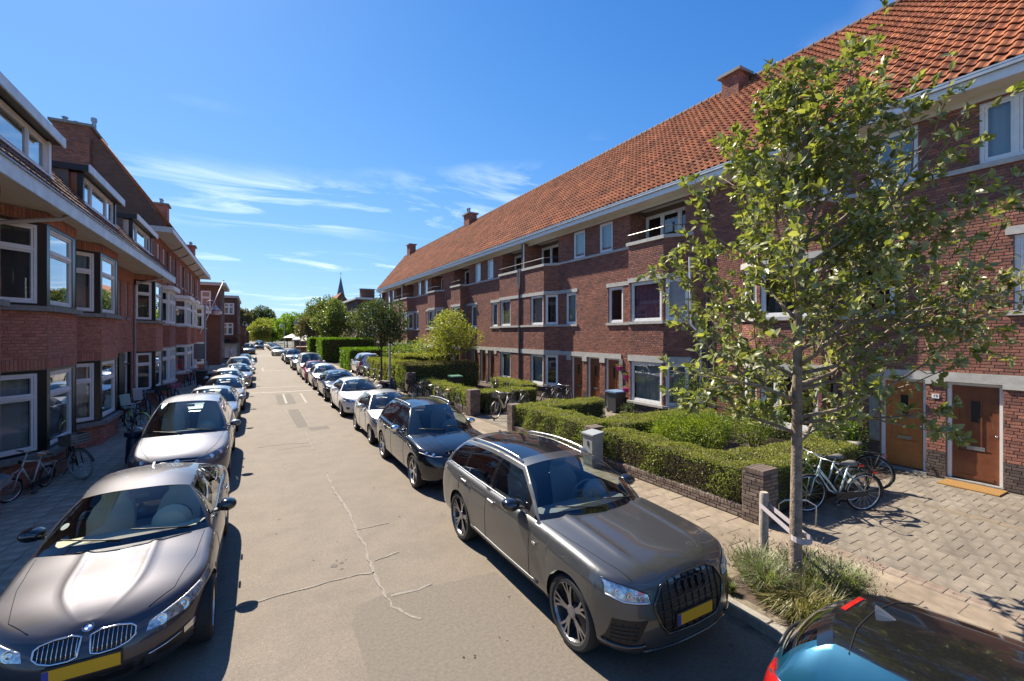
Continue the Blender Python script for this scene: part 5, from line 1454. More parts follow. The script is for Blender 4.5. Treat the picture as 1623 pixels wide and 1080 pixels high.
def suv(p, **k):
    S = dict(L=4.65, W=1.88, H=1.665, wb=2.77, fo=.86, wr=.365, tw=.25, tyre=.09, zb=.23, paint=p, flare=.022,
             hood=[(0, .84), (.08, .90), (.35, .97), (.8, 1.03), (1.2, 1.075), (1.6, 1.10), (4.2, 1.12), (4.55, 1.08), (4.65, .98)],
             sh=[(0, .79), (.25, .87), (.6, .93), (1.0, .985), (1.5, 1.02), (2.8, 1.045), (4.2, 1.09), (4.65, .98)],
             front=(.80, 2.6), rear=(.55, 3.0), yA=1.50, yC=4.38, cowl=(1.14, 1.075), yH=2.16, zH=1.54, wrf=.575, yR=3.92, zR=1.53, wrr=.55, rgb=(4.48, 1.10), rgl=(2, 9),
             pillars=[(1.82, 2.62), (2.70, 3.48), (3.54, 3.98)], doors=[1.55, 2.66, 3.55], bonnet=[(.50, .2), (.64, .5), (.72, .9), (.75, 1.45)], crown=2.4, spokes=(5, 'y'), rim=[M['alu'], M['plastic'], M['steel'], M['rimdark']])
    S.update(k); return S
def van(p, **k):
    S = dict(L=4.4, W=1.83, H=1.86, wb=2.7, fo=.86, wr=.32, tw=.21, zb=.2, paint=p, cat='van',
             hood=[(0, .80), (.08, .88), (.4, 1.0), (.8, 1.1), (1.1, 1.16), (1.5, 1.18), (4.2, 1.2), (4.4, 1.1)],
             sh=[(0, .74), (.3, .90), (.7, 1.0), (1.1, 1.06), (1.6, 1.08), (4.2, 1.12), (4.4, 1.1)],
             front=(.75, 2.6), rear=(.30, 3.5), yA=1.22, yC=4.34, cowl=(.88, 1.15), yH=1.85, zH=1.72, wrf=.66, yR=4.22, zR=1.72, wrr=.66, rgb=(4.36, 1.14), rgl=(2, 8),
             pillars=[(1.5, 2.25)], doors=[1.3, 2.32], bonnet=[(.4, .14), (.6, .4), (.7, .7), (.72, 1.1)], crown=2.4, fin=False, sbul=.03, railz=1.76, rc2=.12, rc=.12)
    S.update(k); return S
def mpv(p, **k):
    S = dict(L=4.75, W=1.88, H=1.78, wb=2.82, fo=1.0, wr=.325, tw=.21, zb=.2, paint=p,
             hood=[(0, .74), (.08, .82), (.35, .93), (.7, 1.03), (.95, 1.09), (1.4, 1.12), (4.4, 1.15), (4.65, 1.1), (4.75, 1.0)],
             sh=[(0, .70), (.3, .82), (.7, .92), (1.2, 1.0), (1.7, 1.03), (4.4, 1.10), (4.75, 1.0)],
             front=(.85, 2.7), rear=(.5, 3.0), yA=1.42, yC=4.55, cowl=(.98, 1.085), yH=2.22, zH=1.65, wrf=.61, yR=4.12, zR=1.63, wrr=.56, rgb=(4.62, 1.12), rgl=(2, 9), railz=1.68,
             pillars=[(1.78, 2.72), (2.80, 3.60), (3.66, 4.2)], doors=[1.56, 2.76, 3.64], bonnet=[(.5, .2), (.66, .5), (.74, .85), (.78, 1.36)], crown=2.2, trim=M['beige'])
    S.update(k); return S
def face(c, kind, grille=None, plate=.42, lens=True):
    """headlights, grille, intake, plate and tail lamps in the manner of each kind"""
    S = c.S; h0 = c.zsh(.12); w = c.hw
    if kind == 'suv':
        c.headlamp([(w * .50, h0 + .03), (w * .72, h0 + .06), (w * .93, h0 + .09)], [(w * .52, h0 - .06), (w * .72, h0 - .055), (w * .94, h0 + .0)], mat=M['gloss_black'], lens=[(w * .70, h0 - .005, .03), (w * .82, h0 + .015, .03)] if lens else (), drl=[[(w * .53, h0 - .045), (w * .72, h0 - .04), (w * .93, h0 + .015)]])
        T = [(-w * .47, h0 + .02), (-w * .3, h0 + .05), (0, h0 + .055), (w * .3, h0 + .05), (w * .47, h0 + .02)]; B_ = [(-w * .38, h0 - .14), (-w * .2, h0 - .17), (0, h0 - .175), (w * .2, h0 - .17), (w * .38, h0 - .14)]
        g = c.patch('front_grille', 'F', T, B_, M['grille'], off=.003)[0]; c.line('grille_surround', 'F', T + B_[::-1], .010, grille or M['gloss_black'], .006, closed=True, sub=3, parent=g)
        for k in range(9): x = -w * .36 + w * .09 * k; c.line('grille_bar', 'F', [(x, h0 + .03), (x, h0 - .14)], .006, M['rimdark'], .008, sub=3, parent=g)
        c.patch('lower_intake', 'F', [(-w * .5, .42), (0, .44), (w * .5, .42)], [(-w * .42, .30), (0, .30), (w * .42, .30)], M['grille'], off=.003)
        c.patch('side_intake', 'F', [(w * .62, .52), (w * .86, .56)], [(w * .70, .36), (w * .86, .36)], M['gloss_black'], off=.003, mirror=True)
    else:
        lo = .12 if kind != 'retro' else .15
        c.headlamp([(w * .50, h0 - .0), (w * .70, h0 + .055), (w * .92, h0 + .12)], [(w * .50, h0 - .07), (w * .70, h0 - lo + .02), (w * .93, h0 - .01)], lens=[(w * .64, h0 - .03, .038), (w * .80, h0 + .02, .042)] if lens else (), drl=[[(w * .52, h0 - .06), (w * .70, h0 - lo + .035), (w * .92, h0 + .0)]] if kind == 'hatch' else None)
        T = [(-w * .40, h0 - .01), (0, h0 + .015), (w * .40, h0 - .01)]; B_ = [(-w * .34, h0 - .10), (0, h0 - .11), (w * .34, h0 - .10)]
        g = c.patch('front_grille', 'F', T, B_, M['grille'], off=.003)[0]; c.line('grille_surround', 'F', T + B_[::-1], .008, grille or M['chrome'], .006, closed=True, sub=3, parent=g)
        c.line('grille_bar', 'F', [(-w * .36, h0 - .05), (0, h0 - .045), (w * .36, h0 - .05)], .008, grille or M['chrome'], .008, sub=6, parent=g)
        l, n = c.proj('F', 0, h0 - .045); q = MB(); q.lathe(l + n * .006, n, [(.045, -.004), (.045, .004), (0, .006)], 16); q.build('grille_badge', M['chrome'], g, smooth=True, world=False, sharp=40)
        c.patch('lower_intake', 'F', [(-w * .60, .38), (0, .39), (w * .60, .38)], [(-w * .52, .26), (0, .25), (w * .52, .26)], M['grille'], off=.003)
        c.patch('fog_light', 'F', [(w * .68, .43), (w * .82, .45)], [(w * .70, .34), (w * .82, .35)], M['gloss_black'], off=.003, mirror=True, nrow=2)
    if plate: c.plate('F', plate)
    zt = c.zsh(c.L - .1)
    c.patch('tail_light', 'B', [(w * .58, zt + .0), (w * .80, zt + .0)], [(w * .62, zt - .2), (w * .80, zt - .22)], M['redlens'], mirror=True, nrow=3, sub=3)
KERB = 'cars parked along the kerb'
def park(label, x, y, S, kind, handles=True, rails=False, grille=None, plate=.42, detail=1, mirror_mat=None, name='parked_car', rz=0.0, lens=True):
    c = Car(name, label, (x, y, 0), S, KERB, rz=rz, detail=detail)
    d = S['doors']; zb = c.zsh(2.0) - .12
    c.common(handles=[(d[1] - .30, zb), (d[2] - .28, zb + .02)] if handles and len(d) > 2 and detail > 0 else ([(d[1] - .30, zb)] if detail > 0 else ()), rails=rails, mirror_mat=mirror_mat, wipers=detail > 0)
    face(c, kind, grille, plate, lens); return c
# right kerb
park('black blue sport utility car with a closed grille, behind the large dark grey one', 3.97, 8.92, suv(P_['black'], glass2=M['tintglass'], chrome=M['gloss_black'], hoodcrease=(.45, .05, .012)), 'suv', rails=True, mirror_mat=M['chrome'], plate=None)
park('small silver hatchback with rounded nose, in front of the parked bicycles by the hedge', 3.92, 13.66, hatch(P_['silver'], L=3.5, W=1.66, H=1.47, wb=2.34, fo=.72, wr=.29, tw=.17, yC=3.36, yR=3.02, rgb=(3.42, 1.04), yA=1.18, yH=1.78, cowl=(.82, 1.0), zH=1.36, zR=1.34, wrf=.50, wrr=.47, hood=[(0, .70), (.08, .78), (.3, .90), (.65, .98), (1.0, 1.03), (1.3, 1.05), (3.2, 1.06), (3.42, 1.0), (3.5, .92)], sh=[(0, .66), (.25, .78), (.55, .86), (.9, .93), (1.3, .96), (2.3, .98), (3.2, 1.03), (3.5, .92)], pillars=[(1.44, 2.14), (2.22, 2.76)], doors=[1.2, 2.18, 2.8], front=(.8, 2.4), handle=M['plastic'], spokes=(6, 'cover')), 'retro')
park('white hatchback with wide slim headlights, next beyond the small silver one', 3.98, 18.95, hatch(P_['white'], roofpaint=None) if False else hatch(P_['white'], W=1.80), 'hatch', grille=M['gloss_black'])
park('dark navy hatchback with bright badge, beyond the white hatchback', 3.98, 23.85, hatch(P_['navy'], L=4.3, W=1.82, H=1.46), 'hatch')
park('silver compact car squeezed between the navy and the red cars', 3.96, 29.35, hatch(P_['silver'], L=3.9, W=1.72, H=1.5), 'retro')
park('red hatchback in front of the white van', 3.92, 33.8, hatch(P_['red'], L=3.95, W=1.70, H=1.45), 'retro', grille=M['plastic'])
park('white delivery van with tall roof, parked beyond the red hatchback', 4.02, 38.3, van(P_['white']), 'hatch', handles=False, grille=M['plastic'])
park('grey hatchback behind the white van', 3.98, 46.5, hatch(P_['grey'], L=4.0), 'hatch', detail=0)
park('dark sport utility car with pale bonnet edge, beyond the grey hatchback', 4.0, 56.5, suv(P_['grey'], roofpaint=P_['black']), 'suv', detail=0)
park('dark hatchback half hidden beyond the sport utility car', 3.95, 63.0, hatch(P_['navy']), 'hatch', detail=0)
park('silver saloon near the cafe, seen beyond the speed table', 3.3, 78.5, hatch(P_['silver'], L=4.3), 'hatch', detail=0)
park('white car just beyond the silver saloon near the cafe', 3.4, 84.5, hatch(P_['white'], L=4.3), 'hatch', detail=0)
for i, (x, y, p) in enumerate([(3.7, 99, 'navy'), (3.6, 105, 'black'), (3.6, 111, 'grey'), (3.5, 117, 'silver'), (3.5, 124, 'white')]):
    park(['dark car in the far row by the green trees, nearest of that row', 'black car second in the far row by the green trees', 'grey car midway along the far row by the green trees', 'silver car fourth in the far row by the green trees', 'white car at the end of the far row by the green trees'][i], x, y, hatch(P_[p]), 'hatch', detail=0, lens=False)
# left kerb
park('blue grey people carrier with a whip aerial, behind the bronze saloon', -1.42, 11.75, mpv(P_['lanc']), 'retro')
park('silver blue saloon third from the camera along the left kerb', -1.36, 17.7, sedan_spec(P_['sblue'], L=4.55, W=1.80, H=1.47, wb=2.68, fo=.88, wr=.32, tw=.21, yC=4.05, yR=3.2, rgb=(3.98, 1.08), hood=[(0, .70), (.10, .78), (.35, .88), (.8, .95), (1.2, 1.0), (1.6, 1.03), (4.0, 1.06), (4.4, 1.02), (4.55, .92)], sh=[(0, .66), (.25, .76), (.6, .84), (1.0, .89), (1.5, .93), (3.6, .98), (4.2, .98), (4.55, .9)], pillars=[(1.95, 2.62), (2.70, 3.3), (3.35, 3.62)], doors=[1.62, 2.66, 3.4]), 'retro')
park('champagne grey hatchback beside the black wheelie bin', -1.22, 22.75, hatch(P_['gold'], L=4.1, W=1.75, H=1.47), 'retro')
park('pale silver hatchback beyond the champagne grey one', -1.32, 27.6, hatch(P_['silver'], L=4.0, W=1.74, H=1.5), 'hatch')
park('blue silver hatchback on the shaded row beyond the lamp post', -.98, 32.9, hatch(P_['sblue'], L=4.2, W=1.78), 'hatch')
park('white sport utility car with roof rails on the shaded row', -1.02, 38.0, suv(P_['white'], L=4.5, H=1.68), 'suv', rails=True, detail=1)
park('white estate car with crossbars on the roof', -1.0, 44.0, hatch(P_['white'], L=4.3), 'hatch', detail=0)
park('teal hatchback last in the shaded row before the crossing', -.95, 50.0, hatch(P_['teal'], L=4.0), 'hatch', detail=0)
park('dark green van with pale roof parked by the shops', -.72, 86.0, van(P_['dgreen'], roofpaint=P_['white'], H=1.9), 'hatch', handles=False, detail=0, name='parked_van')
park('black van driving away in the middle of the far road', .95, 112.0, van(P_['black'], H=2.05), 'hatch', handles=False, detail=0, name='black_van')
# the blue one under the camera, its tail towards the tree
S = hatch(P_['blue'], L=3.75, W=1.70, H=1.44, wb=2.43, fo=.72, wr=.31, roofpaint=M['gloss_black'], yC=3.56, yR=3.18, zR=1.325, zH=1.34, yA=1.22, yH=1.8, cowl=(.85, .99), rgb=(3.66, 1.0), hood=[(0, .72), (.08, .8), (.35, .9), (.7, .96), (1.0, 1.0), (1.4, 1.02), (3.4, 1.05), (3.66, 1.02), (3.75, .92)], sh=[(0, .66), (.25, .78), (.6, .86), (1.0, .91), (1.4, .93), (2.4, .93), (3.4, .99), (3.75, .93)], pillars=[(1.5, 2.2), (2.28, 2.80)], doors=[1.24, 2.24, 2.9], rgl=(2, 8), glass2=M['tintglass'], rear=(.6, 2.6), chrome=M['chrome'], finpaint=M['alu'], wrr=.50, rb=.14)
c = park('metallic blue hatchback with a black roof, its tail towards the tree pit', 3.88, -1.62, S, 'hatch')
c.patch('high_brake_light', 'T', [(-.14, 3.30), (.14, 3.30)], [(-.14, 3.265), (.14, 3.265)], M['redlens'], off=.006, nrow=2)
c.line('tailgate_seam', 'T', [(-.52, 3.08), (-.3, 3.13), (0, 3.15), (.3, 3.13), (.52, 3.08)], .005, M['gap'], .001, sub=5)
c.patch('tail_light', 'S', [(3.36, .99), (3.46, 1.0), (3.56, .99)], [(3.44, .72), (3.52, .71), (3.60, .70)], M['redlens'], mirror=True, off=.010, nrow=6, sub=5)
q = MB(); P = []
for t in range(6): l, n = c.proj('B', -.42 + .5 * t / 5, 1.045 + .03 * math.sin(t)); P.append(l + n * .02)
q.tube(P, .014, 6); q.build('rear_wiper', M['plastic'], c.root, smooth=True, world=False)
# ------------------------------------------------------------------ left side: the two-storey row with bays and dormers
def bricktex(name, c1, c2, mort, sc=1.0):
    m = bpy.data.materials.new(name); m.use_nodes = True
    nt = m.node_tree; N = nt.nodes; L = nt.links; b = N['Principled BSDF']; b.inputs['Roughness'].default_value = .88
    g = N.new('ShaderNodeNewGeometry'); sp = N.new('ShaderNodeSeparateXYZ'); L.new(g.outputs['Position'], sp.inputs[0])
    ad = N.new('ShaderNodeMath'); ad.operation = 'ADD'; L.new(sp.outputs['X'], ad.inputs[0]); L.new(sp.outputs['Y'], ad.inputs[1])
    cb = N.new('ShaderNodeCombineXYZ'); L.new(ad.outputs[0], cb.inputs[0]); L.new(sp.outputs['Z'], cb.inputs[1])
    t = N.new('ShaderNodeTexBrick'); t.inputs['Scale'].default_value = sc; t.inputs['Brick Width'].default_value = .22; t.inputs['Row Height'].default_value = .068; t.inputs['Mortar Size'].default_value = .006
    t.inputs['Color1'].default_value = (*c1, 1); t.inputs['Color2'].default_value = (*c2, 1); t.inputs['Mortar'].default_value = (*mort, 1); t.inputs['Bias'].default_value = 0
    L.new(cb.outputs[0], t.inputs['Vector'])
    n = N.new('ShaderNodeTexNoise'); n.inputs['Scale'].default_value = 1.4; n.inputs['Detail'].default_value = 5; L.new(g.outputs['Position'], n.inputs['Vector'])
    r = N.new('ShaderNodeValToRGB'); r.color_ramp.elements[0].color = (.78, .78, .78, 1); r.color_ramp.elements[1].color = (1.18, 1.16, 1.14, 1); L.new(n.outputs['Fac'], r.inputs[0])
    x = N.new('ShaderNodeMixRGB'); x.blend_type = 'MULTIPLY'; x.inputs[0].default_value = 1; L.new(t.outputs['Color'], x.inputs[1]); L.new(r.outputs[0], x.inputs[2]); L.new(x.outputs[0], b.inputs['Base Color'])
    bp = N.new('ShaderNodeBump'); bp.inputs['Strength'].default_value = .5; bp.inputs['Distance'].default_value = .01; bp.invert = True; L.new(t.outputs['Fac'], bp.inputs['Height']); L.new(bp.outputs[0], b.inputs['Normal'])
    return m
M['bt_l'] = bricktex('left_brick_far', (.29, .10, .068), (.38, .14, .092), (.17, .11, .09))
M['bt_b'] = bricktex('brown_brick_far', (.13, .065, .045), (.18, .09, .06), (.12, .09, .07))
M['bt_d'] = bricktex('dark_brick_far', (.11, .05, .038), (.15, .07, .05), (.08, .06, .05))
XL, XLB, XLE = -4.6, -3.95, -3.60
ROW = thing('brick_row_house', 'two-storey orange brick row house with green black bay windows and dormers', 'building', (XL, 20, G))
def left_row():
    B = Bricks(); wall = MB(); FWL = Fr(XL, 0, 0, 1, 1, 0); Y0, Y1 = 8.0, 29.3
    bays = [(9.8, 11.55, True), (13.68, 15.55, True), (17.67, 19.6, True), (26.2, 28.1, True)]
    holes = []
    def stonesill(F, a0, a1, z0, z1, o=.10):
        q = MB(); q.fbox(F, a0, a1, -.02, o, z0, z1); q.build('sill', M['stone'], ROW)
    for (yb, ye, blk) in bays:
        s = .75
        holes.append((yb - s, ye + s, G, 6.12))
        A = (XL, yb - s); Bp = (XLB, yb); Cp = (XLB, ye); D = (XL, ye + s)
        F1 = Fr(XLB, yb, 0, 1, 1, 0); L1 = ye - yb; Lc = math.hypot(XLB - XL, s)
        F2 = Fr(A[0], A[1], Bp[0] - A[0], Bp[1] - A[1]); F3 = Fr(Cp[0], Cp[1], D[0] - Cp[0], D[1] - Cp[1])
        for F in (F2, F3):
            if F.nx < 0: F.nx, F.ny = -F.nx, -F.ny
        for F, L in ((F2, Lc), (F1, L1), (F3, Lc)):
            B.wall(F, 0, L, G + .02, .71); B.wall(F, 0, L, 2.86, 3.89); B.wall(F, 0, L, 2.63, 2.86, soldier=True); B.wall(F, 0, L, 5.83, 6.06, soldier=True)
            wall_sheet(wall, F, 0, L, .05, .72); wall_sheet(wall, F, 0, L, 2.62, 3.9); wall_sheet(wall, F, 0, L, 5.82, 6.1)
            stonesill(F, -.03, L + .03, .72, .84, .14); stonesill(F, -.03, L + .03, 3.90, 4.01, .12)
            if F is F3: q = MB(); q.fbox(F, 0, L, -.12, -.005, .84, 2.62); q.fbox(F, 0, L, -.12, -.005, 4.01, 5.82); q.build('bay_panel', M['dkgreen'], ROW)
        for (z0, z1, tr) in ((.84, 2.62, 2.05), (4.01, 5.82, 5.22)):
            for F, L, p0, p1 in ((F1, L1, .20, .24), (F2, Lc, .12, .16)):
                q = MB(); q.fbox(F, 0, p0, -.10, -.012, z0, z1); q.fbox(F, L - p1, L, -.10, -.012, z0, z1); q.fbox(F, p0, L - p1, -.10, -.012, z0, z0 + .05); q.fbox(F, p0, L - p1, -.10, -.012, z1 - .06, z1)
                q.build('bay_post', M['dkgreen'], ROW)
                w = window(ROW, F, p0 + .003, L - p1 - .003, z0 + .055, z1 - .063, rows=(tr,), b=-.03, fw=.055, d=.07, sash=.045, inside=(M['net'] if (z0 < 1 and yb < 17) else M['curtain'] if yb > 17 and yb < 20 else None), room=True)
        for za in (6.06, 2.64): q = MB(); q.prism([A, Bp, Cp, D], za, za + .016); q.build('bay_ceiling', M['cream'], ROW)
    # wall between the bays
    hs = list(holes)
    for (a, b) in ((22.9, 23.3), (24.1, 24.5)): hs.append((a, b, 4.1, 5.55))
    hs.append((21.9, 25.05, G, 2.66))
    B.wall(FWL, Y0, Y1, G + .02, 6.05, hs); wall_sheet(wall, FWL, Y0, Y1, .05, 6.1, hs, .15)
    for (a, b) in ((22.9, 23.3), (24.1, 24.5)):
        window(ROW, FWL, a, b, 4.1, 5.55, b=-.06, fw=.05, sash=.035, inside=M['net']); stonesill(FWL, a - .1, b + .1, 3.98, 4.09, .06)
    q = MB(); q.fbox(FWL, 21.9, 22.15, -.3, -.02, G, 2.66); q.fbox(FWL, 23.12, 23.9, -.3, -.02, G, 2.66); q.fbox(FWL, 24.96, 25.05, -.3, -.02, G, 2.66); q.fbox(FWL, 22.15, 23.12, -.3, -.05, 2.12, 2.17); q.fbox(FWL, 23.9, 24.96, -.3, -.05, 2.12, 2.17); q.build('porch_panel', M['dkgreen'], ROW)
    for (a, b, m) in ((22.16, 23.11, M['door_o']), (23.91, 24.95, M['door_b'])):
        door(ROW, FWL, a, b, G + .05, 2.12, m, b=-.18, slot=False); window(ROW, FWL, a, b, 2.18, 2.65, b=-.12, fw=.05, sash=.04, inside=None)
    FE = Fr(XL, Y1, -1, 0, 0, 1)
    wallo = wall.build('wall', M['mortar_l'], ROW); B.make(wallo, M['brick_l'], 290)
    # eaves: soffit boards, fascia gutter
    n = 9
    for k in range(n):
        x0 = XLE - .02 - (XLE - XL + .0) * 0; 
        a = XL - .05 + (XLE - XL + .03) * k / n; b = XL - .05 + (XLE - XL + .03) * (k + 1) / n - .012
        q = MB(); q.box(a, b, Y0, Y1 - .02, 6.08, 6.105); q.build('soffit_board', M['cream'], ROW)
    q = MB(); q.box(XLE - .02, XLE + .02, Y0, Y1 - .01, 6.05, 6.33); q.build('fascia', M['blue_gutter'], ROW)
    q = MB(); q.box(XLE - .04, XLE + .05, Y0, Y1 - .01, 6.332, 6.36); q.build('gutter', M['zinc'], ROW)
    ang = R(50); up = (-math.cos(ang), 0, math.sin(ang)); S = 3.7
    dorm = [(10.4, 15.0), (17.4, 20.9), (23.5, 27.4)]
    def skip(a, r):
        y = Y0 + a; x = XLE - r * math.cos(ang)
        return any(d0 - .05 < y < d1 + .05 and x < -4.28 for d0, d1 in dorm)
    tile_roof('roof', ROW, (XLE - .05, Y0, 6.36), (0, 1, 0), up, Y1 - Y0 - .02, S, M['tile_l'], nmax=120, skip=skip)
    tx, tz = XLE - .05 - S * math.cos(ang), 6.36 + S * math.sin(ang)
    q = MB(); q.box(-10.5, tx, Y0, Y1 - .02, tz - .1, tz + .02); q.build('flat_roof', M['stone'], ROW)
    for i, (d0, d1) in enumerate(dorm):
        F = Fr(-4.30, 0, 0, 1, 1, 0); z0, z1 = 7.14, 8.02
        w = window(ROW, F, d0 + .10, d1 - .10, z0 + .06, z1, splits=[d0 + .10] + ([d0 + .95, d1 - .95] if i else [d0 + 2.0, d1 - 1.1]) + [d1 - .10], b=-.02, fw=.075, sash=.05, inside=M['blind'] if i == 1 else M['net'])
        for ya, yb_ in ((d0 - .04, d0 + .10), (d1 - .10, d1 + .04)):
            q = MB(); q.box(-4.40, -4.27, ya, yb_, z0, z1); q.build('dormer_post', M['black'] if i else M['white'], ROW)
        q = MB(); q.box(-4.42, -4.22, d0 - .05, d1 + .05, z0 - .03, z0 + .055); q.build('dormer_sill', M['white'], ROW)
        for yy in (d0 - .02, d1 + .02):
            q = MB(); q.extr([(-4.40, yy - .02, z0 - .05), (-4.40, yy - .02, z1), (-5.6, yy - .02, z1)], (0, .04, 0)); q.build('dormer_cheek', [M['door_r'], M['white'], M['cream']][0 if i == 1 else 2], ROW)
        q = MB(); q.box(-6.2, -4.10, d0 - .22, d1 + .22, z1 + .03, z1 + .20); q.build('dormer_roof', M['black'], ROW)
        q = MB(); q.box(-4.10, -4.06, d0 - .24, d1 + .24, z1 + .0, z1 + .22); q.build('dormer_fascia', M['blue_gutter'] if i < 2 else M['white'], ROW)
    for (y, x0) in ((25.35, XL + .06), (12.85, XL + .06)):
        downpipe(ROW, [(XLE - .08, y + 1.0, 6.08), (XLE - .12, y + .9, 5.98), (x0 + .05, y + .05, 5.62), (x0, y, 5.5), (x0, y, .15)], M['pipe'], .045)
left_row()

# ---- the three-storey row beyond it
ROW2 = thing('brick_row_house', 'three-storey red brick row house with white bays and a steep roof behind a brick gable', 'building', (XL, 42, G))
def left_row2():
    Y0, Y1 = 29.36, 53.0; F = Fr(-4.55, 0, 0, 1, 1, 0); wall = MB()
    wh = []; y = 31.0
    ws = []
    for y in (30.6, 32.4, 34.9, 36.7, 39.6, 41.4, 44.0, 45.8, 48.6, 50.6): ws.append((y, y + .85, 6.75, 8.35))
    ds = [(34.2, 35.2), (44.6, 45.6), (46.0, 47.0)]
    hs = ws + [(a, b, G, 2.4) for a, b in ds]
    wall_sheet(wall, F, Y0, Y1, .05, 8.75, hs, .14)
    FN = Fr(-4.55, Y0, -1, 0, 0, -1)
    gb = MB(); gb.poly([(-4.55, Y0, .05), (-4.55, Y0, 8.75), (-3.95, Y0, 9.12), (-6.58, Y0, 12.9), (-11, Y0, 12.9), (-11, Y0, .05)]); gb.build('gable_wall', M['bt_b'], ROW2)  # darker brick than the street wall: the gable's shade is put into its colour
    FE = Fr(-4.55, Y1, -1, 0, 0, 1); wall_sheet(wall, FE, 0, 6.5, .05, 8.75)
    wall.build('wall', M['bt_l'], ROW2)
    for (a, b, c, d) in ws:
        window(ROW2, F, a, b, c, d, b=-.05, fw=.07, sash=.05, inside=M['net']); q = MB(); q.fbox(F, a - .1, b + .1, -.01, .07, c - .09, c - .002); q.build('sill', M['concrete'], ROW2)
    for (a, b) in ds: door(ROW2, F, a, b, G + .05, 2.4, M['door_b'], b=-.1, slot=False)
    for (yb, ye) in ((30.1, 32.2), (37.3, 39.5), (41.6, 43.4), (48.6, 51.2)):
        s = .7; A = (-4.55, yb - s); Bp = (-3.93, yb); Cp = (-3.93, ye); D = (-4.55, ye + s); wl = MB()
        F1 = Fr(-3.93, yb, 0, 1, 1, 0); F2 = Fr(A[0], A[1], Bp[0] - A[0], Bp[1] - A[1]); F3 = Fr(Cp[0], Cp[1], D[0] - Cp[0], D[1] - Cp[1])
        for f in (F2, F3):
            if f.nx < 0: f.nx, f.ny = -f.nx, -f.ny
        L1 = ye - yb; Lc = math.hypot(.62, s)
        for f, L in ((F1, L1), (F2, Lc), (F3, Lc)):
            wall_sheet(wl, f, 0, L, .05, .75); wall_sheet(wl, f, 0, L, 2.7, 3.9)
        wl.build('bay_wall', M['bt_l'], ROW2)
        for (z0, z1, tr) in ((.80, 2.68, 2.1), (3.95, 5.75, 5.15)):
            for f, L, nm in ((F1, L1, 2), (F2, Lc, 1)):
                window(ROW2, f, .02, L - .02, z0 + .02, z1, rows=(tr,), cols=nm, b=-.01, fw=.10, sash=.05, d=.09, inside=M['net'] if z0 < 1 else None)
            q = MB(); q.prism([(A[0], A[1] - .1), (Bp[0] + .08, Bp[1] - .05), (Cp[0] + .08, Cp[1] + .05), (D[0], D[1] + .1)], z0 - .08, z0 + .02); q.build('sill', M['concrete'], ROW2)
        q = MB(); q.prism([(A[0], A[1] - .2), (Bp[0] + .2, Bp[1] - .1), (Cp[0] + .2, Cp[1] + .1), (D[0], D[1] + .2)], 5.76, 5.98); q.build('bay_roof', M['white'], ROW2)
        q = MB(); q.prism([(A[0], A[1]), (Bp[0] + .03, Bp[1]), (Cp[0] + .03, Cp[1]), (D[0], D[1])], 2.66, 2.72); q.build('bay_lintel', M['concrete'], ROW2)
    q = MB(); q.box(-4.6, -3.75, Y0 + .01, Y1 + .3, 8.76, 8.82); q.build('soffit', M['cream'], ROW2)
    q = MB(); q.box(-3.75, -3.71, Y0 + .01, Y1 + .3, 8.74, 8.98); q.build('fascia', M['white'], ROW2)
    q = MB(); q.extr([(-3.71, Y0 - .02, 8.72), (-3.71, Y0 - .02, 9.0), (-5.4, Y0 - .02, 9.0), (-5.4, Y0 - .02, 8.72)], (0, .05, 0)); q.build('eaves_end', M['cream'], ROW2)
    up = (-.574, 0, .819)
    tile_roof('roof', ROW2, (-3.8, Y0, 9.0), (0, 1, 0), up, Y1 - Y0 + .3, 4.9, M['tile'], nmax=0)
    v = MB(); p0 = Vector((-3.82, Y0 + .02, 9.08)); p1 = Vector((-6.58, Y0 + .02, 13.0)); v.tube([p0, p1], .075, 8); v.build('verge_tiles', M['tile'], ROW2, smooth=True)
    chimney(ROW2, -8.25, -6.95, 29.2, 31.6, 9.5, 13.45, M['brick_r'], [(-7.9, 29.5, .28), (-7.6, 29.9, .28), (-7.3, 30.3, .28), (-7.2, 31.0, 1.0)])
    chimney(ROW2, -6.7, -6.0, 44.5, 45.6, 11.0, 13.6, M['brick_l'], [(-6.4, 44.8, .4), (-6.4, 45.2, .4)])
    chimney(ROW2, -5.4, -4.9, 51.4, 52.6, 9.6, 11.6, M['brick_l'], [(-5.2, 51.8, .35), (-5.2, 52.3, .35)])
    for y in (33.6, 36.6, 40.6, 44.2, 47.6):
        downpipe(ROW2, [(-3.85, y + .5, 8.74), (-4.0, y + .4, 8.6), (-4.48, y, 8.3), (-4.48, y, .15)], M['dkpipe'], .04)
    fp = MB(); fp.tube([(-3.8, 44.0, 3.45), (-2.3, 46.2, 8.0)], .035, 6); fp.lathe((-2.3, 46.2, 8.02), (0, 0, 1), [(.0, .07), (.06, .03), (.06, -.03), (0, -.05)], 8); fp.build('flagpole', M['white'], ROW2, smooth=True)
left_row2()
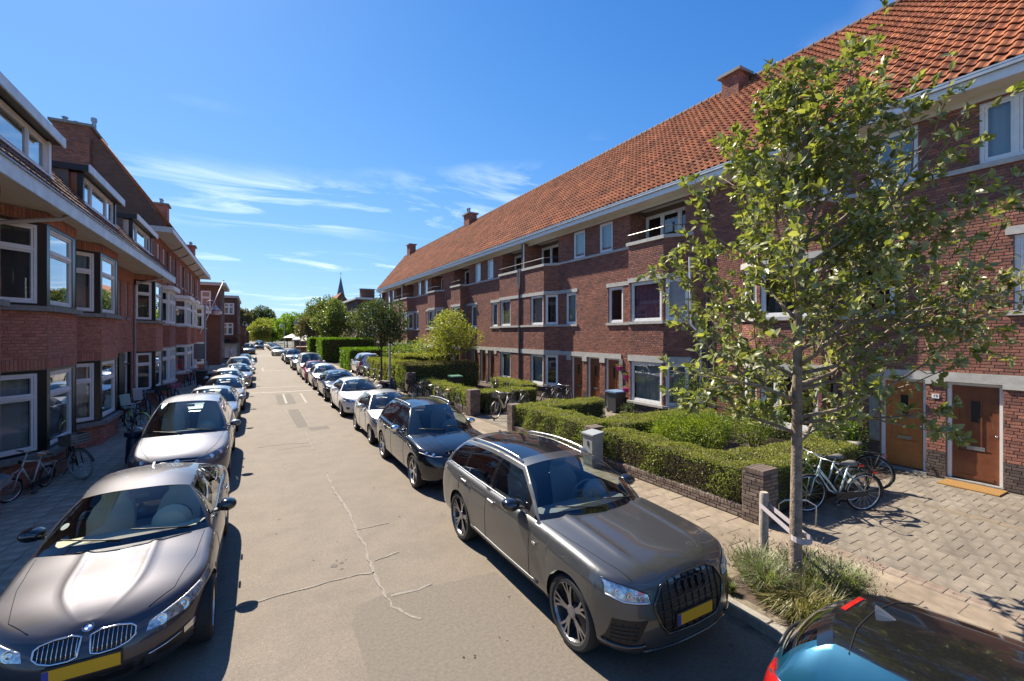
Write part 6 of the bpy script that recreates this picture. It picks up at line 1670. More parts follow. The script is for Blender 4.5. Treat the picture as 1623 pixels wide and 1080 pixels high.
def blockhouse(label, x0, x1, y0, y1, h, mat, wins, over=.45, roofm=None, cat='building', name='corner_house', flat=True, ridge=0):
    t = thing(name, label, cat, ((x0 + x1) / 2, (y0 + y1) / 2, 0))
    FS = Fr(x1, y0, 0, 1, 1, 0) if x1 < 0 else Fr(x0, y0, 0, 1, -1, 0)     # the street face
    FN = Fr(x0, y0, 1, 0, 0, -1)                                          # the face towards the camera
    w = MB(); hs = {'S': [v[1:] for v in wins if v[0] == 'S'], 'N': [v[1:] for v in wins if v[0] == 'N']}
    wall_sheet(w, FS, 0, y1 - y0, .05, h, hs['S'], .14); wall_sheet(w, FN, 0, x1 - x0, .05, h, hs['N'], .14)
    bx = x0 if x1 < 0 else x1
    w.quad((bx, y0, .05), (bx, y1, .05), (bx, y1, h), (bx, y0, h)); w.quad((x0, y1, .05), (x1, y1, .05), (x1, y1, h), (x0, y1, h))
    w.build('wall', mat, t)
    for v in wins:
        window(t, FS if v[0] == 'S' else FN, *v[1:], b=-.05, fw=.10, sash=.06, cols=2 if v[2] - v[1] > 1.2 else 1, rows=(v[3] + (v[4] - v[3]) * .66,) if v[4] - v[3] > 1.2 else (), inside=M['net'])
    if flat:
        q = MB(); q.box(x0 - over, x1 + over, y0 - over, y1 + over, h, h + .08); q.build('soffit', M['cream'], t)
        q = MB(); q.box(x0 - over - .01, x1 + over + .01, y0 - over - .01, y1 + over + .01, h + .082, h + .30); q.build('roof', roofm or M['concrete'], t)
    else:
        q = MB(); xm = (x0 + x1) / 2
        for (xa, za, xb_, zb_) in ((x0 - .3, h - .1, xm, h + ridge), (xm, h + ridge, x1 + .3, h - .1)): q.quad((xa, y0 - .2, za), (xb_, y0 - .2, zb_), (xb_, y1, zb_), (xa, y1, za))
        q.build('roof', roofm or M['tile'], t)
        g = MB(); g.poly([(x0, y0, h), (x1, y0, h), (xm, y0, h + ridge)]); g.build('gable', mat, t)
    return t
b3 = blockhouse('brown brick corner house with a wide overhanging flat roof, beyond the three-storey row', -9.6, -3.15, 57.5, 65.0, 8.6, M['bt_b'], [('N', 4.7, 5.6, 5.9, 8.0), ('N', 2.6, 3.6, 3.5, 5.2), ('S', .9, 1.7, 3.2, 8.0), ('S', 3.2, 4.4, 3.6, 5.2), ('S', 5.2, 6.4, 6.2, 7.6), ('S', 4.4, 6.4, .6, 2.5)], .5)
q = MB(); q.box(-5.1, -3.0, 56.7, 57.5, 5.55, 5.75); q.box(-5.1, -3.0, 56.7, 56.75, 5.75, 5.85); q.build('balcony', M['white'], b3)
q = MB()
for k in range(9): q.tube([(-5.05 + .25 * k, 56.74, 5.8), (-5.05 + .25 * k, 56.74, 6.5)], .012, 4)
q.tube([(-5.05, 56.74, 6.5), (-3.05, 56.74, 6.5)], .016, 4); q.build('balcony_railing', M['steel'], b3)
b4 = blockhouse('tall brown brick corner shop with white windows and a dark awning', -8.5, -1.95, 70.0, 84.0, 8.2, M['bt_d'], [('N', 5.0, 6.2, 6.0, 7.5), ('N', 4.8, 6.1, 3.3, 4.9), ('S', 1.2, 2.6, 3.3, 4.9), ('S', 4.4, 5.8, 3.3, 4.9), ('S', 8, 9.4, 3.3, 4.9), ('S', 1.2, 2.6, 6.0, 7.5), ('S', 4.4, 5.8, 6.0, 7.5), ('S', 8, 9.4, 6, 7.5), ('S', 1.2, 4.4, .5, 2.5), ('S', 6, 10, .5, 2.5)], .15)
q = MB(); q.extr([(-4.0, 70, 2.75), (-4.0, 69.0, 2.3), (-4.0, 69.0, 2.2), (-4.0, 70, 2.2)], (2.0, 0, 0)); q.build('awning', M['black'], b4)
q = MB(); q.box(-4.6, -2.0, 69.9, 69.98, .3, 2.2); q.build('shop_front', M['white'], b4)
blockhouse('low brown house with a slate gable roof, beyond the corner shop', -9, -1.4, 92, 106, 4.6, M['bt_d'], [('S', 2, 3.4, 1, 2.4), ('N', 5, 6.4, 1, 2.4)], flat=False, ridge=2.6, roofm=M['ridge'], name='row_house')
blockhouse('far low house at the end of the shops, under the big trees', -9, -1.0, 107, 122, 3.8, M['bt_b'], [('S', 2, 3.4, 1, 2.4)], flat=False, ridge=2.6, roofm=M['ridge'], name='row_house')
# right side beyond the terrace
b5 = blockhouse('flat-roofed brown brick house with a roof terrace, beyond the long terrace', 13.4, 26, 70, 86, 8.6, M['bt_b'], [('S', 1.5, 2.6, 5.8, 7.4), ('S', 4.5, 5.6, 5.8, 7.4), ('N', .8, 3.4, 6.2, 7.8), ('N', 5.5, 8.0, 6.2, 7.8), ('N', .8, 3, 3.2, 4.8), ('S', 1.5, 2.6, 3.0, 4.4), ('S', 4.5, 5.6, 3, 4.4)], .35, roofm=M['white'])
q = MB()
for k in range(14): q.tube([(16.0 + .7 * k, 70.4, 8.9), (16.0 + .7 * k, 70.4, 10.2)], .025, 4)
for z in (9.3, 9.75, 10.2): q.tube([(16.0, 70.4, z), (25.1, 70.4, z)], .022, 4)
q.build('terrace_railing', M['steel'], b5)
chimney(b5, 14.2, 16.2, 71.5, 72.5, 8.7, 10.3, M['bt_d'], bricks=False)
blockhouse('steep-gabled red-roofed house behind the street trees', 13.6, 22, 112, 124, 7.6, M['bt_b'], [('N', 2, 3.2, 4, 5.6)], flat=False, ridge=5.6, name='gabled_house')
blockhouse('second gabled house farther off behind the street trees', 12.5, 21, 140, 152, 7.4, M['bt_b'], [('N', 2, 3.2, 4, 5.6)], flat=False, ridge=5.0, name='gabled_house')
sp = thing('church_spire', 'slender grey slate church spire rising above the trees', 'church', (39.4, 250, 0))
q = MB(); q.box(36.6, 42.2, 247.2, 252.8, 0, 19); q.build('tower', M['bt_b'], sp)
q = MB(); q.lathe((39.4, 250, 19), (0, 0, 1), [(3.4, 0), (3.2, .4), (2.3, 3.0), (.06, 14.6), (0, 14.8)], 8); q.build('spire', pm('spire_slate', (.10, .13, .15), .6, var=.15, scale=1), sp)
q = MB(); q.tube([(39.4, 250, 33.5), (39.4, 250, 36)], .08, 5); q.tube([(38.7, 250, 35.2), (40.1, 250, 35.2)], .07, 5); q.build('cross', M['steel'], sp)
# ------------------------------------------------------------------ hedges, shrubs, trees
M['leaf_hedge'] = leafmat('privet_leaf', (.125, .165, .036), (.22, .255, .06), (.38, .365, .12), tr=.4)
M['leaf_dry'] = leafmat('dry_privet_leaf', (.09, .085, .035), (.16, .13, .06), (.26, .20, .11), tr=.25)
M['leaf_top'] = leafmat('clipped_top_leaf', (.17, .19, .045), (.27, .265, .075), (.36, .30, .13), tr=.35)
M['leaf_tree'] = leafmat('whitebeam_leaf', (.10, .115, .034), (.215, .22, .068), (.42, .39, .16), rough=.34, tr=.36, back=(.31, .32, .16))
M['leaf_dark'] = leafmat('dark_tree_leaf', (.035, .055, .018), (.075, .10, .03), (.15, .165, .065), tr=.3)
M['leaf_gold'] = leafmat('golden_leaf', (.14, .155, .03), (.28, .275, .06), (.42, .39, .11), tr=.4)
M['leaf_lime'] = leafmat('lime_green_leaf', (.09, .15, .016), (.17, .26, .028), (.30, .37, .06), tr=.42)
M['leaf_mid'] = leafmat('street_tree_leaf', (.07, .10, .025), (.145, .175, .048), (.27, .26, .10), tr=.35)
M['leaf_brown'] = leafmat('copper_leaf', (.09, .075, .035), (.17, .14, .065), (.26, .21, .10), tr=.3)
M['leaf_conifer'] = leafmat('conifer_spray', (.07, .13, .013), (.14, .225, .02), (.23, .31, .04), tr=.35)
M['leaf_juniper'] = leafmat('juniper_spray', (.10, .15, .02), (.22, .26, .035), (.37, .38, .08), tr=.35)
M['grassblade'] = leafmat('dry_grass', (.10, .11, .035), (.19, .17, .06), (.33, .26, .12), tr=.3)
M['lavender'] = leafmat('lavender_stem', (.13, .16, .07), (.22, .25, .12), (.32, .32, .19), tr=.3)
M['flower'] = leafmat('dried_flower_head', (.10, .055, .07), (.16, .10, .10), (.22, .16, .12), tr=.2)

def leaf(mb, p, d, n, L, w, r, fold=.25):
    """a pointed folded leaf: base p, direction d, face normal n"""
    s = d.cross(n)
    if s.length < 1e-5: s = d.orthogonal()
    s.normalize(); n2 = s.cross(d).normalized(); k = len(mb.v)
    m = p + d * (L * .45); t = p + d * L - n2 * (L * .12)
    a = m + s * w * .5 + n2 * w * fold; b = m - s * w * .5 + n2 * w * fold
    mb.v += [tuple(p), tuple(a), tuple(t), tuple(b)]
    mb.f.append((k, k + 1, k + 2)); mb.f.append((k, k + 2, k + 3)); mb.m += [0, 0]; mb.r += [r, r]
def rv(rs):
    while True:
        v = Vector((rs.uniform(-1, 1), rs.uniform(-1, 1), rs.uniform(-1, 1)))
        if .05 < v.length < 1: return v.normalized()
def hedge(name, label, boxes, leafm, dens, size, seed, group=None, topm=None, gaps=None, core=True, rough=.05, cat='hedge', tip=None):
    """clipped hedge: twiggy core under a skin of leaves, denser and paler on the clipped top"""
    rs = random.Random(seed)
    x0 = min(b[0] for b in boxes); x1 = max(b[1] for b in boxes); y0 = min(b[2] for b in boxes); y1 = max(b[3] for b in boxes)
    t = thing(name, label, cat, ((x0 + x1) / 2, (y0 + y1) / 2, min(b[4] for b in boxes)), 0, group)
    c = MB(); lm = MB(); tm = MB()
    for (a0, a1, b0, b1, z0, z1) in boxes:
        e = .07; c.box(a0 + e, a1 - e, b0 + e, b1 - e, z0 - .12, z1 - e)
        faces = [('x', a0, -1, (b1 - b0) * (z1 - z0)), ('x', a1, 1, (b1 - b0) * (z1 - z0)), ('y', b0, -1, (a1 - a0) * (z1 - z0)), ('y', b1, 1, (a1 - a0) * (z1 - z0)), ('z', z1, 1, (a1 - a0) * (b1 - b0))]
        for ax, v, sg, A in faces:
            n = int(A * dens * (1.25 if ax == 'z' else 1))
            for _ in range(n):
                dep = abs(rs.gauss(0, rough))
                u, w = rs.random(), rs.random()
                if ax == 'x': p = Vector((v - sg * dep, b0 + (b1 - b0) * u, z0 + (z1 - z0) * w)); nn = Vector((sg, 0, 0))
                elif ax == 'y': p = Vector((a0 + (a1 - a0) * u, v - sg * dep, z0 + (z1 - z0) * w)); nn = Vector((0, sg, 0))
                else: p = Vector((a0 + (a1 - a0) * u, b0 + (b1 - b0) * w, v - dep * .8)); nn = Vector((0, 0, 1))
                # soften the arrises and let the skin wave a little
                wv = .035 * math.sin(p.x * 5.1 + p.y * 3.7) + .035 * math.sin(p.y * 7.3 + p.z * 6.1 + p.x * 2) + (rs.uniform(.02, .09) if rs.random() < .02 else 0)
                e_ = .10
                for q_, lo_, hi_, i_ in ((p.x, a0, a1, 'x'), (p.y, b0, b1, 'y'), (p.z, z0 - 9, z1, 'z')):
                    if i_ != ax: wv -= .5 * max(0, e_ - min(q_ - lo_, hi_ - q_))
                p += nn * wv
                if any(b[0] + .1 < p.x < b[1] - .1 and b[2] + .1 < p.y < b[3] - .1 and b[4] - .2 < p.z < b[5] - .1 for b in boxes): continue
                if gaps and gaps(p, rs): continue
                d = (rv(rs) + nn * .7 + Vector((0, 0, .35))).normalized(); ln = (rv(rs) * .8 + nn).normalized()
                s = size * rs.uniform(.7, 1.3); r = min(.999, max(.001, rs.gauss(.42, .24)))
                tgt = tm if (topm is not None and (ax == 'z' or p.z > z1 - .06)) else lm
                leaf(tgt, p, d, ln, s, s * .55, r)
    if core: c.build('hedge_twigs', M['twig'], t)
    o = lm.build('foliage', leafm, t, rnd=True); o['kind'] = 'stuff'
    if tm.f: o = tm.build('clipped_top', topm, t, rnd=True); o['kind'] = 'stuff'
    return t
# low garden wall of the near plot, pillars, hedges
GW = thing('garden_wall', 'low weathered brick wall along the pavement, carrying the clipped hedge behind the grey cabinet', 'wall', (7.62, 9.0, G))
def garden_wall(t, y0, y1, h, pill, nb):
    B = Bricks(); w = MB(); F = Fr(7.57, 0, 0, 1, -1, 0); FB = Fr(7.76, 0, 0, 1, 1, 0)
    wall_sheet(w, F, y0, y1, .05, h - .001); wall_sheet(w, FB, y0, y1, .05, h - .001); w.box(7.575, 7.755, y0, y1, h - .03, h)
    B.wall(F, y0, y1, G + .005, h - .075, joint=.013)
    mo = w.build('wall_core', M['mortar_g'], t)
    tops = MB(); y = y0; me = slab_mesh('coping_brick', .22, .058, .07, M['brick_g'], .005)
    while y < y1 - .05:
        inst('coping_brick', me, t, (7.665, y + .034, h - .072 + random.uniform(-.004, .004)), rot=(0, 0, random.uniform(-.04, .04))); y += .068
    for (py, ph, pw) in pill:
        p = MB(); p.box(7.525, 7.525 + pw, py - pw / 2, py + pw / 2, .05, ph - .08); po = p.build('pillar', M['mortar_g'], t)
        Bp = Bricks()
        for Fp, L in ((Fr(7.525, py - pw / 2, 0, 1, -1, 0), pw), (Fr(7.525, py - pw / 2, 1, 0, 0, -1), pw), (Fr(7.525 + pw, py + pw / 2, -1, 0, 0, 1), pw), (Fr(7.525 + pw, py - pw / 2, 0, 1, 1, 0), pw)):
            Bp.wall(Fp, 0, L, G + .005, ph - .08, joint=.010)
        Bp.make(po, M['brick_g'], 40)
        k = 0; q = slab_mesh('cap_brick', pw + .03, .064, .085, M['brick_g'], .006)
        while k < int(pw / .068): inst('cap_brick', q, po, (7.525 + pw / 2, py - pw / 2 + .04 + k * .068, ph - .08)); k += 1
    B.make(mo, M['brick_g'], nb)
garden_wall(GW, 4.9, 13.2, .33, [(4.73, 1.06, .40), (9.15, 1.0, .36), (13.32, 1.02, .36)], 170)
def drygap(p, rs):
    # dead, thinned patch low on the street face of the nearer hedge
    if p.x < 7.75 and p.y < 8.2 and p.z < .85: return rs.random() < .52 + .35 * math.sin(p.y * 3.1 + 1.0) + (.2 if p.z < .6 else 0)
    return False
hedge('hedge', 'clipped privet hedge with a dry bare street side, ending at the garden pillar', [(7.60, 8.30, 4.98, 8.85, .34, 1.0), (8.15, 11.3, 4.72, 5.75, .25, 1.03)], M['leaf_hedge'], 1500, .045, 3, 'clipped hedges of the front gardens', topm=M['leaf_top'], gaps=drygap)
dr = MB(); rs = random.Random(9)
for _ in range(2600):
    p = Vector((7.60 + abs(rs.gauss(0, .07)), rs.uniform(5.0, 8.3), rs.uniform(.33, .85))); d = (rv(rs) + Vector((-.5, 0, -.1))).normalized(); s = rs.uniform(.03, .05); leaf(dr, p, d, rv(rs), s, s * .5, rs.uniform(.05, .95))
o = dr.build('dry_foliage', M['leaf_dry'], bpy.data.objects['hedge'], rnd=True); o['kind'] = 'stuff'
hedge('hedge', 'clipped hedge reaching from the grey cabinet back to the house beside the juniper', [(8.25, 12.4, 8.92, 9.85, .15, 1.04)], M['leaf_hedge'], 1300, .045, 4, 'clipped hedges of the front gardens', topm=M['leaf_top'])
hedge('hedge', 'green clipped hedge on the low wall just beyond the grey cabinet', [(7.60, 8.42, 9.32, 13.2, .33, 1.05), (8.30, 11.0, 12.45, 13.35, .15, 1.03)], M['leaf_hedge'], 1300, .045, 5, 'clipped hedges of the front gardens', topm=M['leaf_top'])
GW2 = thing('garden_wall', 'second low garden wall with a tall brick pillar, behind the row of leaning bicycles', 'wall', (7.62, 20, G))
garden_wall(GW2, 16.9, 23.3, .40, [(16.72, 1.15, .42)], 60)
hedge('hedge', 'clipped hedge behind the row of leaning bicycles', [(7.60, 8.4, 16.95, 23.3, .40, 1.02), (8.3, 10.9, 16.85, 17.6, .2, 1.0)], M['leaf_hedge'], 700, .06, 6, 'clipped hedges of the front gardens', topm=M['leaf_top'])
hedge('hedge', 'clipped hedge close under the ground floor bay window, beyond the driveway bicycles', [(11.2, 12.1, 18.6, 22.0, .15, 1.0)], M['leaf_hedge'], 600, .06, 7, 'clipped hedges of the front gardens', topm=M['leaf_top'])
GW3 = thing('garden_pillar', 'square brick gate pillar by the lamp post, in front of the broad hedge', 'pillar', (7.8, 25.3, G))
garden_wall(GW3, 25.5, 25.6, .4, [(25.3, 1.2, .46)], 0)
hedge('hedge', 'broad mottled hedge beyond the gate pillar, red leaved on top', [(7.6, 12.3, 25.7, 28.0, .2, 1.65)], M['leaf_hedge'], 420, .085, 8, 'clipped hedges of the front gardens', topm=M['leaf_dry'])
hedge('hedge', 'long loose hedge behind the far row of bicycles, up to the parked estate', [(7.6, 9.6, 28.3, 36.0, .2, 1.55), (9, 12.4, 31.0, 34.0, .2, 1.9)], M['leaf_top'], 300, .10, 10, 'clipped hedges of the front gardens')
hedge('conifer_hedge', 'lower of two bright green conifer hedges, at the end of the long terrace gardens', [(7.4, 13.0, 42.0, 47.5, .12, 2.0)], M['leaf_conifer'], 330, .13, 12, 'conifer hedges', rough=.09)
hedge('conifer_hedge', 'taller bright green conifer hedge behind the lower one', [(6.9, 12.8, 56.5, 62.0, .12, 2.85)], M['leaf_conifer'], 220, .17, 13, 'conifer hedges', rough=.1)
hedge('conifer_hedge', 'narrow dark end of conifer hedge beside the white parasols', [(6.6, 9.0, 67.0, 70.0, .12, 2.8)], M['leaf_conifer'], 160, .2, 14, 'conifer hedges', rough=.1)

def shrub(name, label, c, rad, leafm, n, size, seed, cat='shrub', group=None, stems=True, flat=False, hollow=.55, dirz=.3):
    rs = random.Random(seed); c = Vector(c); t = thing(name, label, cat, (c.x, c.y, c.z - rad[2] * .9), 0, group); lm = MB()
    lobes = [(c + Vector((rs.uniform(-.5, .5) * rad[0], rs.uniform(-.5, .5) * rad[1], rs.uniform(-.35, .45) * rad[2])), rs.uniform(.35, .6)) for _ in range(9)]
    for _ in range(n):
        q, k = rs.choice(lobes); d = rv(rs); rr = (hollow + (1 - hollow) * rs.random()) * k
        p = q + Vector((d.x * rad[0] * rr * 1.1, d.y * rad[1] * rr * 1.1, d.z * rad[2] * rr * 1.3))
        if p.z < c.z - rad[2]: continue
        dd = (d + rv(rs) * .7 + Vector((0, 0, dirz))).normalized(); s = size * rs.uniform(.6, 1.3); leaf(lm, p, dd, rv(rs), s, s * (.5 if not flat else .25), min(.999, max(.001, rs.gauss(.45, .25))))
    o = lm.build('foliage', leafm, t, rnd=True); o['kind'] = 'stuff'
    if stems:
        q = MB()
        for _ in range(7): e = rs.choice(lobes)[0]; q.tube([(c.x + rs.uniform(-.1, .1), c.y + rs.uniform(-.1, .1), c.z - rad[2] - .1), c.lerp(e, .5) - Vector((0, 0, rad[2] * .3)), e], [.02, .014, .006], 5)
        q.build('stems', M['barkdark'], t)
    return t
shrub('juniper_bush', 'spreading bright green juniper in the front garden inside the hedges', (10.0, 7.9, .80), (1.25, 1.1, .62), M['leaf_juniper'], 10500, .085, 21, flat=True, dirz=.1)
shrub('juniper_bush', 'darker rounded part of juniper against the house under the bay window', (11.6, 7.3, .92), (.85, .8, .72), M['leaf_juniper'], 5000, .08, 22, flat=True, dirz=.2)
shrub('shrub', 'loose rose shrub between the hedge and the orange door', (12.6, 6.0, .8), (.7, .5, .7), M['leaf_mid'], 1300, .085, 23)
shrub('shrub', 'climbing leafy shrub beside the stone pilaster of the orange door', (13.1, 5.55, .9), (.3, .28, .8), M['leaf_lime'], 700, .075, 24)
shrub('shrub', 'dark tall shrub against the house at the end of the middle hedge', (12.7, 10.0, 1.15), (.8, .7, 1.1), M['leaf_dark'], 2400, .085, 25)
shrub('shrub', 'yellow green bush at the foot of the double bay beyond the broad hedge', (11.8, 38.5, 1.6), (1.6, 1.6, 1.4), M['leaf_lime'], 1500, .16, 26)
shrub('shrub', 'blue green feathery bush rising over the far hedge', (10.2, 35.5, 1.8), (1.6, 1.6, .9), M['leaf_mid'], 1000, .18, 27)
shrub('shrub', 'small rounded shrub in the forecourt corner by the near bay', (12.9, 13.2, .5), (.4, .4, .4), M['leaf_dark'], 500, .06, 28)

def tree(name, label, x, y, h, trunk_h, r, leafm, n, size, seed, tr=.11, base=G, group=None, squash=1.0, bark=None, lobes=16, open_=.5, cat='tree'):
    """tapered trunk, limbs to every lobe of the crown, leaves round the lobes with gaps between them"""
    rs = random.Random(seed); t = thing(name, label, cat, (x, y, base), 0, group)
    ch = (h - trunk_h) / 2; cz = base + trunk_h + ch; L = []
    for i in range(lobes):
        d = rv(rs); k = rs.uniform(.35, .78); L.append((Vector((x + d.x * r * k, y + d.y * r * k, cz + d.z * ch * k * squash)), rs.uniform(.30, .48) * r))
    L.append((Vector((x, y, cz + ch * .5)), r * .42))
    w = MB(); top = Vector((x + rs.uniform(-.1, .1), y, cz + ch * .5)); b0 = Vector((x, y, base - .05)); pts = [b0, Vector((x + .02, y, base + .25)), Vector((x + rs.uniform(-.05, .05), y, base + trunk_h * .6)), Vector((x + rs.uniform(-.06, .06), y, base + trunk_h)), top]
    w.tube(pts, [tr * 1.25, tr, tr * .85, tr * .75, tr * .2], 8)
    for q, k in L[:-1]:
        a = b0.lerp(top, rs.uniform(.42, .8)); a = Vector((x, y, base + trunk_h * rs.uniform(.85, 1.0) + (q.z - base - trunk_h) * .25)); m = a.lerp(q, .5) + Vector((0, 0, .12 * r)); w.tube([a, m, q], [tr * .38, tr * .22, tr * .07], 5)
        for _ in range(3): e = q + rv(rs) * k * .8; w.tube([m.lerp(q, .6), m.lerp(e, .7), e], [tr * .14, tr * .09, tr * .03], 4)
    w.build('trunk', bark or M['barkdark'], t, smooth=True)
    lm = MB(); tot = sum(k ** 2 for _, k in L)
    for q, k in L:
        for _ in range(int(n * k * k / tot)):
            d = rv(rs); rr = k * (open_ + (1 - open_) * rs.random() ** .6); p = q + Vector((d.x * rr, d.y * rr, d.z * rr * .85))
            dd = (d * .6 + rv(rs) + Vector((0, 0, -.15))).normalized(); s = size * rs.uniform(.6, 1.35)
            leaf(lm, p, dd, (rv(rs) + Vector((0, 0, .8))).normalized(), s, s * .6, min(.999, max(.001, rs.gauss(.45, .25))))
    o = lm.build('crown', leafm, t, rnd=True); o['kind'] = 'stuff'
    return t
ST = 'street trees'
tree('street_tree', 'slim street tree with a round dark crown beside the lamp post', 6.35, 26.4, 5.6, 2.3, 1.65, M['leaf_dark'], 5200, .13, 31, .065, group=ST)
tree('street_tree', 'golden green multi-stemmed tree standing in the garden by the single bays', 10.8, 27.0, 5.1, 1.1, 2.25, M['leaf_gold'], 7000, .12, 32, .08, group=ST)
tree('street_tree', 'big street tree in front of the flat-roofed house beyond the conifer hedges', 9.6, 66.0, 8.6, 2.0, 3.3, M['leaf_mid'], 7500, .26, 33, .14, group=ST)
tree('street_tree', 'broad street tree behind the taller conifer hedge', 10.2, 78.0, 9.3, 2.0, 3.6, M['leaf_mid'], 6500, .30, 34, .15, group=ST)
tree('street_tree', 'small pale leaved street tree over the white parasols', 7.2, 74.0, 6.0, 2.2, 2.1, M['leaf_brown'], 3500, .24, 35, .08, group=ST)
tree('street_tree', 'street tree with a rounded crown behind the cafe lamp', 9.5, 96.0, 8.2, 2.2, 3.2, M['leaf_mid'], 4500, .34, 36, .13, group=ST)
tree('street_tree', 'light green feathery tree by the red and white parasol', 8.0, 112.0, 8.8, 1.6, 3.4, M['leaf_lime'], 4500, .40, 37, .13, group=ST)
tree('street_tree', 'bright green tree behind the far row of cars', 7.4, 130.0, 9.2, 1.2, 3.6, M['leaf_lime'], 4500, .45, 38, .14, group=ST)
tree('street_tree', 'yellow green rounded tree closing the end of the street', 1.9, 150.0, 8.6, 1.0, 3.9, M['leaf_gold'], 5500, .45, 39, .16, group=ST)
tree('street_tree', 'lime tree half hidden between the yellow tree and the bright green one', 5.0, 158.0, 8.8, 1.0, 3.8, M['leaf_lime'], 4500, .5, 40, .16, group=ST)
tree('big_tree', 'great dark green domed tree above the end of the street', 2.6, 195.0, 14.8, 3.0, 6.6, M['leaf_dark'], 9000, .6, 41, .3, group='tall trees at the street end')
tree('big_tree', 'tall copper brown tree beside the great domed tree', -5.5, 190.0, 13.6, 3.0, 5.2, M['leaf_brown'], 6500, .6, 42, .3, group='tall trees at the street end')
tree('big_tree', 'dark evergreen tree behind the gabled house roofs', 20.0, 160.0, 14.0, 3.0, 5.5, M['leaf_dark'], 5000, .6, 43, .3, group='tall trees at the street end')
# the far wood that closes the view
wd = MB(); rs = random.Random(77)
for i in range(110):
    x = rs.uniform(-40, 70); y = 235 + rs.uniform(0, 60); hh = rs.uniform(6, 10); rr = rs.uniform(3, 5)
    for _ in range(170):
        d = rv(rs); p = Vector((x + d.x * rr, y + d.y * rr, .6 + hh * .5 + d.z * hh * .5)); leaf(wd, p, (d + rv(rs)).normalized(), rv(rs), rs.uniform(.8, 1.6), 1.0, rs.uniform(.02, .98))
o = wd.build('distant_wood', M['leaf_dark'], rnd=True); o['kind'] = 'stuff'; o['label'] = 'distant band of trees beyond the end of the street'

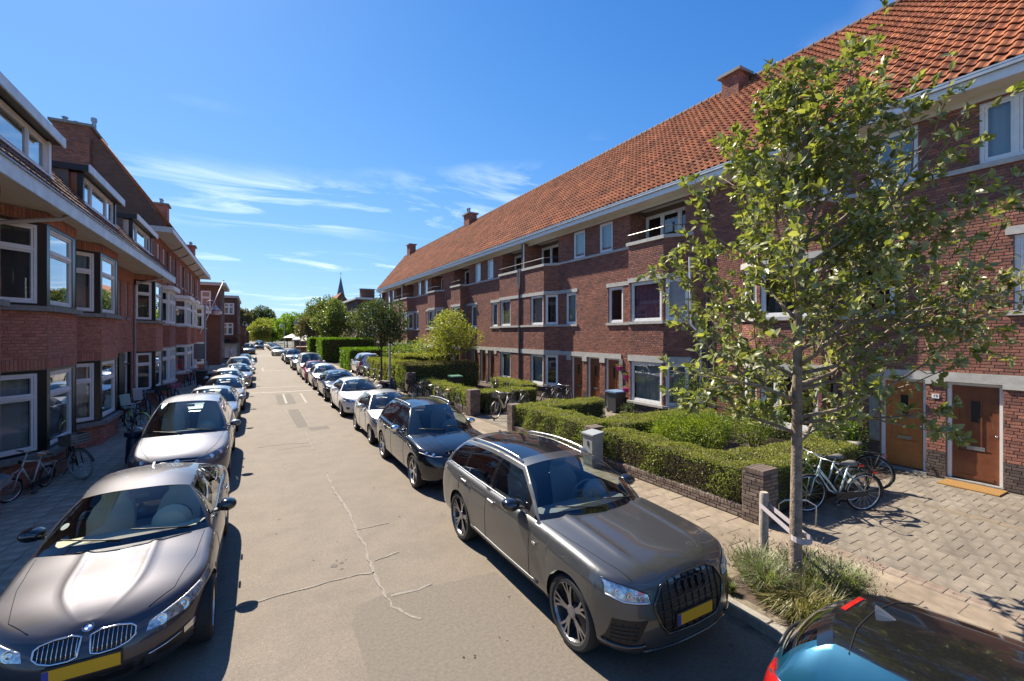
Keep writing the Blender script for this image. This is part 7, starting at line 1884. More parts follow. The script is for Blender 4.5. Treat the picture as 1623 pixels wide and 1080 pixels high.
# ---- the young whitebeam in the pavement, in full
def young_tree():
    rs = random.Random(8); bx, by = 5.89, 3.14
    t = thing('young_tree', 'young whitebeam with an open airy crown, strapped to a wooden stake in the pavement', 'tree', (bx, by, G))
    w = MB(); H = 7.3
    cam_r = Vector((.868, -.496, 0)); cam_f = Vector((.496, .868, 0))
    def trunk(z): return Vector((bx, by, z)) + cam_r * (.05 * math.sin(z * .9) + .012 * max(0, z - 2) ** 2 - .02) + cam_f * .04 * math.sin(z * 1.1)
    zs = [G - .05, G + .12, .6, 1.2, 1.8, 2.4, 3.0, 3.6, 4.3, 5.0, 5.6, 6.0]
    rad = lambda z: max(.012, .064 * (1 - (z / 6.9)) ** .8 + .012)
    w.tube([trunk(z) for z in zs], [rad(z) * (1.25 if z < .2 else 1) for z in zs], 12)
    twigs = []
    def limb(p, d, L, r, depth):
        n = 5; pts = [p]; dd = d.copy(); q = p.copy()
        for i in range(n):
            dd = (dd + rv(rs) * .16 + Vector((0, 0, .055))).normalized(); q = q + dd * (L / n); pts.append(q.copy())
        w.tube(pts, [r * (1 - .82 * i / n) for i in range(n + 1)], 6 if depth == 0 else 5 if depth == 1 else 4)
        if depth < 2:
            k = 6 if depth == 0 else 3
            for j in range(k):
                i = 1 + int((j + rs.random()) / k * (n - 1)); i = min(i, n - 1)
                a = pts[i]; dir_ = (pts[i + 1] - pts[i]).normalized(); side = dir_.cross(rv(rs)).normalized()
                limb(a, (dir_ * .75 + side * .75 + Vector((0, 0, .12))).normalized(), L * rs.uniform(.34, .52), r * .42, depth + 1)
        for i in range(1 if depth else 2, n + 1): twigs.append((pts[i], (pts[i] - pts[i - 1]).normalized(), depth, i == n))
    k = 28
    for i in range(k):
        z = 2.02 + 4.0 * (i / (k - 1)) ** 1.05; f = (z - 2.0) / 4.1
        L = 2.35 * (1 - .58 * f) * (1 if f > .1 else .85) * rs.uniform(.75, 1.15)
        az = i * 2.39996 + rs.uniform(-.3, .3); el = R(14 + 38 * f + rs.uniform(-10, 10))
        d = Vector((math.cos(az) * math.cos(el), math.sin(az) * math.cos(el), math.sin(el)))
        lateral = d.dot(cam_r)
        if abs(lateral) < .45: L *= .75
        L *= (1.0 + .16 * lateral) if lateral > 0 else (1.0 + .30 * lateral)
        limb(trunk(z), d, L, rad(z) * .5, 0)
    for (z, dx, L, dp) in ((5.7, -.25, .75, 1), (5.2, .2, .9, 1), (4.3, .55, 2.75, 0), (3.9, -.4, 1.9, 0)):                      # leaders at the top
        limb(trunk(z), (Vector((0, 0, 1)) + cam_r * dx).normalized(), L, .026, dp)
    # long low branch reaching over the doors, and one over the road
    limb(trunk(2.75), (cam_r * 1.0 + cam_f * .12 + Vector((0, 0, .10))).normalized(), 2.75, .032, 0)
    limb(trunk(3.4), (cam_r * 1.0 - cam_f * .10 + Vector((0, 0, .18))).normalized(), 2.5, .03, 0)
    limb(trunk(2.55), (-cam_r * 1.0 + cam_f * .1 + Vector((0, 0, .30))).normalized(), 1.9, .026, 0)
    limb(trunk(5.0), (cam_r * 1.0 + Vector((0, 0, .30))).normalized(), 2.0, .02, 1)
    for z, u_, f_, L in ((2.9, .35, -.35, 2.3), (3.2, .22, .4, 2.4), (3.7, .45, .15, 2.3), (4.0, .5, -.3, 2.1), (4.5, .55, .3, 1.9), (2.35, .05, -.1, 2.4)):
        limb(trunk(z), (cam_r + cam_f * f_ + Vector((0, 0, u_))).normalized(), L, .026, 0)
    w.build('trunk', M['bark'], t, smooth=True)
    spots = []
    for p, d, dep, end in twigs:
        if dep == 0 and not end and rs.random() < .4: continue
        m = rs.randint(5, 8) if end else (rs.randint(1, 3) if dep else 1)
        for j in range(m):
            dd = (d * (.75 if end else .35) + rv(rs) + Vector((0, 0, .10))).normalized()
            nrm = (Vector((0, 0, 1)) * .9 + rv(rs) * .8).normalized()
            s = rs.uniform(.075, .13) * (1.0 if end else .95)
            spots.append((p + rv(rs) * .02, dd, nrm, s))
    def key(sp): return (sp[0] - CAM).length / sp[3]
    spots.sort(key=key)
    lm = MB()
    # shared leaf: base at origin, along +x, six triangles with a folded midrib
    q = MB(); q.v = [(0, 0, 0), (.30, .24, .05), (.68, .22, .03), (1, 0, -.10), (.68, -.22, .03), (.30, -.24, .05), (.45, 0, -.02)]
    q.f = [(0, 1, 6), (1, 2, 6), (2, 3, 6), (3, 4, 6), (4, 5, 6), (5, 0, 6)]; q.m = [0] * 6; q.r = [0.0] * 6
    me = q.mesh('leaf', M['leaf_tree'])
    for i, (p, d, n, s) in enumerate(spots):
        sd_ = n.cross(d).normalized(); n2 = d.cross(sd_).normalized(); mt = Matrix((d, sd_, n2)).transposed()
        if i < 300:
            o = inst('leaf', me, t, p, rot=mt.to_euler(), scale=(s, s * rs.uniform(.9, 1.15), s))
        else:
            k0 = len(lm.v); r = min(.999, max(.001, rs.gauss(.45, .25)))
            for v in q.v: lm.v.append(tuple(p + (mt @ Vector(v)) * s))
            for f in q.f: lm.f.append(tuple(k0 + a for a in f)); lm.m.append(0); lm.r.append(r)
    o = lm.build('crown', M['leaf_tree'], t, rnd=True); o['kind'] = 'stuff'
    print('young tree leaves', len(spots))
young_tree()
# lavender, dry grass and weeds in the tree pit
pitb = MB(); pitb.prism([(5.28, 2.32), (6.66, 2.32), (6.66, 3.95), (5.28, 3.95)], .02, G - .004); o = pitb.build('tree_pit_soil', M['earth']); o['kind'] = 'structure'
def tuft(name, label, spots, n, L, mat, seed, spread, w=.006, cat='plant', flower=None, lean=.45):
    rs = random.Random(seed); t = thing(name, label, cat, (spots[0][0], spots[0][1], G)); mb = MB(); fl = MB()
    for _ in range(n):
        cx, cy, cr = rs.choice(spots); a = rs.uniform(0, 6.28); r0 = cr * .35 * rs.random(); p = Vector((cx + r0 * math.cos(a), cy + r0 * math.sin(a), G - .01)); b = a + rs.uniform(-.7, .7); ll = L * rs.uniform(.55, 1.15)
        out = Vector((math.cos(b), math.sin(b), 0)) * cr * rs.uniform(.2, 1.0) * spread; m = p + out * .45 + Vector((0, 0, ll * .62)); e = p + out + Vector((0, 0, ll * (1 - lean * rs.random())))
        s = Vector((-math.sin(b), math.cos(b), 0)) * w * rs.uniform(.6, 1.4); k = len(mb.v); r = rs.uniform(.01, .99)
        mb.v += [tuple(p - s), tuple(p + s), tuple(m + s * .8), tuple(m - s * .8), tuple(e)]; mb.f += [(k, k + 1, k + 2, k + 3), (k + 3, k + 2, k + 4)]; mb.m += [0, 0]; mb.r += [r, r]
        if flower and rs.random() < .22:
            for z in (0, .018): leaf(fl, e + Vector((0, 0, z)), (rv(rs) + Vector((0, 0, 1.2))).normalized(), rv(rs), .03, .016, rs.uniform(.01, .99))
    o = mb.build('blades', mat, t, rnd=True); o['kind'] = 'stuff'
    if fl.f: o = fl.build('flower_heads', flower, t, rnd=True); o['kind'] = 'stuff'
tuft('lavender', 'pale green lavender with dried heads round the foot of the young tree', [(5.75, 3.55, .42), (6.25, 3.25, .42), (6.35, 2.85, .4), (6.0, 3.0, .35), (5.55, 3.3, .35)], 5200, .48, M['lavender'], 51, 1.0, .0055, flower=M['flower'])
tuft('ornamental_grass', 'straw coloured tussock spilling over the kerb by the young tree', [(5.45, 2.85, .40), (5.62, 2.7, .35)], 1500, .42, M['grassblade'], 52, 1.2, .006, lean=.8)
tuft('weed', 'low green weeds at the edge of the tree pit', [(6.45, 2.55, .25), (5.4, 3.85, .15), (5.25, 3.6, .1)], 500, .16, M['leaf_mid'], 53, 1.0, .008)
# ------------------------------------------------------------------ bicycles
BM = {k: pm('bicycle_' + k, c, .3, metal=.2, coat=.6) for k, c in dict(black=(.012, .012, .013), mint=(.50, .60, .62), white=(.62, .60, .54), teal=(.16, .36, .36), grey=(.16, .17, .18), navy=(.02, .03, .06), pink=(.5, .16, .26), lime=(.40, .50, .05), red=(.3, .03, .03)).items()}
M['wicker'] = pm('crate_plastic', (.25, .22, .18), .8, var=.3, scale=30)
M['tan'] = pm('tan_leather', (.38, .17, .06), .5)
M['saddle'] = pm('saddle_vinyl', (.16, .145, .13), .55)
WH = {}
def bike_wheel(r, fat, lite):
    key = (r, fat, lite)
    if key in WH: return WH[key]
    t = MB(); t.tube([(r * math.cos(2 * math.pi * i / 40), 0, r * math.sin(2 * math.pi * i / 40)) for i in range(40)], fat, 6, closed=True)
    m1 = t.mesh('tyre', M['rubber'] if not lite else pm('pale_tyre', (.32, .33, .34), .8), smooth=True)
    q = MB(); ri = r - fat - .008
    q.tube([(ri * math.cos(2 * math.pi * i / 40), 0, ri * math.sin(2 * math.pi * i / 40)) for i in range(40)], .010, 5, closed=True)
    for k in range(18):
        a = 2 * math.pi * k / 18; b = a + (.35 if k % 2 else -.35); q.tube([(.02 * math.cos(b), .02 * (1 if k % 2 else -1), .02 * math.sin(b)), (ri * math.cos(a), 0, ri * math.sin(a))], .0022, 3, cap=False)
    q.lathe((0, -.04, 0), (0, 1, 0), [(0, 0), (.022, 0), (.016, .02), (.016, .06), (.022, .08), (0, .08)], 10)
    m2 = q.mesh('rim', M['alu'], smooth=False); WH[key] = (m1, m2); return WH[key]
def bicycle(label, x, y, dirx, diry, mat, style='step', r=.345, lean=5, basket=None, group='parked bicycles', rack=True, steer=0.0, z=G, lite=False, seat=None, childseat=None, mud=None, stand=True):
    """standing bicycle; (x, y) midway between the wheels, (dirx, diry) the way it points"""
    t = thing('bicycle', label, 'bicycle', (x, y, z), math.atan2(diry, dirx), group); t.rotation_euler = (R(lean), 0, math.atan2(diry, dirx))
    wb = .54 if r > .3 else .48
    def part(mb, name, m, par=None, smooth=True): return mb.build(name, m, par or t, smooth=smooth, world=False)
    hx, hz = wb - .20, r + .52; bb = (-.06, 0, r - .05); sx, sz = -.20, r + .46
    if r < .3: hz, sz = r + .55, r + .45
    f = MB()
    f.tube([(hx, 0, hz), (hx + .04, 0, hz - .15)], .021, 8)
    if style == 'step':
        f.tube([(hx + .02, 0, hz - .05), (.12, 0, r + .18), (-.02, 0, r + .0), bb], .020, 7); f.tube([(hx + .035, 0, hz - .13), (.14, 0, r + .06), bb], .019, 7)
    elif style == 'dutch':
        f.tube([(hx + .035, 0, hz - .12), (.22, 0, r + .30), (.02, 0, r + .12), (-.12, 0, r + .16)], .016, 7); f.tube([(hx + .04, 0, hz - .14), bb], .017, 7)
    else:
        f.tube([(hx + .015, 0, hz - .03), (sx + .01, 0, sz - .04)], .017, 7); f.tube([(hx + .04, 0, hz - .14), bb], .018, 7)
    f.tube([bb, (sx, 0, sz)], .017, 7)
    for s in (-1, 1):
        f.tube([(bb[0], s * .03, bb[2]), (-wb, s * .055, r)], .010, 5); f.tube([(sx + .02, s * .02, sz - .06), (-wb, s * .055, r)], .009, 5)
    part(f, 'frame', mat)
    # front end, turned with the bars
    st = bpy.data.objects.new('fork', None)
    k = MB(); c0 = Vector((hx + .04, 0, hz - .16)); rot = Matrix.Rotation(steer, 3, 'Z')
    P = lambda v: tuple(c0 + rot @ (Vector(v) - c0))
    for s in (-1, 1): k.tube([P((hx + .045, s * .02, hz - .17)), P((wb - .06, s * .055, r + .30)), P((wb, s * .055, r))], .012, 5)
    k.tube([P((hx + .04, 0, hz - .16)), P((hx - .01, 0, hz + .06)), P((hx - .025, 0, hz + .13))], .014, 6)
    part(k, 'fork', mat if style != 'dutch' else mat)
    h = MB(); pts = [P((hx - .22, -.30, hz + .10)), P((hx - .12, -.29, hz + .13)), P((hx - .0, -.20, hz + .17)), P((hx - .01, 0, hz + .14)), P((hx - .0, .20, hz + .17)), P((hx - .12, .29, hz + .13)), P((hx - .22, .30, hz + .10))]
    h.tube(pts, .011, 6); hb = part(h, 'handlebar', M['alu'] if style != 'dutch' else M['plastic'])
    for s in (-1, 1):
        g = MB(); g.tube([P((hx - .235, s * .302, hz + .097)), P((hx - .12, s * .29, hz + .13))], .017, 6); part(g, 'grip', M['plastic'], hb)
    l = MB(); cc = Vector(P((hx + .075, 0, hz - .02))); l.lathe(cc, rot @ Vector((1, 0, 0)), [(.0, -.03), (.03, -.02), (.038, .02), (0, .03)], 10); part(l, 'headlight', M['plastic'])
    m1, m2 = bike_wheel(r, .020 if r > .3 else .017, lite)
    for xx, isf in ((wb, True), (-wb, False)):
        w = bpy.data.objects.new('wheel', None); link(w); w.parent = t; w.location = P((xx, 0, r)) if isf else (xx, 0, r); w.rotation_euler = (0, random.uniform(0, 6), steer if isf else 0)
        if isf: w.rotation_euler = (0, 0, steer)
        for nm, me in (('tyre', m1), ('rim', m2)): o = bpy.data.objects.new(nm, me); link(o); o.parent = w
    for xx, a0, a1 in ((wb, 10, 150), (-wb, 30, 200)):
        g = MB(); rows = []
        for i in range(15):
            a = R(a0 + (a1 - a0) * i / 14); rr = r + .022; pr = [(xx + rr * math.cos(a) * (1), -.03, r + rr * math.sin(a)), (xx + (rr + .010) * math.cos(a), 0, r + (rr + .010) * math.sin(a)), (xx + rr * math.cos(a), .03, r + rr * math.sin(a))]
            rows.append([P(v) if xx > 0 else v for v in pr])
        g.grid(rows); part(g, 'mudguard', mud or M['plastic'])
    s = MB(); rows = []
    for i, (dx, hw, dz) in enumerate([(-.15, .02, .0), (-.13, .075, .015), (-.06, .085, .012), (.02, .05, .005), (.10, .022, 0), (.13, .012, -.012)]):
        rows.append([(sx + dx, -hw, sz + .10 + dz - .03), (sx + dx, -hw * .8, sz + .12 + dz), (sx + dx, 0, sz + .128 + dz), (sx + dx, hw * .8, sz + .12 + dz), (sx + dx, hw, sz + .10 + dz - .03)])
    s.grid(rows); part(s, 'saddle', seat or M['saddle'])
    p = MB(); p.tube([(sx + .0, 0, sz - .02), (sx - .03, 0, sz + .10)], .012, 6); part(p, 'seat_post', M['alu'])
    if rack:
        c = MB(); z1 = 2 * r + .06
        for yy in (-.06, 0, .06): c.tube([(sx - .05, yy, z1 + .02), (-wb - .18, yy, z1)], .007, 4)
        for xx in (sx - .05, -wb - .18, -wb + .02): c.tube([(xx, -.06, z1 + .01), (xx, .06, z1 + .01)], .006, 4)
        for yy in (-.065, .065): c.tube([(-wb - .12, yy, z1), (-wb, yy, r)], .006, 4)
        part(c, 'luggage_rack', M['plastic'] if style != 'mini' else mat)
        b = MB(); b.box(-wb - .215, -wb - .19, -.04, .04, z1 - .05, z1 + .0); part(b, 'rear_light', M['redlens'], smooth=False)
    ch = MB(); ch.extr([(bb[0] + .10, .045, bb[2] + .075), (bb[0] + .10, .045, bb[2] - .075), (-wb - .04, .045, r - .04), (-wb - .04, .045, r + .04)], (0, .018, 0)); part(ch, 'chain_case', M['plastic'], smooth=False)
    cr = MB(); cr.tube([(bb[0], .07, bb[2]), (bb[0] + .13, .075, bb[2] - .11)], .009, 5); cr.tube([(bb[0], .08, bb[2]), (bb[0], -.08, bb[2])], .012, 5); cr.tube([(bb[0], -.07, bb[2]), (bb[0] - .13, -.075, bb[2] + .11)], .009, 5); cr.box(bb[0] + .09, bb[0] + .17, .08, .16, bb[2] - .125, bb[2] - .10); cr.box(bb[0] - .17, bb[0] - .09, -.16, -.08, bb[2] + .10, bb[2] + .125); part(cr, 'crank', M['steel'], smooth=False)
    if stand:
        k2 = MB(); k2.tube([(-.14, -.03, r - .06), (-.22, -.17, .0 + .03)], .010, 5); part(k2, 'kickstand', M['plastic'])
    if basket:
        b = MB(); x0 = Vector(P((wb - .10, 0, 2 * r + .12))); e = .17; hh = .22
        def bx(a0, a1, b0, b1, z0, z1):
            n = len(b.v); 
            for z in (z0, z1): b.v += [tuple(x0 + rot @ Vector(v)) for v in ((a0, b0, z), (a1, b0, z), (a1, b1, z), (a0, b1, z))]
            for q_ in ((3, 2, 1, 0), (4, 5, 6, 7), (0, 1, 5, 4), (1, 2, 6, 5), (2, 3, 7, 6), (3, 0, 4, 7)): b.face([n + i for i in q_])
        bx(-e, e, -.2, .2, 0, .012)
        for a0, a1, b0, b1 in ((-e, -e + .012, -.2, .2), (e - .012, e, -.2, .2), (-e, e, -.2, -.188), (-e, e, .188, .2)):
            for z in (.0, .06, .12, .18): bx(a0, a1, b0, b1, z, z + .038)
            bx(a0, a1 if a1 - a0 > .1 else a1, b0, b0 + .015 if b1 - b0 > .1 else b1, 0, hh)
        part(b, 'crate', basket, smooth=False)
    if childseat:
        c = MB(); zc = 2 * r + .09; c.box(-wb - .12, -wb + .20, -.13, .13, zc, zc + .06); c.extr([(-wb - .12, -.14, zc + .04), (-wb - .05, -.14, zc + .04), (-wb - .12, -.14, zc + .46), (-wb - .18, -.14, zc + .44)], (0, .28, 0)); part(c, 'child_seat', childseat, smooth=False)
    return t
# near right: the pair of pale step-through bicycles on the forecourt
bicycle('pale mint step-through bicycle on its stand, outer one of the pair by the hedge end', 9.36, 4.30, -.90, .44, BM['mint'], lean=-4)
bicycle('pale mint step-through bicycle nearer the hedge, inner one of the pair', 9.66, 4.66, -.88, .47, BM['mint'], lean=-4)
bicycle('black city bicycle behind the pale pair, under the climbing shrub', 11.3, 5.05, -.2, 1, BM['black'], 'dutch', lean=4)
# along the second garden wall and in the driveway
for (x, y, dx, dy, m, st, ln, lab, kw) in (
    (7.35, 17.9, .1, -1, 'black', 'dutch', 8, 'black bicycle with a tan saddle leaning on the second garden wall', dict(seat=M['tan'])),
    (7.22, 18.9, -.1, -1, 'grey', 'dutch', 7, 'grey bicycle second from the tall brick pillar along the wall', {}),
    (7.28, 19.9, .1, -1, 'black', 'mens', 8, 'black diamond framed bicycle midway along the second garden wall', {}),
    (7.15, 21.0, .0, -1, 'navy', 'dutch', 6, 'dark blue bicycle near the far end of the second garden wall', dict(basket=M['plastic'])),
    (7.2, 22.2, -.1, 1, 'black', 'dutch', 7, 'black bicycle at the far end of the second garden wall', {}),
    (8.6, 15.75, -.9, -.45, 'white', 'step', -5, 'white bicycle with a front crate parked in the driveway opening', dict(basket=M['wicker'])),
    (9.5, 16.2, -.9, -.4, 'grey', 'dutch', -5, 'grey bicycle parked behind the white one in the driveway', {}),
    (11.6, 16.9, -.85, -.5, 'black', 'dutch', -4, 'black bicycle with chrome bars under the ground floor bay window', {}),
    (12.2, 16.6, -.85, -.5, 'black', 'step', -4, 'second black bicycle under the ground floor bay window', {}),
    (10.6, 20.4, -.6, -.8, 'black', 'dutch', -5, 'dark bicycle half hidden inside the second garden hedge', {}),
    (7.1, 29.4, -.3, -1, 'black', 'dutch', 6, 'black bicycle nearest the gate pillar in the far row', {}),
    (7.1, 31.0, -.3, -1, 'grey', 'dutch', 6, 'grey bicycle second in the far row past the gate pillar', {}),
    (7.0, 32.4, -.2, -1, 'black', 'mens', 6, 'black framed bicycle in the middle of the far row', dict(childseat=M['net'])),
    (7.0, 34.0, -.3, -1, 'black', 'dutch', 6, 'black bicycle fourth in the far row past the gate pillar', {}),
    (6.9, 35.8, -.3, -1, 'navy', 'dutch', 6, 'dark blue bicycle at the far end of the row by the parked estate', {})):
    bicycle(lab, x, y, dx, dy, BM[m], st, lean=ln, **kw)
bicycle('black bicycle with a front basket standing beside the right lamp post', 6.75, 22.6, .35, -1, BM['black'], 'dutch', lean=4, basket=M['plastic'])
# left pavement
bicycle('small white folding bicycle with a tan seat post leaning under the near bay', -4.02, 12.98, -.22, -1, BM['white'], 'mini', r=.215, lean=-6, seat=M['tan'], steer=-.3)
bicycle('black bicycle with pale tyres and a wooden crate, turned towards the street', -3.62, 14.12, .32, -.95, BM['black'], 'dutch', lean=4, basket=M['wicker'], lite=True, steer=.55)
bicycle('teal bicycle with a lime green mudguard, beyond the second bay', -3.45, 19.35, .45, -.9, BM['teal'], 'step', lean=5, steer=.4, mud=BM['lime'], childseat=BM['teal'])
for (x, y, dx, dy, m, lab, kw) in (
    (-4.15, 21.4, -.25, 1, 'black', 'black bicycle against the wall beside the recessed doors', {}),
    (-3.95, 22.6, -.3, 1, 'black', 'second black bicycle in the group by the recessed doors', dict(childseat=M['net'])),
    (-3.85, 23.8, .3, -1, 'grey', 'grey bicycle in the group by the drainpipe', {}),
    (-3.6, 25.2, .3, -1, 'black', 'black bicycle with a loaded front crate near the drainpipe', dict(basket=M['plastic'])),
    (-3.25, 26.2, .4, -1, 'teal', 'pale blue bicycle with a pink saddle bag by the black and white bays', dict(basket=BM['pink'])),
    (-3.7, 35.2, .1, 1, 'black', 'black bicycle under the white bays of the three-storey row', {}),
    (-3.5, 36.3, .1, 1, 'black', 'second black bicycle under the white bays of the three-storey row', {}),
    (-3.6, 46.2, .1, 1, 'navy', 'dark bicycle far along the shaded pavement', {})):
    bicycle(lab, x, y, dx, dy, BM[m], 'dutch', lean=5 if dx > 0 else -5, **kw)

# ------------------------------------------------------------------ street furniture
M['cab'] = pm('cabinet_grey', (.27, .29, .30), .55, var=.08, scale=6)
t = thing('utility_cabinet', 'grey metal utility cabinet against the low garden wall', 'cabinet', (7.33, 8.78, G))
q = MB(); q.box(7.18, 7.50, 8.58, 8.97, G, G + .78); q.build('body', M['cab'], t)
q = MB(); q.extr([(7.14, 8.55, G + .781), (7.14, 8.55, G + .82), (7.50, 8.55, G + .87), (7.50, 8.55, G + .781)], (0, .45, 0)); q.build('lid', M['cab'], t)
q = MB(); q.box(7.168, 7.178, 8.60, 8.95, G + .08, G + .75); q.build('door', M['cab'], t)
q = MB(); q.box(7.152, 7.167, 8.74, 8.77, G + .52, G + .64); q.build('latch', M['plastic'], t)
t = thing('tree_stake', 'weathered round wooden stake beside the young tree', 'post', (6.30, 3.80, G))
q = MB(); q.tube([(6.30, 3.80, G - .05), (6.30, 3.80, .6), (6.31, 3.80, 1.12), (6.31, 3.80, 1.15)], [.062, .06, .058, .05], 10); q.build('post', M['oldwood'], t, smooth=True, sharp=50)
q = MB(); a0 = Vector((6.31, 3.80, .98)); a1 = Vector((5.98, 3.13, .86)); d = (a1 - a0); s = Vector((0, 0, .035)); o = Vector((d.y, -d.x, 0)).normalized() * .075
q.grid([[tuple(a0 + o + s), tuple(a1 + o + s)], [tuple(a0 + o - s), tuple(a1 + o - s)]]); q.grid([[tuple(a0 - o * .6 + s), tuple(a1 - o + s)], [tuple(a0 - o * .6 - s), tuple(a1 - o - s)]])
loop = [Vector((5.92, 3.09, .86)) + Vector((math.cos(a), math.sin(a), 0)) * .115 for a in [2 * math.pi * k / 14 for k in range(15)]]
q.grid([[tuple(p + s) for p in loop], [tuple(p - s) for p in loop]]); q.build('tree_strap', pm('grey_strap', (.42, .38, .40), .8), t)
q = MB(); q.tube([(7.9, 4.5, G), (7.9, 4.5, G + .34), (7.95, 4.42, G + .42), (8.2, 4.2, G + .44), (8.3, 4.1, G + .36), (8.3, 4.1, G)], .016, 6); o = q.build('bicycle_hoop', M['alu'], smooth=True); tag(o, 'thin bent metal bicycle hoop beside the garden pillar', 'bicycle stand')
q = MB(); q.box(13.02, 13.56, 3.02, 3.98, G + .001, G + .028); o = q.build('doormat', pm('coir_mat', (.30, .16, .045), .95, var=.25, scale=60, bump=.6, bscale=200)); tag(o, 'orange brown coir doormat in front of the brown door', 'doormat')
def wheelie(label, x, y, body, lid, sc=1.0):
    t = thing('wheelie_bin', label, 'bin', (x, y, G)); q = MB(); rows = []
    for z, hx, hy in ((.06, .22, .22), (.95 * sc, .28, .29), (.98 * sc, .30, .31)): rows.append([(x + a * hx, y + b * hy, G + z) for a, b in ((-1, -1), (1, -1), (1, 1), (-1, 1), (-1, -1))])
    q.grid(rows); q.build('bin_body', body, t)
    q = MB(); q.extr([(x - .32, y - .34, G + .985 * sc), (x - .32, y - .30, G + 1.04 * sc), (x - .32, y + .30, G + 1.07 * sc), (x - .32, y + .34, G + .985 * sc)], (.64, 0, 0)); q.build('lid', lid, t)
    for sx in (-.22, .2): q = MB(); q.lathe((x + sx, y + .24, G + .10), (1, 0, 0), [(0, 0), (.10, 0), (.10, .05), (0, .05)], 14); q.build('wheel', M['rubber'], t)
    q = MB(); q.tube([(x - .22, y + .36, G + .97 * sc), (x + .22, y + .36, G + .97 * sc)], .015, 5); q.build('handle', M['plastic'], t)
wheelie('dark grey wheelie bin with a blue lid by the third front door', 13.2, 14.3, pm('bin_grey', (.05, .055, .06), .6), pm('bin_blue', (.14, .22, .36), .5), .86)
wheelie('black wheelie bin standing on the shaded pavement beside the parked cars', -2.82, 33.6, M['plastic'], M['plastic'])
wheelie('green lidded bin behind the second garden hedge', 9.4, 22.6, M['plastic'], pm('bin_green', (.05, .16, .10), .5))
q = MB(); x, y = -2.66, 14.75; q.lathe((x, y, G), (0, 0, 1), [(.0, 0), (.17, .0), (.18, .10), (.15, .62), (.13, .66), (.20, .70), (.20, .80), (.17, .82), (.15, .78), (0, .76)], 14); o = q.build('litter_bin', pm('navy_plastic', (.018, .028, .06), .4), smooth=True, sharp=40); tag(o, 'dark blue round bin at the kerb beside the people carrier', 'bin')
MAG = pm('magenta_pot', (.42, .025, .20), .5)
for i, (yy, zz, lab) in enumerate(((14.38, 1.86, 'topmost magenta flower pot on the brick pier by the bay'), (13.98, 1.52, 'middle magenta flower pot on the brick pier by the bay'), (14.02, .98, 'lowest magenta flower pot on the brick pier by the bay'))):
    t = thing('wall_planter', lab, 'flower pot', (13.45, yy, zz), 0, 'magenta pots on the wall'); q = MB(); q.lathe((13.47, yy, zz), (0, 0, 1), [(0, 0), (.09, 0), (.13, .16), (.14, .17), (.12, .17), (0, .15)], 12); q.build('pot', MAG, t, smooth=True, sharp=40)
    f = MB(); rs = random.Random(60 + i)
    for _ in range(60): p = Vector((13.45 + rs.gauss(0, .07), yy + rs.gauss(0, .07), zz + .18 + rs.random() * .06)); leaf(f, p, (rv(rs) + Vector((0, 0, .8))).normalized(), rv(rs), .05, .03, rs.uniform(.01, .99))
    o = f.build('plant', M['leaf_mid'], t, rnd=True); o['kind'] = 'stuff'
M['lamppole'] = pm('lamp_post_grey', (.36, .38, .39), .5, var=.1, scale=4)
M['lampshell'] = pm('lamp_shell', (.48, .50, .52), .4, metal=.3)
M['pinkglow'] = pm('lamp_lower_glass', (.62, .50, .48), .35)
def lamp(label, x, y, ax, h=5.4, sign=None):
    t = thing('street_lamp', label, 'street lamp', (x, y, G), 0, 'street lamps'); q = MB(); q.tube([(x, y, G), (x, y, 1.2), (x, y, 1.25), (x, y, h - .1)], [.085, .085, .062, .05], 10); q.build('pole', M['lamppole'], t, smooth=True)
    q = MB(); P = [(x + ax * .30 * (1 - math.cos(a)), y, h - .1 + .34 * math.sin(a)) for a in [math.pi * k / 10 for k in range(11)]]; q.tube(P, .028, 7); q.build('arm', M['lamppole'], t, smooth=True)
    lx = x + ax * .60; q = MB(); q.lathe((lx, y, h - .1), (0, 0, 1), [(0, .02), (.05, .0), (.07, -.06), (.27, -.30), (.27, -.34)], 16); q.build('lamp_hood', M['lampshell'], t, smooth=True, sharp=50)
    q = MB(); q.lathe((lx, y, h - .44), (0, 0, 1), [(.272, .0), (.275, -.035), (.262, -.04)], 16); q.build('lamp_ring', BM['red'], t)
    q = MB(); q.lathe((lx, y, h - .48), (0, 0, 1), [(.255, .0), (.245, -.22), (.20, -.25), (0, -.26)], 16); q.build('lamp_cover', M['pinkglow'], t, smooth=True, sharp=50)
    if sign:
        q = MB(); q.box(x - .62, x + .02, y - .10, y - .07, 1.75, 2.75); q.build('back_panel', M['stone'], t); q = MB(); q.box(x - .64, x + .04, y - .068, y - .03, 1.72, 2.78); q.build('sign_frame', M['alu'], t)
    return t
lamp('curved arm street lamp with a grey sign panel on the shaded pavement', -2.88, 36.7, 1, 5.45, sign=True)
lamp('curved arm street lamp standing by the gate pillar and the slim tree', 7.16, 27.5, -1, 5.75)
lamp('street lamp between the street trees beside the white parasols', 6.1, 76.0, -1, 5.6)
lamp('street lamp farther on by the red and white parasol', 5.6, 108.0, -1, 5.6)
lamp('street lamp on the left pavement before the far houses', -1.9, 104.0, 1, 5.6)
t = thing('flower_column', 'pole with a large round basket of red and brown flowers near the corner shop', 'flower basket', (-1.75, 68.5, G)); q = MB(); q.tube([(-1.75, 68.5, G), (-1.75, 68.5, 3.0)], .06, 8); q.build('pole', pm('green_pole', (.10, .2, .13), .5), t)
f = MB(); rs = random.Random(71)
for _ in range(700): d = rv(rs); p = Vector((-1.75, 68.5, 2.85)) + Vector((d.x * .95, d.y * .95, d.z * .45)); leaf(f, p, (d + rv(rs)).normalized(), rv(rs), .16, .1, rs.uniform(.01, .99))
o = f.build('flowers', leafmat('red_flowers', (.10, .05, .03), (.22, .08, .06), (.36, .14, .10), tr=.2), t, rnd=True); o['kind'] = 'stuff'
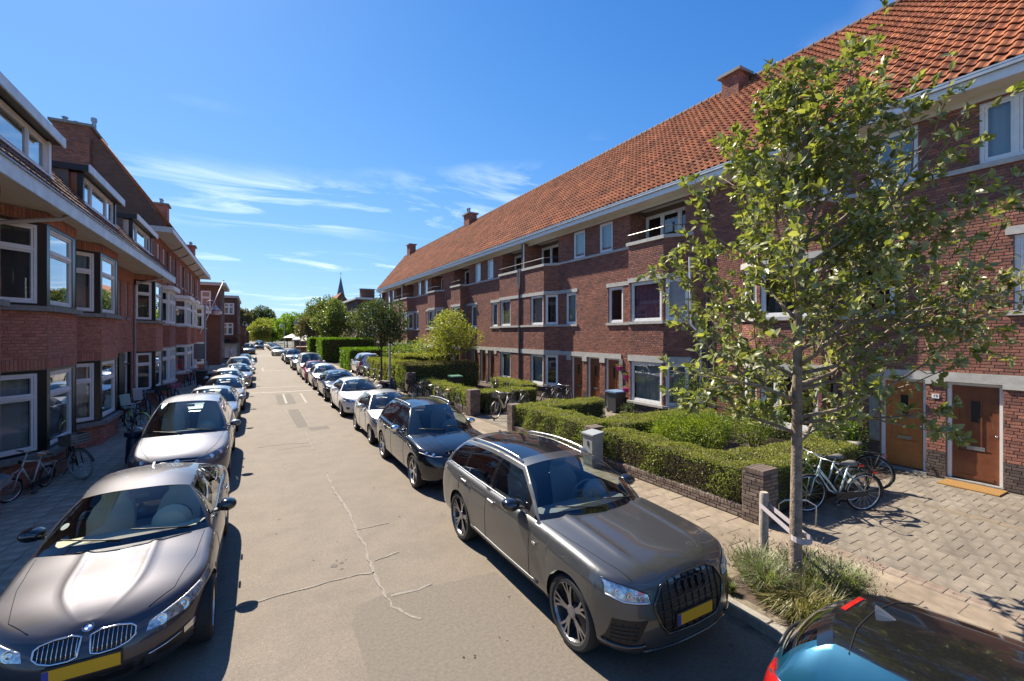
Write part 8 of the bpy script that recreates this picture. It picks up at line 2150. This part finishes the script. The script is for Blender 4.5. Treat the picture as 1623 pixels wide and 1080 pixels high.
# cafe terrace
PW = pm('parasol_canvas', (.72, .70, .64), .8)
def parasol(label, x, y, r, h, mat, mat2=None, g='cafe parasols'):
    t = thing('parasol', label, 'parasol', (x, y, G), 0, g); q = MB(); q.tube([(x, y, G), (x, y, h)], .035, 6); q.build('pole', M['alu'], t)
    q = MB(); n = 8
    for k in range(n):
        a, b = 2 * math.pi * k / n, 2 * math.pi * (k + 1) / n; m = 1 if mat2 and k % 2 else 0
        A = (x + r * math.cos(a), y + r * math.sin(a), h - .75); B_ = (x + r * math.cos(b), y + r * math.sin(b), h - .75)
        q.poly([A, B_, (x, y, h)], m); q.quad(A, B_, (B_[0], B_[1], B_[2] - .2), (A[0], A[1], A[2] - .2), m)
    q.build('canopy', [mat, mat2 or mat], t)
parasol('white parasol nearest the conifer hedge at the cafe terrace', 8.3, 76.5, 2.2, 3.2, PW)
parasol('white parasol in the middle of the cafe terrace', 7.9, 84.0, 2.4, 3.3, PW)
parasol('white parasol at the far side of the cafe terrace', 8.4, 92.0, 2.4, 3.3, PW)
parasol('red and white striped parasol by the blue kiosk', 6.6, 100.0, 1.7, 3.5, PW, BM['red'], None)
t = thing('kiosk', 'small kiosk with a blue and white awning under the street trees', 'kiosk', (8.1, 101.5, G)); q = MB(); q.box(7.0, 9.2, 100.5, 103, G, 2.3); q.build('booth', M['room'], t); q = MB(); q.extr([(6.8, 100.2, 3.1), (6.8, 100.2, 3.2), (6.8, 98.9, 2.5), (6.8, 98.9, 2.4)], (2.6, 0, 0)); q.build('awning', pm('blue_canvas', (.10, .17, .34), .7), t)
t = thing('market_stand', 'wooden stand with trays of red and orange goods at the cafe', 'stand', (6.5, 80, G))
for k in range(4):
    q = MB(); q.extr([(5.8, 79.2 + k * .25, G + .3 + .28 * k), (5.8, 79.2 + k * .25, G + .4 + .28 * k), (5.8, 79.5 + k * .25, G + .5 + .28 * k), (5.8, 79.5 + k * .25, G + .4 + .28 * k)], (1.6, 0, 0)); q.build('tray', [BM['red'], M['door_o'], M['door_b'], M['door_o']][k], t)
for k in range(2): q = MB(); q.box(5.78 + k * 1.58, 5.82 + k * 1.58, 79.2, 80.3, G, 1.5); q.build('side_board', M['door_b'], t)
def cafe_table(label, x, y):
    t = thing('cafe_table', label, 'table', (x, y, G), 0, 'cafe tables'); q = MB(); q.lathe((x, y, G + .72), (0, 0, 1), [(0, 0), (.4, 0), (.4, .03), (0, .03)], 14); q.build('tabletop', M['plastic'], t); q = MB(); q.tube([(x, y, G), (x, y, G + .72)], .03, 6); q.lathe((x, y, G), (0, 0, 1), [(.25, 0), (.25, .02), (0, .03)], 10); q.build('leg', M['steel'], t)
for k, (x, y) in enumerate(((7.4, 74), (7.8, 80.5), (7.2, 86.5))): cafe_table(['dark round cafe table under the nearest white parasol', 'dark round cafe table between the first two white parasols', 'dark round cafe table under the farther white parasol'][k], x, y)
# estate car standing nose-in on the far driveway, tail to the street side
c = Car('parked_car', 'silver and maroon estate parked in the far driveway, tail towards the camera', (8.1, 41.2, G), mpv(P_['silver'], H=1.6, L=4.4), None, rz=math.pi, detail=0); c.common(mirrors=True, wipers=False); c.patch('tail_light', 'B', [(.62, 1.15), (.86, 1.15)], [(.62, .85), (.86, .80)], M['redlens'], mirror=True); c.plate('B', .7)
# motor scooter between the parked cars and the lamp
def scooter(label, x, y, rz):
    t = thing('motor_scooter', label, 'scooter', (x, y, 0), rz, 'motor scooters'); P = lambda m, n, mt, s=True: m.build(n, mt, t, smooth=s, world=False, sharp=40)
    for yy in (-.62, .62): q = MB(); q.lathe((-.055, yy, .24), (1, 0, 0), [(.10, 0), (.2, 0), (.24, .03), (.24, .08), (.2, .11), (.10, .11)], 18); P(q, 'wheel', M['rubber'])
    q = MB(); rows = []
    for yy, hw, z0, z1 in ((-.75, .05, .42, .5), (-.6, .12, .46, .62), (-.45, .17, .25, .85), (-.36, .16, .22, 1.0), (-.26, .05, .28, .9)): rows.append([(-hw, yy, z0), (-hw * .9, yy, z1), (0, yy - .04, z1 + .04), (hw * .9, yy, z1), (hw, yy, z0)])
    q.grid(rows); P(q, 'front_shield', BM['black'])
    q = MB(); rows = []
    for yy, hw, z0, z1 in ((-.1, .14, .25, .34), (.15, .16, .25, .66), (.5, .17, .32, .74), (.85, .10, .5, .72)): rows.append([(-hw, yy, z0), (-hw, yy, z1), (hw, yy, z1), (hw, yy, z0)])
    q.grid(rows); P(q, 'body', BM['black'])
    q = MB(); q.box(-.14, .14, .05, .72, .74, .84); P(q, 'seat', M['saddle'], False)
    q = MB(); q.box(-.15, .15, -.3, .1, .22, .27); P(q, 'footboard', M['plastic'], False)
    q = MB(); q.tube([(-.33, -.22, 1.08), (0, -.34, 1.02), (.33, -.22, 1.08)], .014, 6); P(q, 'handlebar', M['steel'])
    q = MB(); q.lathe((0, -.49, .9), (0, -1, 0), [(.09, 0), (.08, .05), (0, .06)], 12); P(q, 'headlight', M['lens'])
scooter('black motor scooter on the pavement beside the right lamp post', 6.35, 24.6, .3)
scooter('dark motor scooter near the left lamp post and the wheelie bin', -2.65, 35.3, -.2)
# a person in white by the shops
def person(label, x, y, rz, top, trousers):
    t = thing('person', label, 'person', (x, y, G), rz); me = bpy.data.meshes.new('body')
    J = [((0, 0, .95), .15), ((0, 0, 1.15), .14), ((0, 0, 1.38), .16), ((0, 0, 1.50), .06), ((0, -.02, 1.62), .09), ((0, -.01, 1.72), .08), ((.20, 0, 1.42), .055), ((.27, -.02, 1.15), .045), ((.25, -.16, .95), .035), ((.25, -.20, .88), .03), ((-.20, 0, 1.42), .055), ((-.27, .02, 1.15), .045), ((-.26, -.08, .92), .035), ((-.26, -.10, .84), .03), ((.09, 0, .88), .10), ((.11, -.10, .5), .07), ((.11, -.06, .08), .05), ((.11, -.2, .04), .04), ((-.09, 0, .88), .10), ((-.11, .10, .5), .07), ((-.11, .20, .1), .05), ((-.11, .08, .04), .04)]
    E_ = [(0, 1), (1, 2), (2, 3), (3, 4), (4, 5), (2, 6), (6, 7), (7, 8), (8, 9), (2, 10), (10, 11), (11, 12), (12, 13), (0, 14), (14, 15), (15, 16), (16, 17), (0, 18), (18, 19), (19, 20), (20, 21)]
    me.from_pydata([j[0] for j in J], E_, []); o = bpy.data.objects.new('body', me); link(o); md = o.modifiers.new('skin', 'SKIN'); sv = me.skin_vertices[0].data
    for i, j in enumerate(J): sv[i].radius = (j[1], j[1])
    sv[0].use_root = True
    o.modifiers.new('sub', 'SUBSURF').levels = 1; o.modifiers['sub'].render_levels = 1
    dg = bpy.context.evaluated_depsgraph_get(); m2 = bpy.data.meshes.new_from_object(o.evaluated_get(dg)); bpy.data.objects.remove(o)
    m2.materials.clear()
    for m in (top, trousers, pm('skin', (.5, .3, .22), .6), pm('brown_hair', (.06, .035, .02), .7)): m2.materials.append(m)
    for p in m2.polygons:
        c_ = p.center; p.material_index = 3 if c_.z > 1.66 or (c_.z > 1.58 and c_.y > .02) else 2 if c_.z > 1.49 or (abs(c_.x) > .21 and c_.z < 1.12) else 0 if c_.z > .92 else 1; p.use_smooth = True
    o = bpy.data.objects.new('body', m2); link(o); o.parent = t
person('person in a white shirt and pale trousers walking by the shop front', -2.55, 66.5, .4, PW, M['cream'])
# leaf litter and small scraps on the road
lt = MB(); rs = random.Random(91)
for (x, y, n, s) in ((2.0, 4.35, 3, .03), (2.4, 4.4, 2, .03), (4.9, 4, 40, .8), (5.0, 9, 40, 1.5), (-2.2, 12, 40, 2.5), (6.2, 6, 30, 1.2), (9, 3, 30, 2)):
    for _ in range(n):
        zz = .006 if x < 4.8 and x > -2.3 else G + .006
        px = x + rs.gauss(0, s); py = y + rs.gauss(0, s); zz = .006 if -2.3 < px < 5.0 else G + .006
        if 5.0 <= px < 5.2 or -2.5 < px <= -2.3: continue
        leaf(lt, Vector((px, py, zz)), Vector((rs.uniform(-1, 1), rs.uniform(-1, 1), .1)).normalized(), Vector((0, 0, 1)), rs.uniform(.02, .045), .02, rs.uniform(.01, .99))
o = lt.build('fallen_leaves', M['leaf_dry'], rnd=True); o['kind'] = 'stuff'
